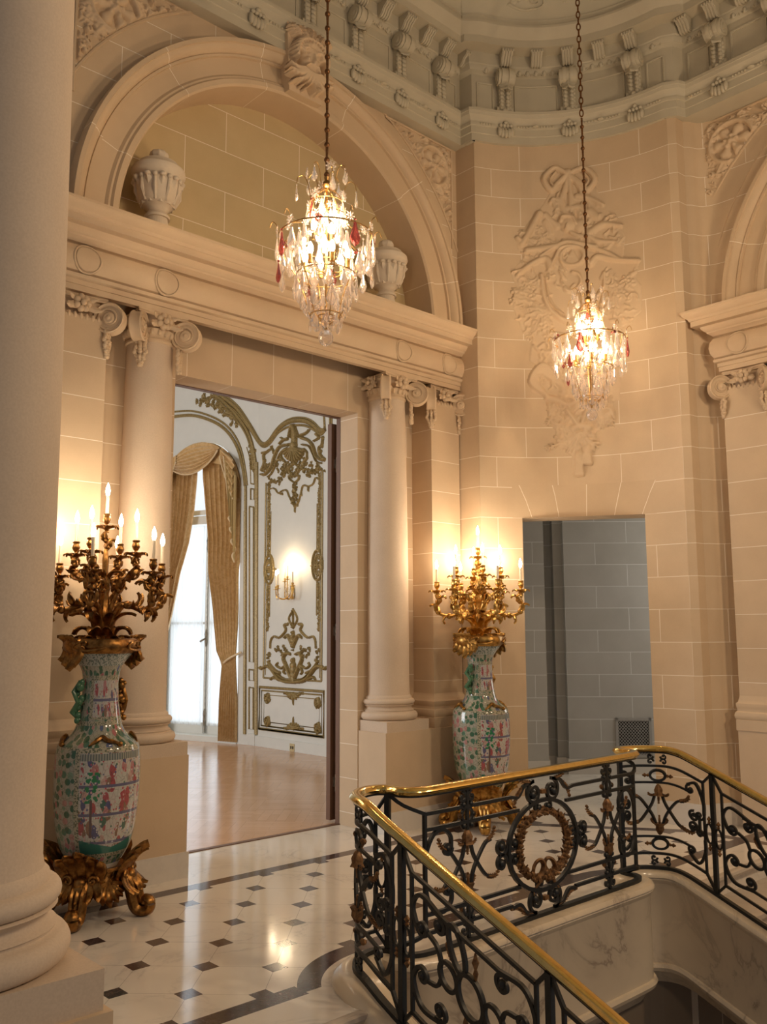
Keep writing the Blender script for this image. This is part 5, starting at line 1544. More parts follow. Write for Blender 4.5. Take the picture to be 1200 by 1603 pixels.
# ================================================================== porcelain vases and candelabra
def porcelain_mat():
    t = NT('painted_porcelain'); uv = t.coords('UV'); oc = t.coords('Object')
    sp = t.n('ShaderNodeSeparateXYZ'); t.link(oc, sp.inputs[0]); Xo, Yo, Zo = sp.outputs
    ang = t.math('ARCTAN2', Xo, t.math('MULTIPLY', Yo, -1.0))          # 0 faces -Y
    aa = t.math('ABSOLUTE', ang)
    cx = t.n('ShaderNodeCombineXYZ'); t.link(t.math('MULTIPLY', ang, 0.24), cx.inputs[0]); t.link(Zo, cx.inputs[1]); vec = cx.outputs[0]
    def rng(v, a, b): return t.math('MULTIPLY', t.math('GREATER_THAN', v, a), t.math('LESS_THAN', v, b))
    def vor(sx, sy, feat='F1', out='Color', rnd=1.0):
        m = t.n('ShaderNodeMapping'); t.link(vec, m.inputs[0]); m.inputs['Scale'].default_value = (sx,sy,1)
        v = t.n('ShaderNodeTexVoronoi', feature=feat); v.inputs['Scale'].default_value = 1.0; v.inputs['Randomness'].default_value = rnd
        t.link(m.outputs[0], v.inputs['Vector']); return v.outputs[out]
    sepc = lambda c: t.n('ShaderNodeSeparateColor', inp={0: c}).outputs
    G = (0.50,0.53,0.47)
    # foliage ground
    d1 = vor(24,24,'F1','Distance'); c1 = sepc(vor(24,24))[0]
    leafc = t.ramp(c1, [(0.0,(0.04,0.12,0.07)),(0.40,(0.07,0.18,0.12)),(0.62,(0.20,0.29,0.20)),(0.78,(0.40,0.14,0.15)),(0.86,(0.45,0.24,0.22)),(0.96,(0.10,0.13,0.26))], 'CONSTANT')
    fol = t.mix(t.math('LESS_THAN', d1, 0.50), (0.37,0.36,0.29), leafc)
    d2 = vor(34,34,'DISTANCE_TO_EDGE','Distance'); fol = t.mix(t.math('MULTIPLY', t.math('LESS_THAN', d2, 0.045), 0.5), fol, (0.12,0.13,0.08))
    # scene panel
    c2 = sepc(vor(30,14)); d3 = vor(30,14,'F1','Distance')
    fig = t.ramp(c2[0], [(0.0,(0.50,0.46,0.42)),(0.15,(0.36,0.085,0.09)),(0.36,(0.42,0.20,0.20)),(0.48,(0.50,0.45,0.41)),(0.58,(0.10,0.10,0.20)),(0.70,(0.25,0.15,0.10)),(0.82,(0.48,0.33,0.29)),(0.92,(0.07,0.14,0.10))], 'CONSTANT')
    m2 = t.math('MULTIPLY', t.math('LESS_THAN', d3, 0.62), t.math('GREATER_THAN', c2[1], 0.14))
    # rows of figures: figures thin out between the terraces
    row = t.math('FRACT', t.math('DIVIDE', t.math('ADD', Zo, 0.02), 0.165))
    m2 = t.math('MULTIPLY', m2, t.math('LESS_THAN', row, 0.86))
    scene = t.mix(m2, (0.48,0.47,0.42), fig)
    c4 = sepc(vor(60,44)); fig2 = t.ramp(c4[0], [(0.0,(0.55,0.52,0.48)),(0.35,(0.42,0.10,0.12)),(0.55,(0.12,0.12,0.25)),(0.72,(0.55,0.36,0.34)),(0.88,(0.09,0.17,0.12))], 'CONSTANT')
    scene = t.mix(t.math('LESS_THAN', vor(60,44,'F1','Distance'), 0.33), scene, fig2)
    ink = t.math('LESS_THAN', vor(44,26,'DISTANCE_TO_EDGE','Distance'), 0.035)
    scene = t.mix(t.math('MULTIPLY', ink, 0.35), scene, (0.07,0.05,0.05))
    terr = t.math('GREATER_THAN', row, 0.90); scene = t.mix(terr, scene, (0.13,0.125,0.20))
    roof = rng(Zo, 0.945, 0.985); hatch = t.math('GREATER_THAN', t.math('FRACT', t.math('MULTIPLY', ang, 16.0)), 0.5)
    scene = t.mix(roof, scene, t.mix(hatch, (0.13,0.15,0.14), (0.30,0.31,0.27)))
    tree = t.math('MULTIPLY', rng(ang, -0.72, -0.38), rng(Zo, 0.70, 0.88))
    tb = t.math('LESS_THAN', vor(40,40,'F1','Distance'), 0.5); scene = t.mix(t.math('MULTIPLY', tree, tb), scene, (0.03,0.20,0.09))
    trunk = t.math('MULTIPLY', rng(ang, -0.60, -0.54), rng(Zo, 0.50, 0.72)); scene = t.mix(trunk, scene, (0.12,0.08,0.08))
    gr = t.math('LESS_THAN', Zo, t.math('ADD', 0.435, t.math('MULTIPLY', aa, 0.06))); scene = t.mix(gr, scene, (0.05,0.18,0.14))
    # masks
    wz = t.math('MAXIMUM', t.math('MULTIPLY', rng(Zo,0.40,0.99), t.math('LESS_THAN', aa, 0.86)), t.math('MULTIPLY', rng(Zo,1.19,1.41), t.math('LESS_THAN', aa, 0.80)))
    wz2 = t.math('MAXIMUM', t.math('MULTIPLY', rng(Zo,0.375,1.01), t.math('LESS_THAN', aa, 0.98)), t.math('MULTIPLY', rng(Zo,1.175,1.425), t.math('LESS_THAN', aa, 0.98)))
    bd = t.mix(t.math('LESS_THAN', vor(90,90,'F1','Distance'), 0.45), (0.40,0.37,0.27), (0.12,0.14,0.09))
    c = t.mix(wz2, fol, bd); c = t.mix(wz, c, scene)
    ringm = t.math('MAXIMUM', rng(Zo,1.14,1.165), t.math('MAXIMUM', rng(Zo,1.425,1.44), rng(Zo,1.005,1.02)))
    c = t.mix(ringm, c, bd)
    top = t.math('GREATER_THAN', Zo, 1.50); sm = t.mix(t.math('LESS_THAN', vor(80,80,'F1','Distance'), 0.45), (0.42,0.44,0.40), (0.12,0.17,0.15)); c = t.mix(top, c, sm)
    low = t.math('LESS_THAN', Zo, 0.325); c = t.mix(low, c, (0.70,0.70,0.64))
    t.color(c); t.b.inputs['Roughness'].default_value = 0.10; t.b.inputs['Coat Weight'].default_value = 0.3
    return t.m
M['porcelain'] = porcelain_mat()  # low light put into the paint: colours darkened overall
M['lion_green'] = plain('green_gilt_glaze', (0.07,0.17,0.09), 0.25)

def vase(label, x, y, gold, scale=1.0):
    rt = thing('porcelain_vase', label, 'vase', (x,y,0), 'porcelain vases beside the doorway')
    b = MB()
    prof = [(0.0,0.27),(0.13,0.27),(0.14,0.29),(0.155,0.32),(0.185,0.37),(0.213,0.43),(0.235,0.52),(0.25,0.64),(0.257,0.76),(0.257,0.88),(0.252,0.97),(0.243,1.015),(0.222,1.04),(0.195,1.06),(0.172,1.08),(0.155,1.10),(0.140,1.13),(0.130,1.17),(0.120,1.23),(0.112,1.30),(0.109,1.38),(0.112,1.44),(0.122,1.48),(0.145,1.52),(0.178,1.56),(0.192,1.585),(0.185,1.59),(0.10,1.50)]
    P = smooth_path(prof[1:-2], 3); b.lathe([(0,0.27)]+[(p[0],p[1]) for p in P]+prof[-2:], n=64); b.build('body', M['porcelain'], rt, 45)
    # bronze stand
    s = MB()
    s.lathe([(0.13,0.225),(0.175,0.22),(0.20,0.235),(0.195,0.26),(0.20,0.285),(0.185,0.30),(0.14,0.295)], n=40)
    for k in range(28):
        a = 2*PI*k/28; s.tube([(0.198*math.cos(a),0.198*math.sin(a),0.235),(0.205*math.cos(a+0.12),0.205*math.sin(a+0.12),0.262),(0.198*math.cos(a+0.2),0.198*math.sin(a+0.2),0.287)], 0.006, 5)
    s.build('stand', gold, rt, 45)
    for k in range(4):
        a = PI/4+k*PI/2; c, s_ = math.cos(a), math.sin(a); q_ = lambda r, z, w=0.0: (r*c-w*s_, r*s_+w*c, z)
        f = MB()
        P = smooth_path([q_(0.17,0.25),q_(0.225,0.20),q_(0.245,0.13),q_(0.265,0.06),q_(0.30,0.034),q_(0.345,0.045),q_(0.352,0.085),q_(0.325,0.098),q_(0.315,0.075)], 5)
        m_ = len(P); f.tube(P, [0.050-0.022*i/m_ for i in range(m_)], 8, flat=1.25, up=(0,0,1))
        for w in (-0.03,0,0.03): f.tube(smooth_path([q_(0.225,0.24,w),q_(0.275,0.19,w),q_(0.292,0.13,w*0.9),q_(0.305,0.085,w*0.7)], 5), [0.014,0.014]*1 and 0.012, 5)
        f.build('foot', gold, rt, 45)
        g = MB(); o = Vector((c,s_,0)); sd = Vector((-s_,c,0))
        for i in range(-2,3):
            g.leaf(Vector(q_(0.205,0.24,0.036*i)), o*0.30+sd*(0.20*i)+Vector((0,0,1)), o, 0.235-0.03*abs(i), 0.052, 0.30, 9, 4, 0.3)
        for i in range(-2,3): g.leaf(Vector(q_(0.215,0.26,0.03*i)), o*0.35+sd*(0.3*i)-Vector((0,0,0.8)), o, 0.15, 0.035, 0.25, 7, 3, 0.3)
        for sg in (-1,1):
            pts = [Vector(q_(0.222,0.255,sg*0.075))+sd*(0.033*math.cos(t)*(1-t/9)*sg)+Vector((0,0,0.033*math.sin(t)*(1-t/9))) for t in np.linspace(0,7,20)]
            g.tube(pts, 0.010, 6)
        g.ell(q_(0.225,0.24), (0.04,0.04,0.04), 10, 7)
        g.build('acanthus_mount', gold, rt, 45)
        a += PI/4; c, s_ = math.cos(a), math.sin(a); o = Vector((c,s_,0)); sd = Vector((-s_,c,0)); h = MB()
        for i in range(-3,4):
            h.leaf(o*0.20+Vector((0,0,0.25)), sd*(0.36*i)-Vector((0,0,1)), o, 0.165-0.014*abs(i), 0.036, 0.3, 7, 2, 0.3)
        for sg in (-1,1): h.tube([o*0.195+sd*(sg*w)+Vector((0,0,z)) for w, z in ((0.02,0.225),(0.07,0.215),(0.11,0.19),(0.14,0.20),(0.155,0.225))], [0.018,0.02,0.016,0.013,0.010], 6)
        h.build('shell', gold, rt, 45)
    # rim mount
    r = MB()
    r.lathe([(0.15,1.585),(0.20,1.575),(0.222,1.60),(0.228,1.632),(0.215,1.66),(0.185,1.668),(0.15,1.65),(0.10,1.655)], n=56, mod=lambda a,z: 1+0.05*math.cos(4*a+0.6)+0.012*math.cos(40*a))
    for k in range(2):
        a = 0.0+PI*k+PI*0.0; c, s_ = math.cos(a), math.sin(a); o = Vector((c,s_,0)); sd = Vector((-s_,c,0))
        for i in range(-2,3):
            r.leaf(o*0.222+sd*(0.034*i)+Vector((0,0,1.645)), o*-0.28+sd*(0.22*i)-Vector((0,0,1)), o, 0.17-0.022*abs(i), 0.05, 0.28, 8, 4, 0.4)
            r.leaf(o*0.21+sd*(0.03*i)+Vector((0,0,1.63)), o*0.5+sd*(0.25*i)+Vector((0,0,1)), o, 0.075, 0.03, 0.3, 6, 3, 0.3)
    for k in range(4):
        a = PI/4+PI/2*k
        pts = [(0.232*math.cos(a+t*0.10*math.cos(t)-0.15), 0.232*math.sin(a+t*0.10*math.cos(t)-0.15), 1.622+0.028*math.sin(t)) for t in np.linspace(0,6,20)]
        r.tube(pts, 0.008, 6)
    r.build('rim_mount', gold, rt, 45)
    # modelled animals on shoulder and neck
    for sg in (-1,1):
        h = MB()
        for z, rr, s0 in ((1.20,0.142,0.020),(1.23,0.150,0.022),(1.25,0.138,0.022),(1.28,0.142,0.020),(1.30,0.126,0.022),(1.33,0.140,0.018),(1.37,0.136,0.026),(1.385,0.152,0.014),(1.40,0.130,0.018),(1.17,0.155,0.018)):
            h.ell((sg*rr, -0.02*math.sin(z*60), z), (s0,s0*0.8,s0*1.1), 8, 6)
        h.tube([(sg*0.13,-0.01,1.17),(sg*0.17,0.02,1.22),(sg*0.16,-0.03,1.28),(sg*0.165,0.02,1.34),(sg*0.135,0,1.41)], [0.012,0.018,0.014,0.016,0.01], 7)
        h.build('lion_handle', M['lion_green'] if sg < 0 else gold, rt, 50)
    for k in range(4):
        a = PI/2*k+PI/4+0.45; z = MB()
        pts = [(rr*math.cos(a+da), rr*math.sin(a+da), zz) for da, rr, zz in ((-0.35,0.235,1.03),(-0.18,0.215,1.055),(0,0.195,1.075),(0.12,0.215,1.058),(0.28,0.228,1.05),(0.42,0.246,1.035))]
        z.tube(smooth_path(pts,4), [0.006+0.010*math.sin(PI*i/20) for i in range(21)], 7)
        z.ell(pts[-1], (0.018,0.018,0.016), 7, 5)
        for da in (-0.15,0.15): z.tube([(0.207*math.cos(a+da),0.207*math.sin(a+da),1.068),(0.225*math.cos(a+da*1.5),0.225*math.sin(a+da*1.5),1.04)], 0.006, 5)
        z.build('gilt_lizard', gold, rt, 50)
    return rt
VLP, VRP = (2.60,5.43), (6.20,5.43)
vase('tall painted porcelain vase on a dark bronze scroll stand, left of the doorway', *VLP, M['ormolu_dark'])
vase('tall painted porcelain vase on a gilt scroll stand, right of the doorway behind the railing', *VRP, M['ormolu_mid'])

# ---- candelabra
cup_mb = MB()
cup_mb.lathe([(0.0,-0.035),(0.008,-0.033),(0.012,-0.02),(0.02,-0.012),(0.045,-0.006),(0.062,0.002),(0.066,0.007),(0.05,0.006),(0.02,0.004),(0.012,0.012),(0.010,0.02),(0.018,0.03),(0.026,0.048),(0.024,0.062),(0.019,0.072),(0.024,0.084),(0.021,0.088),(0.0,0.085)], n=20, mod=lambda a,z: 1+(0.13*math.cos(6*a) if -0.01 < z < 0.01 else 0.07*math.cos(5*a)))
for k in range(6):
    a = 2*PI*k/6; cup_mb.leaf((0.05*math.cos(a),0.05*math.sin(a),0.002), (math.cos(a),math.sin(a),0.1), (0,0,-1), 0.032, 0.014, 0.5, 5, 2, 0.3)
cnd_mb = MB(); cnd_mb.lathe([(0.0105,0.08),(0.0105,0.20),(0.009,0.205),(0.0,0.206)], n=12)
blb_mb = MB(); blb_mb.lathe([(0.0,0.203),(0.008,0.206),(0.0135,0.222),(0.015,0.238),(0.012,0.258),(0.006,0.276),(0.0015,0.290),(0.0,0.292)], n=14)
def candelabrum(label, x, y, rot, gold):
    rt = thing('candelabrum', label, 'candelabrum', (x,y,0), 'gilt candelabra in the porcelain vases', rot)
    st = MB()
    st.lathe([(0.0,1.60),(0.10,1.60),(0.11,1.645),(0.085,1.67),(0.06,1.68),(0.045,1.75),(0.05,1.80),(0.035,1.85),(0.03,1.95),(0.04,1.99),(0.028,2.03),(0.018,2.10),(0.022,2.16),(0.014,2.22),(0.0,2.27)], n=16, mod=lambda a,z: 1+0.12*math.cos(5*a+z*9))
    for k in range(8):
        a = 2*PI*k/8; c, s_ = math.cos(a), math.sin(a)
        st.leaf((0.07*c,0.07*s_,1.655), (c*0.45,s_*0.45,1), (c,s_,-0.1), 0.17, 0.034, 0.75, 9, 4, 0.25)
        st.leaf((0.05*c,0.05*s_,1.66), (c*0.2,s_*0.2,1), (c,s_,0), 0.27, 0.028, 0.55, 9, 4, 0.25)
        a += PI/8; c, s_ = math.cos(a), math.sin(a); st.leaf((0.09*c,0.09*s_,1.65), (c*0.9,s_*0.9,0.6), (c,s_,-0.3), 0.12, 0.03, 0.8, 8, 3, 0.25)
    for k in range(5):
        a = 2*PI*k/5+0.3; c, s_ = math.cos(a), math.sin(a)
        st.leaf((0.025*c,0.025*s_,2.02), (c*0.5,s_*0.5,1), (c,s_,0), 0.15, 0.024, 0.6, 7, 3, 0.25)
    st.build('stem', gold, rt, 45)
    def arm(a, pts, rr, zc, last, leaves):
        c, s_ = math.cos(a), math.sin(a)
        tw = lambda p: (p[0]*c-p[2]*s_, p[0]*s_+p[2]*c, p[1])
        A = MB(); P = smooth_path([tw(p) for p in pts], 6); m_ = len(P)
        A.tube(P, [rr*(1.25-0.6*i/m_) for i in range(m_)], 8)
        o = Vector((c,s_,0))
        for t, dz, L in leaves:
            i = min(m_-2, int(t*m_)); p = Vector(P[i]); d = (Vector(P[i+1])-p).normalized()
            nn = Vector((0,0,1)) if dz > 0 else Vector((0,0,-1))
            side = Vector((-s_,c,0))
            A.leaf(p, d+nn*0.45, nn*0.4+o*0.3*dz, L, 0.026, 0.6*abs(dz), 7, 3, 0.3)
            A.leaf(p, d+side*0.8, nn, L*0.8, 0.022, 0.5, 6, 3, 0.3); A.leaf(p, d-side*0.8, nn, L*0.8, 0.022, 0.5, 6, 3, 0.3)
            A.ell(p, rr*1.7, 8, 6)
        arm_o = A.build('arm', gold, rt, 45)
        x_, y_ = last*c, last*s_
        o1 = cup_mb.build('candle_cup', gold, arm_o, 45, (x_,y_,zc)); o2 = cnd_mb.build('candle', M['candle'], arm_o, 45, (x_,y_,zc)); o3 = blb_mb.build('bulb', M['bulb'], arm_o, 45, (x_,y_,zc))
        point_light('bulb_light', (x_,y_,zc+0.315), W_CANDLE, size=0.02, parent=rt)
    for k in range(6):
        a = 2*PI*k/6
        w = 0.05*(1 if k % 2 else -1)
        arm(a, [(0.04,1.66,0),(0.065,1.78,0),(0.12,1.875,w*0.4),(0.19,1.865,w),(0.26,1.845,w*0.8),(0.345,1.86,w*0.3),(0.385,1.91,0),(0.375,1.965,0),(0.355,1.99,-w*0.4),(0.37,2.02,0),(0.38,2.045,0)], 0.016, 2.07, 0.38, ((0.25,1,0.13),(0.42,-1,0.10),(0.55,1,0.12),(0.72,1,0.09),(0.78,-1,0.09),(0.9,1,0.06)))
    for k in range(4):
        a = PI/4+2*PI*k/4
        arm(a, [(0.03,1.68,0),(0.045,1.84,0),(0.08,1.97,0.03),(0.13,2.04,0.02),(0.185,2.05,-0.02),(0.215,2.09,0),(0.20,2.135,0.01),(0.205,2.17,0)], 0.013, 2.20, 0.205, ((0.3,1,0.12),(0.5,1,0.11),(0.68,-1,0.08),(0.85,1,0.07)))
    arm(0.0, [(0.0,2.22,0),(0.012,2.27,0),(-0.010,2.31,0),(0.0,2.35,0)], 0.012, 2.375, 0.0, ((0.2,1,0.08),(0.5,1,0.07)))
    return rt
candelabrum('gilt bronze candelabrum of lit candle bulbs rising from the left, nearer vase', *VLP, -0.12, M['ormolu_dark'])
candelabrum('gilt bronze candelabrum of lit candle bulbs rising from the right, farther vase', *VRP, 0.13, M['ormolu'])

# ================================================================== chandeliers
def drop_mesh(L, W, name, mat):
    d = MB(); n = 8
    prof = [(0,0),(W*0.28,-L*0.06),(W*0.34,-L*0.18),(W*0.8,-L*0.52),(W,-L*0.68),(W*0.72,-L*0.86),(0,-L)]
    vs, fs = [], []
    for r, z in prof[1:-1]:
        for k in range(n):
            a = 2*PI*k/n; vs.append((r*math.cos(a), r*0.42*math.sin(a), z))
    m_ = len(prof)-2
    for i in range(m_-1):
        for k in range(n): fs.append((i*n+k,i*n+(k+1)%n,(i+1)*n+(k+1)%n,(i+1)*n+k))
    vs += [(0,0,0),(0,0,-L)]
    for k in range(n): fs.append((m_*n,(k+1)%n,k)); fs.append((m_*n+1,(m_-1)*n+k,(m_-1)*n+(k+1)%n))
    d.add(vs, fs)
    d.ell((0,0,0.010), 0.008, 6, 4)
    return d
def flower_mesh(R):
    d = MB()
    for k in range(8):
        a = 2*PI*k/8; Mx = Matrix.Rotation(a, 3, 'Y')
        d.ell(Vector((0.62*R*math.cos(a),0,-0.62*R*math.sin(a))), (R*0.40,R*0.12,R*0.17), 6, 4, Mx)
    d.ell((0,0,0), R*0.28, 7, 5); return d
def chandelier(label, x, y, z, rot):
    rt = thing('chandelier', label, 'chandelier', (x,y,z), 'crystal chandeliers', rot)
    rt.scale = (1,1,1.07)
    rnd = random.Random(int(rot*100)+4)
    fr = MB()
    def circ(r, zz, tr=0.006, n=40): fr.tube([(r*math.cos(2*PI*i/n), r*math.sin(2*PI*i/n), zz) for i in range(n)], tr, 6, closed=True)
    circ(0.105,0.885,0.004); circ(0.125,0.80,0.003); circ(0.30,0.665,0.0055); circ(0.19,0.43,0.004); circ(0.10,0.185,0.004); circ(0.05,0.18,0.004)
    fr.tube([(0,0,0.10),(0,0,1.10)], 0.008, 8)
    fr.lathe([(0.0,0.98),(0.02,0.985),(0.03,1.0),(0.022,1.02),(0.012,1.03),(0.018,1.05),(0.0,1.06)], n=12)
    for k in range(6):
        a = 2*PI*k/6; c, s_ = math.cos(a), math.sin(a)
        fr.tube(smooth_path([(0,0,0.98),(0.06*c,0.06*s_,0.95),(0.105*c,0.105*s_,0.885),(0.13*c,0.13*s_,0.80),(0.16*c,0.16*s_,0.72),(0.30*c,0.30*s_,0.665)],5), 0.0035, 5)
        fr.tube(smooth_path([(0.30*c,0.30*s_,0.665),(0.27*c,0.27*s_,0.55),(0.19*c,0.19*s_,0.43),(0.14*c,0.14*s_,0.31),(0.10*c,0.10*s_,0.185),(0.0,0.0,0.12)],5), 0.0035, 5)
    fr.build('frame', M['frame_gilt'], rt, 50)
    # bulbs
    for zz, r, n_, ph in ((0.745,0.085,4,0.4),(0.545,0.14,6,0.0)):
        for k in range(n_):
            a = 2*PI*k/n_+ph; c, s_ = math.cos(a), math.sin(a)
            s = MB(); s.lathe([(0.014,zz-0.075),(0.014,zz-0.02),(0.0,zz-0.02)], (r*c,r*s_,0), 10); s.tube([(0,0,zz-0.10),(r*0.6*c,r*0.6*s_,zz-0.10),(r*c,r*s_,zz-0.07)], 0.004, 5)
            so = s.build('lamp_socket', M['ormolu'], rt, 45)
            b = MB(); b.lathe([(0.0,0),(0.011,0.004),(0.018,0.022),(0.020,0.036),(0.015,0.054),(0.006,0.072),(0.0,0.078)], (r*c,r*s_,zz-0.02), 12); b.build('bulb', M['bulb'], so, 45)
        for k in range(n_):
            if zz < 0.6 and k % 2: continue
            a = 2*PI*k/n_+ph; point_light('bulb_light', (r*0.55*math.cos(a), r*0.55*math.sin(a), zz+0.07), W_CHAND, (1.0,0.735,0.47), 0.03, rt)
    protos = {}
    def hang(key, mbf, mat, p, a, sc=1.0):
        if key not in protos:
            o = mbf().build('pendant' if 'flower' not in key else 'crystal_flower', mat, rt, 20); protos[key] = o
        else:
            o = protos[key].copy(); COL.objects.link(o); o.parent = rt
        o.location = p; o.rotation_euler = (0,0,a+PI/2); o.scale = (sc,sc,sc); return o
    big = lambda: drop_mesh(0.165, 0.038, '', None); medd = lambda: drop_mesh(0.125, 0.034, '', None); sm = lambda: drop_mesh(0.08, 0.026, '', None)
    def ringd(n_, r, zz, key, f, mat=None, jr=0.012, jz=0.012, ph=0.0, amy=()):
        for k in range(n_):
            a = 2*PI*k/n_+ph+rnd.uniform(-0.05,0.05); rr = r+rnd.uniform(-jr,jr)
            A = k in amy
            hang(key+('_r' if A else ''), f, M['amethyst'] if A else M['crystal'], (rr*math.cos(a), rr*math.sin(a), zz+rnd.uniform(-jz,jz)), a+rnd.uniform(-0.3,0.3), rnd.uniform(0.9,1.1))
    ringd(18, 0.31, 0.65, 'big', big, amy=(2,8,13))
    ringd(14, 0.295, 0.50, 'med', medd, ph=0.2, amy=(5,))
    ringd(10, 0.24, 0.62, 'big', big, ph=0.1)
    ringd(14, 0.195, 0.42, 'med', medd, amy=(3,))
    ringd(8, 0.15, 0.33, 'med', medd, ph=0.2)
    ringd(10, 0.13, 0.255, 'sm', sm)
    ringd(8, 0.10, 0.175, 'sm', sm); ringd(5, 0.055, 0.165, 'sm', sm)
    ringd(9, 0.115, 0.865, 'med', medd, ph=0.15, amy=(4,))
    for r_, z_, n_ in ((0.30,0.645,14),(0.265,0.60,10),(0.22,0.52,10),(0.19,0.41,10),(0.16,0.30,8),(0.12,0.22,8),(0.12,0.83,8)):
        for k in range(n_):
            a = 2*PI*k/n_+0.3+rnd.uniform(-0.1,0.1); hang('flower', lambda: flower_mesh(0.038), M['crystal'], (r_*math.cos(a), r_*math.sin(a), z_+rnd.uniform(-0.02,0.02)), a, rnd.uniform(0.6,0.9))
    for k in range(8):
        a = 2*PI*k/8+0.2; c, s_ = math.cos(a), math.sin(a)
        w_ = MB(); w_.tube(smooth_path([(0.10*c,0.10*s_,0.885),(0.12*c,0.12*s_,0.99),(0.15*c,0.15*s_,1.04),(0.185*c,0.185*s_,1.03),(0.195*c,0.195*s_,0.99)] if k % 2 else [(0.06*c,0.06*s_,0.95),(0.08*c,0.08*s_,1.06),(0.11*c,0.11*s_,1.10),(0.14*c,0.14*s_,1.085)],5), 0.003, 5)
        w_.build('wire_spray', M['frame_gilt'], rt, 50)
        hang('med', medd, M['crystal'], ((0.195 if k%2 else 0.14)*c,(0.195 if k%2 else 0.14)*s_,0.97 if k%2 else 1.06), a, 0.75)
        hang('flower', lambda: flower_mesh(0.038), M['crystal'], (0.13*c,0.13*s_,1.06 if k % 2 else 0.90), a, 1.0)
    for k in range(10):
        a = 2*PI*k/10; c, s_ = math.cos(a), math.sin(a)
        w_ = MB(); w_.tube(smooth_path([(0.30*c,0.30*s_,0.665),(0.32*c,0.32*s_,0.72),(0.345*c,0.345*s_,0.735),(0.36*c,0.36*s_,0.70)],4), 0.003, 5); w_.build('wire_spray', M['frame_gilt'], rt, 50)
        hang('flower', None, None, (0.315*c,0.315*s_,0.685), a, 0.85)
        if k % 3 == 0:
            g_ = MB()
            for j in range(7): g_.ell((0.29*c+rnd.uniform(-0.02,0.02), 0.29*s_+rnd.uniform(-0.02,0.02), 0.67+rnd.uniform(-0.02,0.02)), 0.010, 6, 5)
            g_.build('amethyst_cluster', M['amethyst'], rt, 50)
    b = MB(); b.ell((0,0,0.048), 0.048, 12, 8); b.tube([(0,0,0.09),(0,0,0.12)], 0.003, 5); b.build('crystal_ball', M['crystal'], rt, 15)
    # chain
    ch = MB(); zt = (8.78-z)/1.07; zz = 1.06; i = 0
    while zz < zt:
        if zz < 2.55:
            ch.tube([(0,0,zz+0.018),(0,0,zz+0.085)], [0.0075,0.0095], 7); ch.ell((0,0,zz+0.008), 0.0185, 8, 6); zz += 0.096
        else:
            c_, s_ = (1,0) if i % 2 else (0,1)
            pts = [(0.016*math.cos(t)*c_, 0.016*math.cos(t)*s_, zz+0.035+0.032*math.sin(t)) for t in np.linspace(0,2*PI,14)[:-1]]
            ch.tube(pts, 0.0062, 5, closed=True); zz += 0.056
        i += 1
    ch.build('chain', M['chain'], rt, 50)
    cn = MB(); cn.lathe([(0.0,zt-0.06),(0.03,zt-0.05),(0.06,zt-0.01),(0.07,zt+0.04),(0.0,zt+0.045)], n=16); cn.build('ceiling_rose', M['chain'], rt, 40)
    return rt
chandelier('crystal chandelier hanging before the great arch, the nearer and larger-looking one', 3.45, 4.255, 3.485, 0.1)
chandelier('crystal chandelier hanging before the carved trophy, the farther one at right', 6.41, 4.30, 3.485, 0.7)
# ================================================================== ballroom beyond the doorway
BX = 8.09
W0 = Vector((8.02,11.9)); WD = Vector((-0.28,0.96)).normalized(); WN = Vector((-WD.y,WD.x))   # window wall; WN faces the room
if WN.x > 0: WN = -WN
def wp(s, z, o=0.0): return (W0.x+WD.x*s+WN.x*o, W0.y+WD.y*s+WN.y*o, z)
def px_w(x, y, o=0.0):
    r = px_ray(x,y); n = Vector((WN.x,WN.y,0)); p0 = Vector((W0.x,W0.y,0))+n*o
    t = (p0-EYE).dot(n)/r.dot(n); p = EYE+r*t; return ((p.x-W0.x)*WD.x+(p.y-W0.y)*WD.y, p.z)
bf = MB(); bf.box(-1.5,6.40,-0.1,6.5,18,0.0); bf.prism([(6.5,6.5),(8.15,7.95),(8.15,18),(6.5,18)], -0.1, 0.0)
struct(bf.build('floor_ballroom', M['parquet'], smooth=0), 'polished parquet floor of the bright room beyond the doorway', 'floor')
th = MB(); th.box(3.47,6.385,0,5.37,6.435,0.006)
struct(th.build('trim_8', M['door_wood'], smooth=0), 'thin wooden threshold between marble and parquet', 'threshold')
bw_ = MB()
bw_.box(BX, 7.9, 0, BX+0.2, 11.86, 6.2)
bw_.box(8.088,11.8,0,8.4,12.0,6.2)
bw_.prism([(6.45,6.50),(8.09,7.95),(8.20,7.95),(6.55,6.42)], 0, 6.2)
struct(bw_.build('wall_ballroom', M['white_paint'], smooth=0), 'ivory panelled wall of the room beyond the doorway', 'wall')
# window wall with arched opening
SCN, RWN, ZSP = 0.95, 0.86, 3.98
ww = MB()
def wq(s0,z0,s1,z1): ww.add([wp(s0,z0),wp(s1,z0),wp(s1,z1),wp(s0,z1)], [(0,1,2,3)])
wq(-0.25,0,SCN-RWN,6.2); wq(SCN+RWN,0,5.6,6.2)
kk = 32
for i in range(kk):
    a, b = PI*i/kk, PI*(i+1)/kk
    ww.add([wp(SCN+RWN*math.cos(a),ZSP+RWN*math.sin(a)),wp(SCN+RWN*math.cos(b),ZSP+RWN*math.sin(b)),wp(SCN+RWN*math.cos(b),6.2),wp(SCN+RWN*math.cos(a),6.2)], [(0,1,2,3)])
    ww.add([wp(SCN+RWN*math.cos(a),ZSP+RWN*math.sin(a)),wp(SCN+RWN*math.cos(b),ZSP+RWN*math.sin(b)),wp(SCN+RWN*math.cos(b),ZSP+RWN*math.sin(b),-0.35),wp(SCN+RWN*math.cos(a),ZSP+RWN*math.sin(a),-0.35)], [(0,1,2,3)])
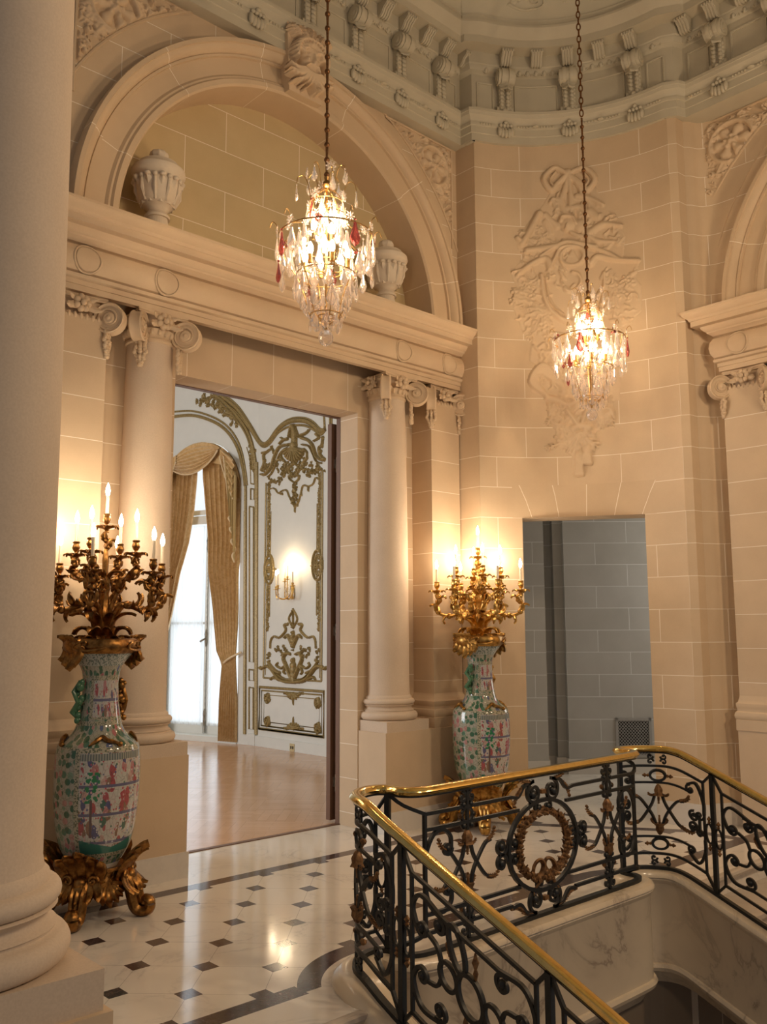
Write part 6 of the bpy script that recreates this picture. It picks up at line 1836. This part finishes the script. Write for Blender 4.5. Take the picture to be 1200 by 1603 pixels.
for s in (SCN-RWN,SCN+RWN): ww.add([wp(s,0),wp(s,0,-0.35),wp(s,ZSP,-0.35),wp(s,ZSP)], [(0,1,2,3)])
struct(ww.build('wall_window', M['white_paint'], smooth=20), 'ivory wall round the tall arched window', 'wall')
br2 = MB(); br2.box(-1.6,6.4,0,-1.5,17.5,6.2); br2.box(-1.6,17.3,0,9,17.5,6.2)
br2.box(-1.5,6.40,0,3.47,6.5,6.2); br2.box(5.62,6.40,0,6.5,6.5,6.2); br2.box(3.47,6.40,3.74,5.62,6.5,6.2)
struct(br2.build('wall_back', M['white_paint'], smooth=0), 'unseen far walls of the bright room', 'wall')
bc = MB(); bc.box(-1.6,6.4,6.2,9.0,17.5,6.3)
struct(bc.build('ceiling_ballroom', M['ball_ceiling'], smooth=0), 'white ceiling of the bright room', 'ceiling')
bb2 = MB()
bb2.box(BX-0.025,8.0,0,BX,11.86,0.15); bb2.box(BX-0.035,11.60,0,BX,11.86,0.17)
struct(bb2.build('baseboard_ballroom', M['white_paint'], smooth=0), 'white baseboard of the panelled wall', 'baseboard')

# gilt mouldings on the panelled wall
B_ = lambda x, y: on_x(x, y, BX)
def gold_line(mb, pts, r=0.02, o=0.0, plane='B'):
    P = []
    for a, z in pts: P.append((BX-o-r*0.3, a, z) if plane == 'B' else wp(a, z, o+r*0.3))
    mb.tube(P, r, 6, flat=1.0)
def on_wall(x, y, o=0.0):
    a, z = B_(x, y)
    if a < 11.66: return Vector((BX-o, a, z))
    s, z = px_w(x, y); return Vector(wp(s, z, o))
def px_line(mb, pts, r, plane='B', n=6, o=0.0):
    Q = smooth_path(pts, n) if n else pts
    mb.tube([on_wall(x, y, o+r*0.3) for x, y in Q], r, 6)
pan = thing('wall_panel', 'ivory wall panel with carved gilt shell crest, garlands and scrolls', 'panel', (BX,10.7,0))
def local(mb, name, par=pan):
    mb.v = [(x-par.location.x, y-par.location.y, z-par.location.z) for x,y,z in mb.v]; return mb.build(name, M['gold_paint'], par, 50)
m = MB()
for d_, r in ((0,0.018),(0.045,0.009)):
    gold_line(m, [(11.43-d_,1.02+d_),(11.43-d_,4.02)], r); gold_line(m, [(10.03+d_,1.02+d_),(10.03+d_,4.02)], r)
gold_line(m, [(11.43,1.02),(10.03,1.02)], 0.014)
local(m, 'tall_frame')
m = MB()
for d_, r in ((0,0.022),(0.05,0.012),(0.11,0.007)):
    a0_, a1_, z0_, z1_ = 11.52-d_, 9.97+d_, 0.26+d_, 0.88-d_
    gold_line(m, [(a0_,z0_),(a1_,z0_),(a1_,z1_),(a0_,z1_),(a0_,z0_),(a1_,z0_)], r)
local(m, 'lower_frame')
m = MB()
for k, r in ((0,0.036),(7,0.020),(-5,0.015)):
    px_line(m, [(345,618+k),(372,640+k),(392,668+k*0.8),(404,688+k*0.6),(413,696+k*0.5),(423,690+k*0.6),(437,671+k*0.8),(456,660+k),(476,659+k),(490,665+k),(500,674+k*0.8),(505,675+k*0.6),(510,672)], r, 'B', 5)
local(m, 'arched_cornice')
m = MB()
for x in (516.5,519.5): px_line(m, [(x,650),(x,1165)], 0.016, 'B', 0)
px_line(m, [(507.5,652),(509,675)], 0.02, 'B', 0)
local(m, 'end_moulding')

# carved gilt ornament as relief in (Y, z)
def relief_px(u0, v0, u1, v1, fill, name, par, res=0.008, mat=None, h=1.0):
    rl = Relief(u0, v0, u1, v1, res); fill(rl)
    o = rl.mesh(name, mat or M['gold_paint'], lambda u,v,hh: (BX-0.002-hh*h-par.location.x, u-par.location.y, v-par.location.z), par, blur=0)
    return o
zp = lambda ox, oy, sc: (lambda x, y: B_(ox+x/sc, oy+y/sc))
def crest(rl):
    q_ = zp(380,640,7.5); K = 0.00112
    S = lambda pts, r, h=0.04: rl.stroke(smooth_path([q_(*p) for p in pts],5), [v*K for v in r] if hasattr(r,'__len__') else r*K, h)
    D = lambda p, r, h=0.05: rl.disc(q_(*p), r*K, h)
    L = lambda p, a, Ln, W=16, h=0.035: rl.leaf(q_(*p), a, Ln*K, W*K, h, 3)
    # shell
    for i in range(11):
        a = PI*(0.04+0.92*i/10); S([(610,450),(610-110*math.cos(a),480+130*math.sin(a))], [10,22], 0.07)
    D((610,430), 62, 0.085); S([(610,400),(612,300),(605,215)], [60,42], 0.06); S([(560,330),(600,190),(660,330)], 14, 0.07)
    # crest mouldings sweeping out to both sides
    S([(545,420),(440,450),(380,570),(340,690),(270,770),(225,770)], [20,16], 0.055); S([(520,460),(450,520),(400,640),(350,750),(300,800)], [10,8], 0.04)
    S([(690,340),(770,370),(830,440),(870,560),(930,600),(965,590)], [20,16], 0.055); S([(700,420),(780,440),(830,530),(870,620),(930,640)], [10,8], 0.04)
    S([(690,310),(740,290),(780,260)], [22,12], 0.05); D((785,250),14); S([(530,350),(480,370),(440,410)], [22,14], 0.05); S([(470,350),(450,340)], 12)
    for pts in ([(230,720),(260,640),(255,540),(300,500),(350,470),(380,520)],[(960,600),(915,540),(905,460),(940,420),(950,330)],[(870,300),(900,340),(840,380)],[(240,520),(300,500)]):
        S(pts, [22,9], 0.05)
    for p in ((265,610),(280,660),(345,450),(375,520),(255,535),(920,500),(880,300),(945,340),(935,440)): D(p, 22, 0.05)
    rnd = random.Random(4)
    for _ in range(90):
        x = rnd.uniform(250,960); y = 560+250*abs((x-605)/355)**1.2*0.6+rnd.uniform(-60,200)*(1-abs((x-605)/380))
        L((x,y), rnd.uniform(0,6), rnd.uniform(36,60), 14)
    for path_ in ([(310,860),(360,840),(420,850),(470,780),(500,720)],[(720,690),(760,740),(800,770),(850,740),(890,700)],[(615,880),(615,930),(615,980),(615,1040),(615,1090)],[(540,650),(520,690),(560,770),(610,790),(650,740),(690,650)]):
        P = smooth_path(path_, 4)
        for p in P:
            for j in range(2):
                c = (p[0]+rnd.uniform(-26,26), p[1]+rnd.uniform(-26,26))
                if rnd.random() < 0.5: rl.flower(q_(*c), rnd.uniform(15,23)*K, 0.045, 5)
                else: L(c, rnd.uniform(0,6), 42, 14)
    for sg in (-1,1):
        S([(610,640),(610+sg*60,700),(610+sg*30,770),(610,800)], [16,10]); S([(610+sg*110,470),(610+sg*150,520),(610+sg*140,600),(610+sg*90,640)], [12,9])
        S([(610+sg*150,580),(610+sg*100,640),(610+sg*95,700)], [16,10])
        S([(610+sg*60,790),(610+sg*50,830),(610,870)], [14,8])
    S([(300,1000),(320,940),(380,940),(420,990),(470,960),(520,960),(550,1030),(590,1110),(615,1160),(615,1210)], [8,9], 0.03)
    S([(895,830),(860,810),(830,880),(770,910),(715,900),(690,980),(660,1090),(620,1150)], [8,9], 0.03)
    for p in ((450,1000),(580,1110),(650,1100),(690,985),(620,1150),(775,930)): D(p, 14, 0.035); L(p, rnd.uniform(0,6), 50)
relief_px(9.75, 3.0, 11.75, 5.0, crest, 'shell_crest', pan)
def lowcrest(rl):
    q_ = zp(380,930,6.165); K = 0.00135
    S = lambda pts, r, h=0.04: rl.stroke(smooth_path([q_(*p) for p in pts],5), [v*K for v in r] if hasattr(r,'__len__') else r*K, h)
    rnd = random.Random(8)
    for sg in (-1,1):
        X = lambda x: 490+sg*x
        S([(X(0),850),(X(90),840),(X(150),800),(X(210),720),(X(255),695),(X(300),720),(X(315),710)], [18,16], 0.055); S([(X(0),830),(X(90),815),(X(150),770)], [8,8], 0.045)
        S([(X(240),650),(X(215),690),(X(170),740),(X(130),760)], [12,16], 0.045)
        S([(X(20),800),(X(60),700),(X(90),620),(X(60),570),(X(30),580)], [20,14], 0.055)
        S([(X(75),690),(X(120),715),(X(160),690),(X(150),665)], [14,9]); S([(X(70),700),(X(90),750),(X(75),770)], [12,8])
        S([(X(140),830),(X(190),800),(X(215),825)], [14,9])
        S([(X(10),480),(X(50),400),(X(80),420)], [22,12], 0.05); S([(X(0),330),(X(40),240),(X(5),160)], [8,8], 0.03)
        S([(X(55),290),(X(85),300),(X(70),345),(X(100),390),(X(140),420),(X(190),410),(X(215),450),(X(220),520)], [16,7], 0.035)
        for t in range(10):
            c = (X(70+rnd.uniform(0,110)), 500+rnd.uniform(0,110))
            rl.flower(q_(*c), rnd.uniform(14,22)*K, 0.045, 5) if t % 2 else rl.leaf(q_(*c), rnd.uniform(0,6), 55*K, 15*K, 0.035, 3)
        for t in range(5): rl.leaf(q_(X(235+rnd.uniform(-20,25)), 560+20*t), rnd.uniform(0,6), 50*K, 15*K, 0.035, 3)
    for y, r in ((160,7),(200,9),(280,12),(320,12),(370,20),(410,32),(450,38),(500,26),(540,10),(640,30),(690,46),(730,50),(780,40),(820,44)): rl.disc(q_(490,y), r*K, 0.06)
    S([(490,140),(490,330)], 5, 0.03)
relief_px(9.8, 0.9, 11.7, 2.6, lowcrest, 'foot_scrolls', pan)
def corners(rl):
    q_ = zp(380,930,6.165); K = 0.0015
    for cx_, cy_, ph in ((240,1005,0),(725,1050,1),(240,1230,2),(725,1295,3)):
        c = q_(cx_,cy_); rl.spiral(c, 34*K, 1.5, ph*1.5, 9*K, 0.04); rl.ring(c, 38*K, 46*K, 6*K, 0.03, 20)
        for k in range(4): rl.leaf(c, ph*PI/2+k*1.57+0.4, 60*K, 16*K, 0.03, 3)
    for cy_, sg in ((960,1),(1300,-1)):
        for i in range(7):
            a = PI*(0.05+0.9*i/6); rl.stroke([q_(490,cy_),q_(490-55*math.cos(a),cy_+sg*50*math.sin(a))], [9*K,13*K], 0.04)
        rl.stroke([q_(490,cy_),q_(490,cy_+sg*110)], [14*K,4*K], 0.04)
        for s2 in (-1,1): rl.leaf(q_(490+s2*40,cy_), 0 if s2 < 0 else PI, 60*K, 15*K, 0.03, 3); rl.leaf(q_(490+s2*70,cy_-4), 0 if s2 < 0 else PI, 50*K, 12*K, 0.03, 3)
relief_px(9.95, 0.22, 11.56, 0.92, corners, 'corner_scrolls', pan)
def chains(rl):
    rnd = random.Random(2)
    for Y in (11.345,10.10):
        z = 1.75
        while z < 3.95:
            if abs(z-2.63) > 0.24:
                rl.flower((Y+rnd.uniform(-0.008,0.008), z), 0.032, 0.03, 5); rl.leaf((Y,z), PI/2+rnd.uniform(-0.5,0.5), 0.08, 0.024, 0.025, 2)
                if int(z*10) % 4 == 0: rl.stroke([(Y-0.02,z),(Y+0.02,z+0.09)], 0.012, 0.03)
            z += 0.075
        s_ = -1 if Y > 11 else 1
        rl.ring((Y+s_*0.03,2.66), 0.115, 0.22, 0.015, 0.035, 30); rl.ring((Y+s_*0.02,2.66), 0.07, 0.15, 0.013, 0.03, 24)
        rl.flower((Y+s_*0.02,2.66), 0.06, 0.04, 6)
        for dz in (-0.12,0.12): rl.flower((Y,2.66+dz), 0.04, 0.035, 5)
        rl.stroke([(Y+s_*0.14,2.66),(Y+s_*0.20,2.66)], [0.022,0.006], 0.03)
    for Y in (11.295,10.15): rl.stroke([(Y,1.95),(Y,3.55)], 0.0085, 0.015)
relief_px(9.95, 1.6, 11.56, 4.05, chains, 'garland_strips', pan)

# narrow strip between the panel and the window + window arch mouldings
ap = thing('window_surround', 'ivory window surround with narrow gilt panels and concentric gilt arches', 'surround', (8.05,11.85,0))
m = MB()
px_line(m, [(402,1150),(402.5,760),(401,735),(397,705),(388,676),(372,652),(352,630),(335,618)], 0.030, 'B', 5)
px_line(m, [(399.5,1150),(400,760),(398.5,735),(394,708),(385,680),(369,656),(350,635),(330,618)], 0.018, 'B', 5)
local(m, 'outer_arch', ap)
m = MB()
px_line(m, [(383.5,1149),(384.5,800),(384,760),(381,735),(374,706),(362,683),(346,667),(325,656.5),(300,650.5),(266,653)], 0.028, 'W', 5)
px_line(m, [(387,760),(384,735),(377,702),(365,678),(348,661),(326,650),(300,643.5),(266,645)], 0.018, 'W', 5)
px_line(m, [(381,1149),(382,800)], 0.010, 'W', 0)
local(m, 'inner_arch', ap)
m = MB()
for x0_, x1_, y0_, y1_ in ((390.5,397,793,1036),(390,397.5,1048,1065),(390,396.5,1076,1141),(392.5,398,765,782)):
    px_line(m, ((x0_,y0_),(x1_,y0_+0.8),(x1_,y1_+0.8),(x0_,y1_),(x0_,y0_),(x1_,y0_+0.8)), 0.014, 'B', 0)
px_line(m, [(392.5,757),(398,758)], 0.011, 'B', 0); px_line(m, [(392.5,757),(391,720),(386,700)], 0.009, 'B', 4); px_line(m, [(398,757),(397,735)], 0.009, 'B', 0)
local(m, 'narrow_panels', ap)
def archorn(rl):
    rnd = random.Random(6)
    for x, y in smooth_path([(314,622),(325,626),(338,632),(350,640),(360,650),(368,658)], 5):
        for j in range(2):
            c = px_w(x+rnd.uniform(-6,6), y+rnd.uniform(-7,7)); rl.flower(c, 0.035, 0.04, 5) if rnd.random() < 0.4 else rl.leaf(c, rnd.uniform(0,6), 0.10, 0.03, 0.03, 3)
    for x, y in smooth_path([(394,700),(395.5,710),(396,722),(396.5,735)], 5):
        c = px_w(x,y); rl.leaf(c, rnd.uniform(0,6), 0.08, 0.025, 0.03, 3); rl.disc(c, 0.02, 0.03)
rl = Relief(-0.3, 3.8, 1.6, 6.1, 0.009); archorn(rl)
def spray_map(u, v, hh):
    p = wp(u, v, 0.003+hh); return (p[0]-8.05, p[1]-11.85, p[2])
rl.mesh('arch_sprays', M['gold_paint'], spray_map, ap, blur=0)

# ---- window: frames, glass, sheers
win = MB()
def wbox(s0, s1, z0, z1, o0, o1, mb=win):
    vs = [wp(s,z,o) for z in (z0,z1) for o in (o0,o1) for s in (s0,s1)]
    mb.add(vs, [(0,2,3,1),(4,5,7,6),(0,1,5,4),(1,3,7,5),(3,2,6,7),(2,0,4,6)])
OW = -0.26
wbox(SCN-RWN, SCN+RWN, 0.0, 0.085, OW-0.06, 0.02); wbox(SCN-RWN, SCN+RWN, 0.085, 0.26, OW-0.03, OW+0.03)
wbox(SCN-RWN, SCN+RWN, 3.50, 3.64, OW-0.04, OW+0.05); wbox(SCN-RWN, SCN+RWN, 3.66, 3.74, OW-0.02, OW+0.03)
wbox(SCN-0.055, SCN+0.055, 0.09, 4.84, OW-0.03, OW+0.03)
for s in (SCN-RWN, SCN+RWN-0.06): wbox(s, s+0.06, 0, 4.0, OW-0.03, OW+0.03)
for z in (1.86,): wbox(SCN-RWN, SCN+RWN, z-0.02, z+0.02, OW-0.02, OW+0.02)
wo = struct(win.build('window_1', M['white_paint'], smooth=0), 'tall arched window with white frame and sheer curtains', 'window')
g = MB(); g.add([wp(SCN-RWN,0.1,OW),wp(SCN+RWN,0.1,OW),wp(SCN+RWN,ZSP+RWN,OW),wp(SCN-RWN,ZSP+RWN,OW)], [(0,1,2,3)]); g.build('window_glass', M['pane'], wo, 0)
b = MB()
b.tube([wp(SCN,0.12,OW+0.05),wp(SCN,3.48,OW+0.05)], 0.012, 6)
for z in (0.35,3.15,1.62): b.tube([wp(SCN,z-0.14,OW+0.05),wp(SCN,z-0.06,OW+0.05),wp(SCN,z,OW+0.05),wp(SCN,z+0.06,OW+0.05),wp(SCN,z+0.14,OW+0.05)], [0.012,0.026,0.020,0.03,0.012], 8)
b.tube([wp(SCN-0.02,1.62,OW+0.07),wp(SCN+0.09,1.56,OW+0.09)], [0.014,0.018], 7)
b.build('window_bolt', M['latch'], wo, 40)
def cloth(fn, nu, nv, name, mat, parent=None):
    mb = MB(); mb.v = [fn(i/nu, j/nv) for j in range(nv+1) for i in range(nu+1)]
    mb.f = [(j*(nu+1)+i, j*(nu+1)+i+1, (j+1)*(nu+1)+i+1, (j+1)*(nu+1)+i) for j in range(nv) for i in range(nu)]
    return mb.build(name, mat, parent, 80)
for k, (s0, s1, z0, z1) in enumerate(((SCN-RWN+0.06,SCN-0.055,0.22,3.46),(SCN+0.055,SCN+RWN-0.06,0.22,3.46))):
    o = cloth(lambda u,v: wp(s0+(s1-s0)*u, z0+(z1-z0)*v, OW+0.06+0.022*math.sin(u*2*PI*13)+0.01*math.sin(u*2*PI*5+1)), 120, 4, 'sheer_curtain', M['sheer'])
    tag(o, ('white sheer curtain on the right leaf of the arched window' if k == 0 else 'white sheer curtain on the left leaf of the arched window'), 'curtain', 'sheer curtains')

def lerp(a, b, t): return a+(b-a)*t
def interp(tab, z):
    for (z0,v0),(z1,v1) in zip(tab[:-1], tab[1:]):
        if z0 <= z <= z1 or (z0 >= z >= z1): return lerp(v0, v1, (z-z0)/(z1-z0) if z1 != z0 else 0)
    return tab[0][1] if abs(z-tab[0][0]) < abs(z-tab[-1][0]) else tab[-1][1]
def drape(label, side):
    # inner edge (towards the middle) and outer edge as functions of height, right-hand curtain in s
    inn = [(0.03,0.45),(0.6,0.43),(1.18,0.37),(1.28,0.40),(1.40,0.48),(2.11,0.605),(2.84,0.76),(3.68,0.89),(4.28,0.965),(4.85,0.97)] if side > 0 else [(0.03,0.30),(0.6,0.27),(1.2,0.20),(1.40,0.25),(2.02,0.395),(2.86,0.58),(3.70,0.73),(4.29,0.79),(4.85,0.80)]
    out = [(0.03,0.06),(0.6,0.07),(1.22,0.09),(1.32,0.09),(1.8,0.08),(3.0,0.085),(4.0,0.09),(4.85,0.09)]
    rt = thing('curtain', label, 'curtain', (*wp(0.1 if side > 0 else 1.8, 0)[:2], 0), 'gold drapes of the arched window')
    def f(u, v):
        z = 0.03+4.6*v; a, b_ = interp(inn,z), interp(out,z)
        gath = min(1, abs(z-1.27)/0.8)
        n_ = 8
        wv = math.sin(u*2*PI*n_+0.6*math.sin(z*1.3))
        s = lerp(b_, a, u+0.022*math.sin(u*2*PI*n_*1.0+1.0)); o = 0.02+0.045*wv*(0.45+0.55*gath)+0.03*(1-gath)
        if z > 2.7: o -= 0.075*min(1,(z-2.7)/0.5)
        if z > 3.98:
            lim = math.sqrt(max(0.0, RWN**2-(z-ZSP)**2))
            s = max(s, SCN-lim) if True else s
        s2 = s if side > 0 else 2*SCN-s
        p = wp(s2, z, o); return (p[0]-rt.location.x, p[1]-rt.location.y, p[2])
    cloth(f, 160, 60, 'drape', M['damask'], rt)
    t = MB(); pts = []
    for i in range(24):
        a = i/23; s = lerp(-0.02, 0.335, a); s2 = s if side > 0 else 2*SCN-s
        p = wp(s2, 1.40-0.17*a, 0.06+0.05*math.sin(PI*a)); pts.append((p[0]-rt.location.x, p[1]-rt.location.y, p[2]))
    t.tube(pts, 0.018, 6, flat=0.8); t.build('tie_back', M['damask_trim'], rt, 50)
    return rt
drape('gold damask drape tied back at the right side of the arched window', 1)
drape('gold damask drape at the left side of the arched window, partly behind the column', -1)
vt = thing('valance', 'swagged gold damask valance filling the head of the arched window', 'valance', (*wp(SCN,4.5)[:2],0))
LV = lambda p: (p[0]-vt.location.x, p[1]-vt.location.y, p[2])
bk = cloth(lambda u,v: LV(wp(SCN+(RWN-0.01)*math.cos(PI*u)*1.0, ZSP+0.05+(RWN-0.06)*math.sin(PI*u)*v+0.45*(1-v)*abs(math.sin(PI*u)), 0.03)), 40, 6, 'head_lining', M['damask'], vt)
def swag(sL, zL, sR, zR, drop, o, name, nf=6, topdrop=0.0):
    def f(u, v):
        s = lerp(sR, sL, u); zt = lerp(zR, zL, u)-topdrop*4*u*(1-u)
        z = zt - drop*v*(4*u*(1-u))**0.85
        wv = math.sin(v*2*PI*nf)*(4*u*(1-u))**0.5
        return LV(wp(s, z-0.02*(1-abs(2*u-1)), o+0.06*v*(1-v)*2+0.030*wv+0.03*math.sin(PI*v)))
    cloth(f, 50, 60, name, M['damask'], vt)
    e = MB(); e.tube([f(i/40,1.0) for i in range(41)], 0.013, 6); e.build('braid_edge', M['damask_trim'], vt, 50)
def big_swag():
    def f(u, v):
        s = lerp(0.50, 1.62, u); c4 = 4*u*(1-u)
        zt = ZSP+math.sqrt(max(0,(RWN-0.015)**2-(s-SCN)**2)); zt = min(zt, lerp(4.68,4.56,u)+0.9*c4)
        zb = lerp(4.64, 4.53, u)-0.285*c4**0.85
        z = lerp(zt, zb, v**0.9)
        return LV(wp(s, z, 0.07+0.05*v+0.036*math.sin(v*2*PI*7.5)*c4**0.4*(0.3+0.7*v)))
    cloth(f, 60, 110, 'swag', M['damask'], vt)
    e = MB(); e.tube([f(i/40,1.0) for i in range(41)], 0.014, 6); e.build('braid_edge', M['damask_trim'], vt, 50)
big_swag()
# upper filling of the central swag
0 and cloth(lambda u,v: LV(wp(lerp(0.50,1.62,u), lerp(lerp(4.64,4.53,u), ZSP+math.sqrt(max(0,(RWN-0.02)**2-(lerp(0.50,1.62,u)-SCN)**2)), v), 0.075+0.012*math.sin(v*9)*(4*u*(1-u)))), 40, 10, 'swag_top', M['damask'], vt)
def half_swag(side):
    def f(u, v):
        # from the join down to the jamb
        s = lerp(0.47, 0.14, u); ztop = lerp(4.66, 4.44, u)
        z = ztop - (0.52*u**0.8)*v - 0.12*v
        s = s-0.0*v
        p = wp(s if side > 0 else 2*SCN-s, z, 0.10+0.028*math.sin(v*2*PI*5)*min(1,u*3)+0.04*u); return LV(p)
    cloth(f, 30, 50, 'side_swag', M['damask'], vt)
    e = MB(); e.tube([f(i/24,1.0) for i in range(25)], 0.013, 6); e.build('braid_edge', M['damask_trim'], vt, 50)
    def j(u, v):
        s0, s1 = 0.10, 0.36
        ztop = lerp(4.18, 4.52, u); zbot = lerp(2.80, 3.62, u**0.8)
        z = lerp(zbot, ztop, v); s = lerp(s0-0.01, lerp(0.21,0.36,v), u)
        p = wp(s if side > 0 else 2*SCN-s, z, 0.12+0.045*math.sin(u*2*PI*4)); return LV(p)
    cloth(j, 48, 24, 'jabot', M['damask_pale'], vt)
    fo = lambda p: (p[0]+WN.x*0.012, p[1]+WN.y*0.012, p[2])
    e = MB(); e.tube([fo(j(i/60,0.0)) for i in range(61)], 0.016, 6); e.tube([fo(j(1.0,i/20)) for i in range(21)], 0.013, 6); e.build('jabot_edge', M['damask_trim'], vt, 50)
half_swag(1); half_swag(-1)
SKY = area_light('window_daylight', wp(SCN+0.4, 2.6, -0.8), wp(SCN+0.4, 2.6, 2.0), 5.0, 6.6, W_BALL*0.40, (0.88,0.94,1.0))
sk = MB(); sk.add([wp(-7,-3,-3.0),wp(9,-3,-3.0),wp(9,10,-3.0),wp(-7,10,-3.0)], [(0,1,2,3)])
struct(sk.build('sky', M['sky'], smooth=0), 'pale bright sky outside the arched window', 'sky')
area_light('ballroom_added_light', (-1.2,10.5,2.6), (6.0,10.5,2.2), 3.0, 3.6, W_BALL*0.95, (0.96,0.97,1.0))  # added unseen area lamp to brighten the ivory wall; no window built

# ---- wall sconce
sy, sz = B_(460, 926)
sc = thing('wall_sconce', 'gilt wall sconce with lit candles and crystal drops on the ivory panel', 'sconce', (BX,sy,sz))
p = MB(); p.lathe([(0.0,-0.12),(0.02,-0.10),(0.035,-0.04),(0.02,0.0),(0.03,0.05),(0.015,0.10),(0.0,0.12)], (-0.03,0,0), 12); p.build('backplate', M['ormolu'], sc, 45)
for (dy, dz, ox) in ((0.23,0.02,0.16),(0.075,0.03,0.24),(-0.175,0.06,0.16),(0.09,0.135,0.10),(-0.02,0.16,0.14)):
    a = MB(); a.tube(smooth_path([(-0.03,0,-0.02),(-ox*0.6,dy*0.4,-0.11),(-ox,dy*0.85,-0.09),(-ox,dy,-0.03),(-ox,dy,dz)],5), 0.009, 6)
    ao = a.build('arm', M['ormolu'], sc, 45)
    q2 = MB(); q2.lathe([(0.0,0),(0.012,0.004),(0.04,0.012),(0.04,0.018),(0.012,0.02),(0.012,0.03),(0.02,0.045),(0.016,0.06),(0.0,0.06)], (-ox,dy,dz), 12); q2.build('candle_cup', M['ormolu'], ao, 45)
    q2 = MB(); q2.lathe([(0.010,0.05),(0.010,0.22),(0.0,0.22)], (-ox,dy,dz), 10); q2.build('candle', M['candle'], ao, 45)
    q2 = MB(); q2.lathe([(0.0,0.22),(0.012,0.235),(0.015,0.255),(0.007,0.285),(0.0,0.30)], (-ox,dy,dz), 10); q2.build('bulb', M['bulb'], ao, 45)
    point_light('bulb_light', (-ox,dy,dz+0.325), W_SCONCE, (1.0,0.74,0.46), 0.02, sc)
    for k in range(3):
        q2 = drop_mesh(0.07,0.014,'',None); q2.v = [(x-ox+0.02*(k-1), y+dy*(0.6+0.2*k), z+dz-0.08) for x,y,z in q2.v]; q2.build('crystal_drop', M['crystal'], ao, 20)
# ---- outlet
oy, oz = B_(459.5, 1170)
ol = thing('outlet', 'small brass electrical outlet on the white baseboard', 'outlet', (BX-0.026,oy,oz))
m = MB(); m.box(-0.006,-0.055,-0.055,0,0.055,0.055); m.build('plate', M['outlet'], ol, 0)
for k in (-1,1):
    m = MB(); m.box(-0.009,k*0.022-0.013,-0.02,-0.006,k*0.022+0.013,0.02); m.build('socket', M['black'], ol, 0)

# ---- door frame and folded leaf
df = MB()
df.box(5.37,6.395,0,5.40,6.455,3.74); df.box(3.44,6.395,0,3.47,6.455,3.74); df.box(3.47,6.395,3.715,5.40,6.455,3.745)
struct(df.build('door_1', M['door_wood'], smooth=0), 'dark wooden frame of the great doorway', 'door')
dl = thing('door_leaf', 'dark wooden door leaf folded back, seen edge-on at the right jamb', 'door', (5.462,6.51,0))
def leafbox(mb, a, b, z0, z1, wdt, off=0.0):
    d = Vector((math.cos(math.radians(8)), math.sin(math.radians(8)))); nn = Vector((-d.y,d.x))
    c = [d*a+nn*off, d*b+nn*off, d*b+nn*(off+wdt), d*a+nn*(off+wdt)]
    mb.prism([(p.x,p.y) for p in c], z0, z1)
m = MB(); m.box(-0.108,0.0,0.02,0.0,0.055,3.68); m.build('leaf', M['door_wood'], dl, 0)
m = MB(); m.box(0.028,0.0,0.02,0.62,0.055,3.68); m.build('leaf', M['door_wood'], dl, 0)
m = MB(); m.box(0.0,0.035,0.02,0.028,0.05,3.68); m.build('edge_strip', M['latch'], dl, 0)
for z in (0.36,1.72,3.30):
    m = MB(); m.box(-0.078,-0.010,z-0.05,-0.042,0.002,z+0.035); m.lathe([(0.011,z-0.09),(0.011,z+0.06)], (-0.048,-0.010,0), 10); m.build('hinge', M['steel'], dl, 30)
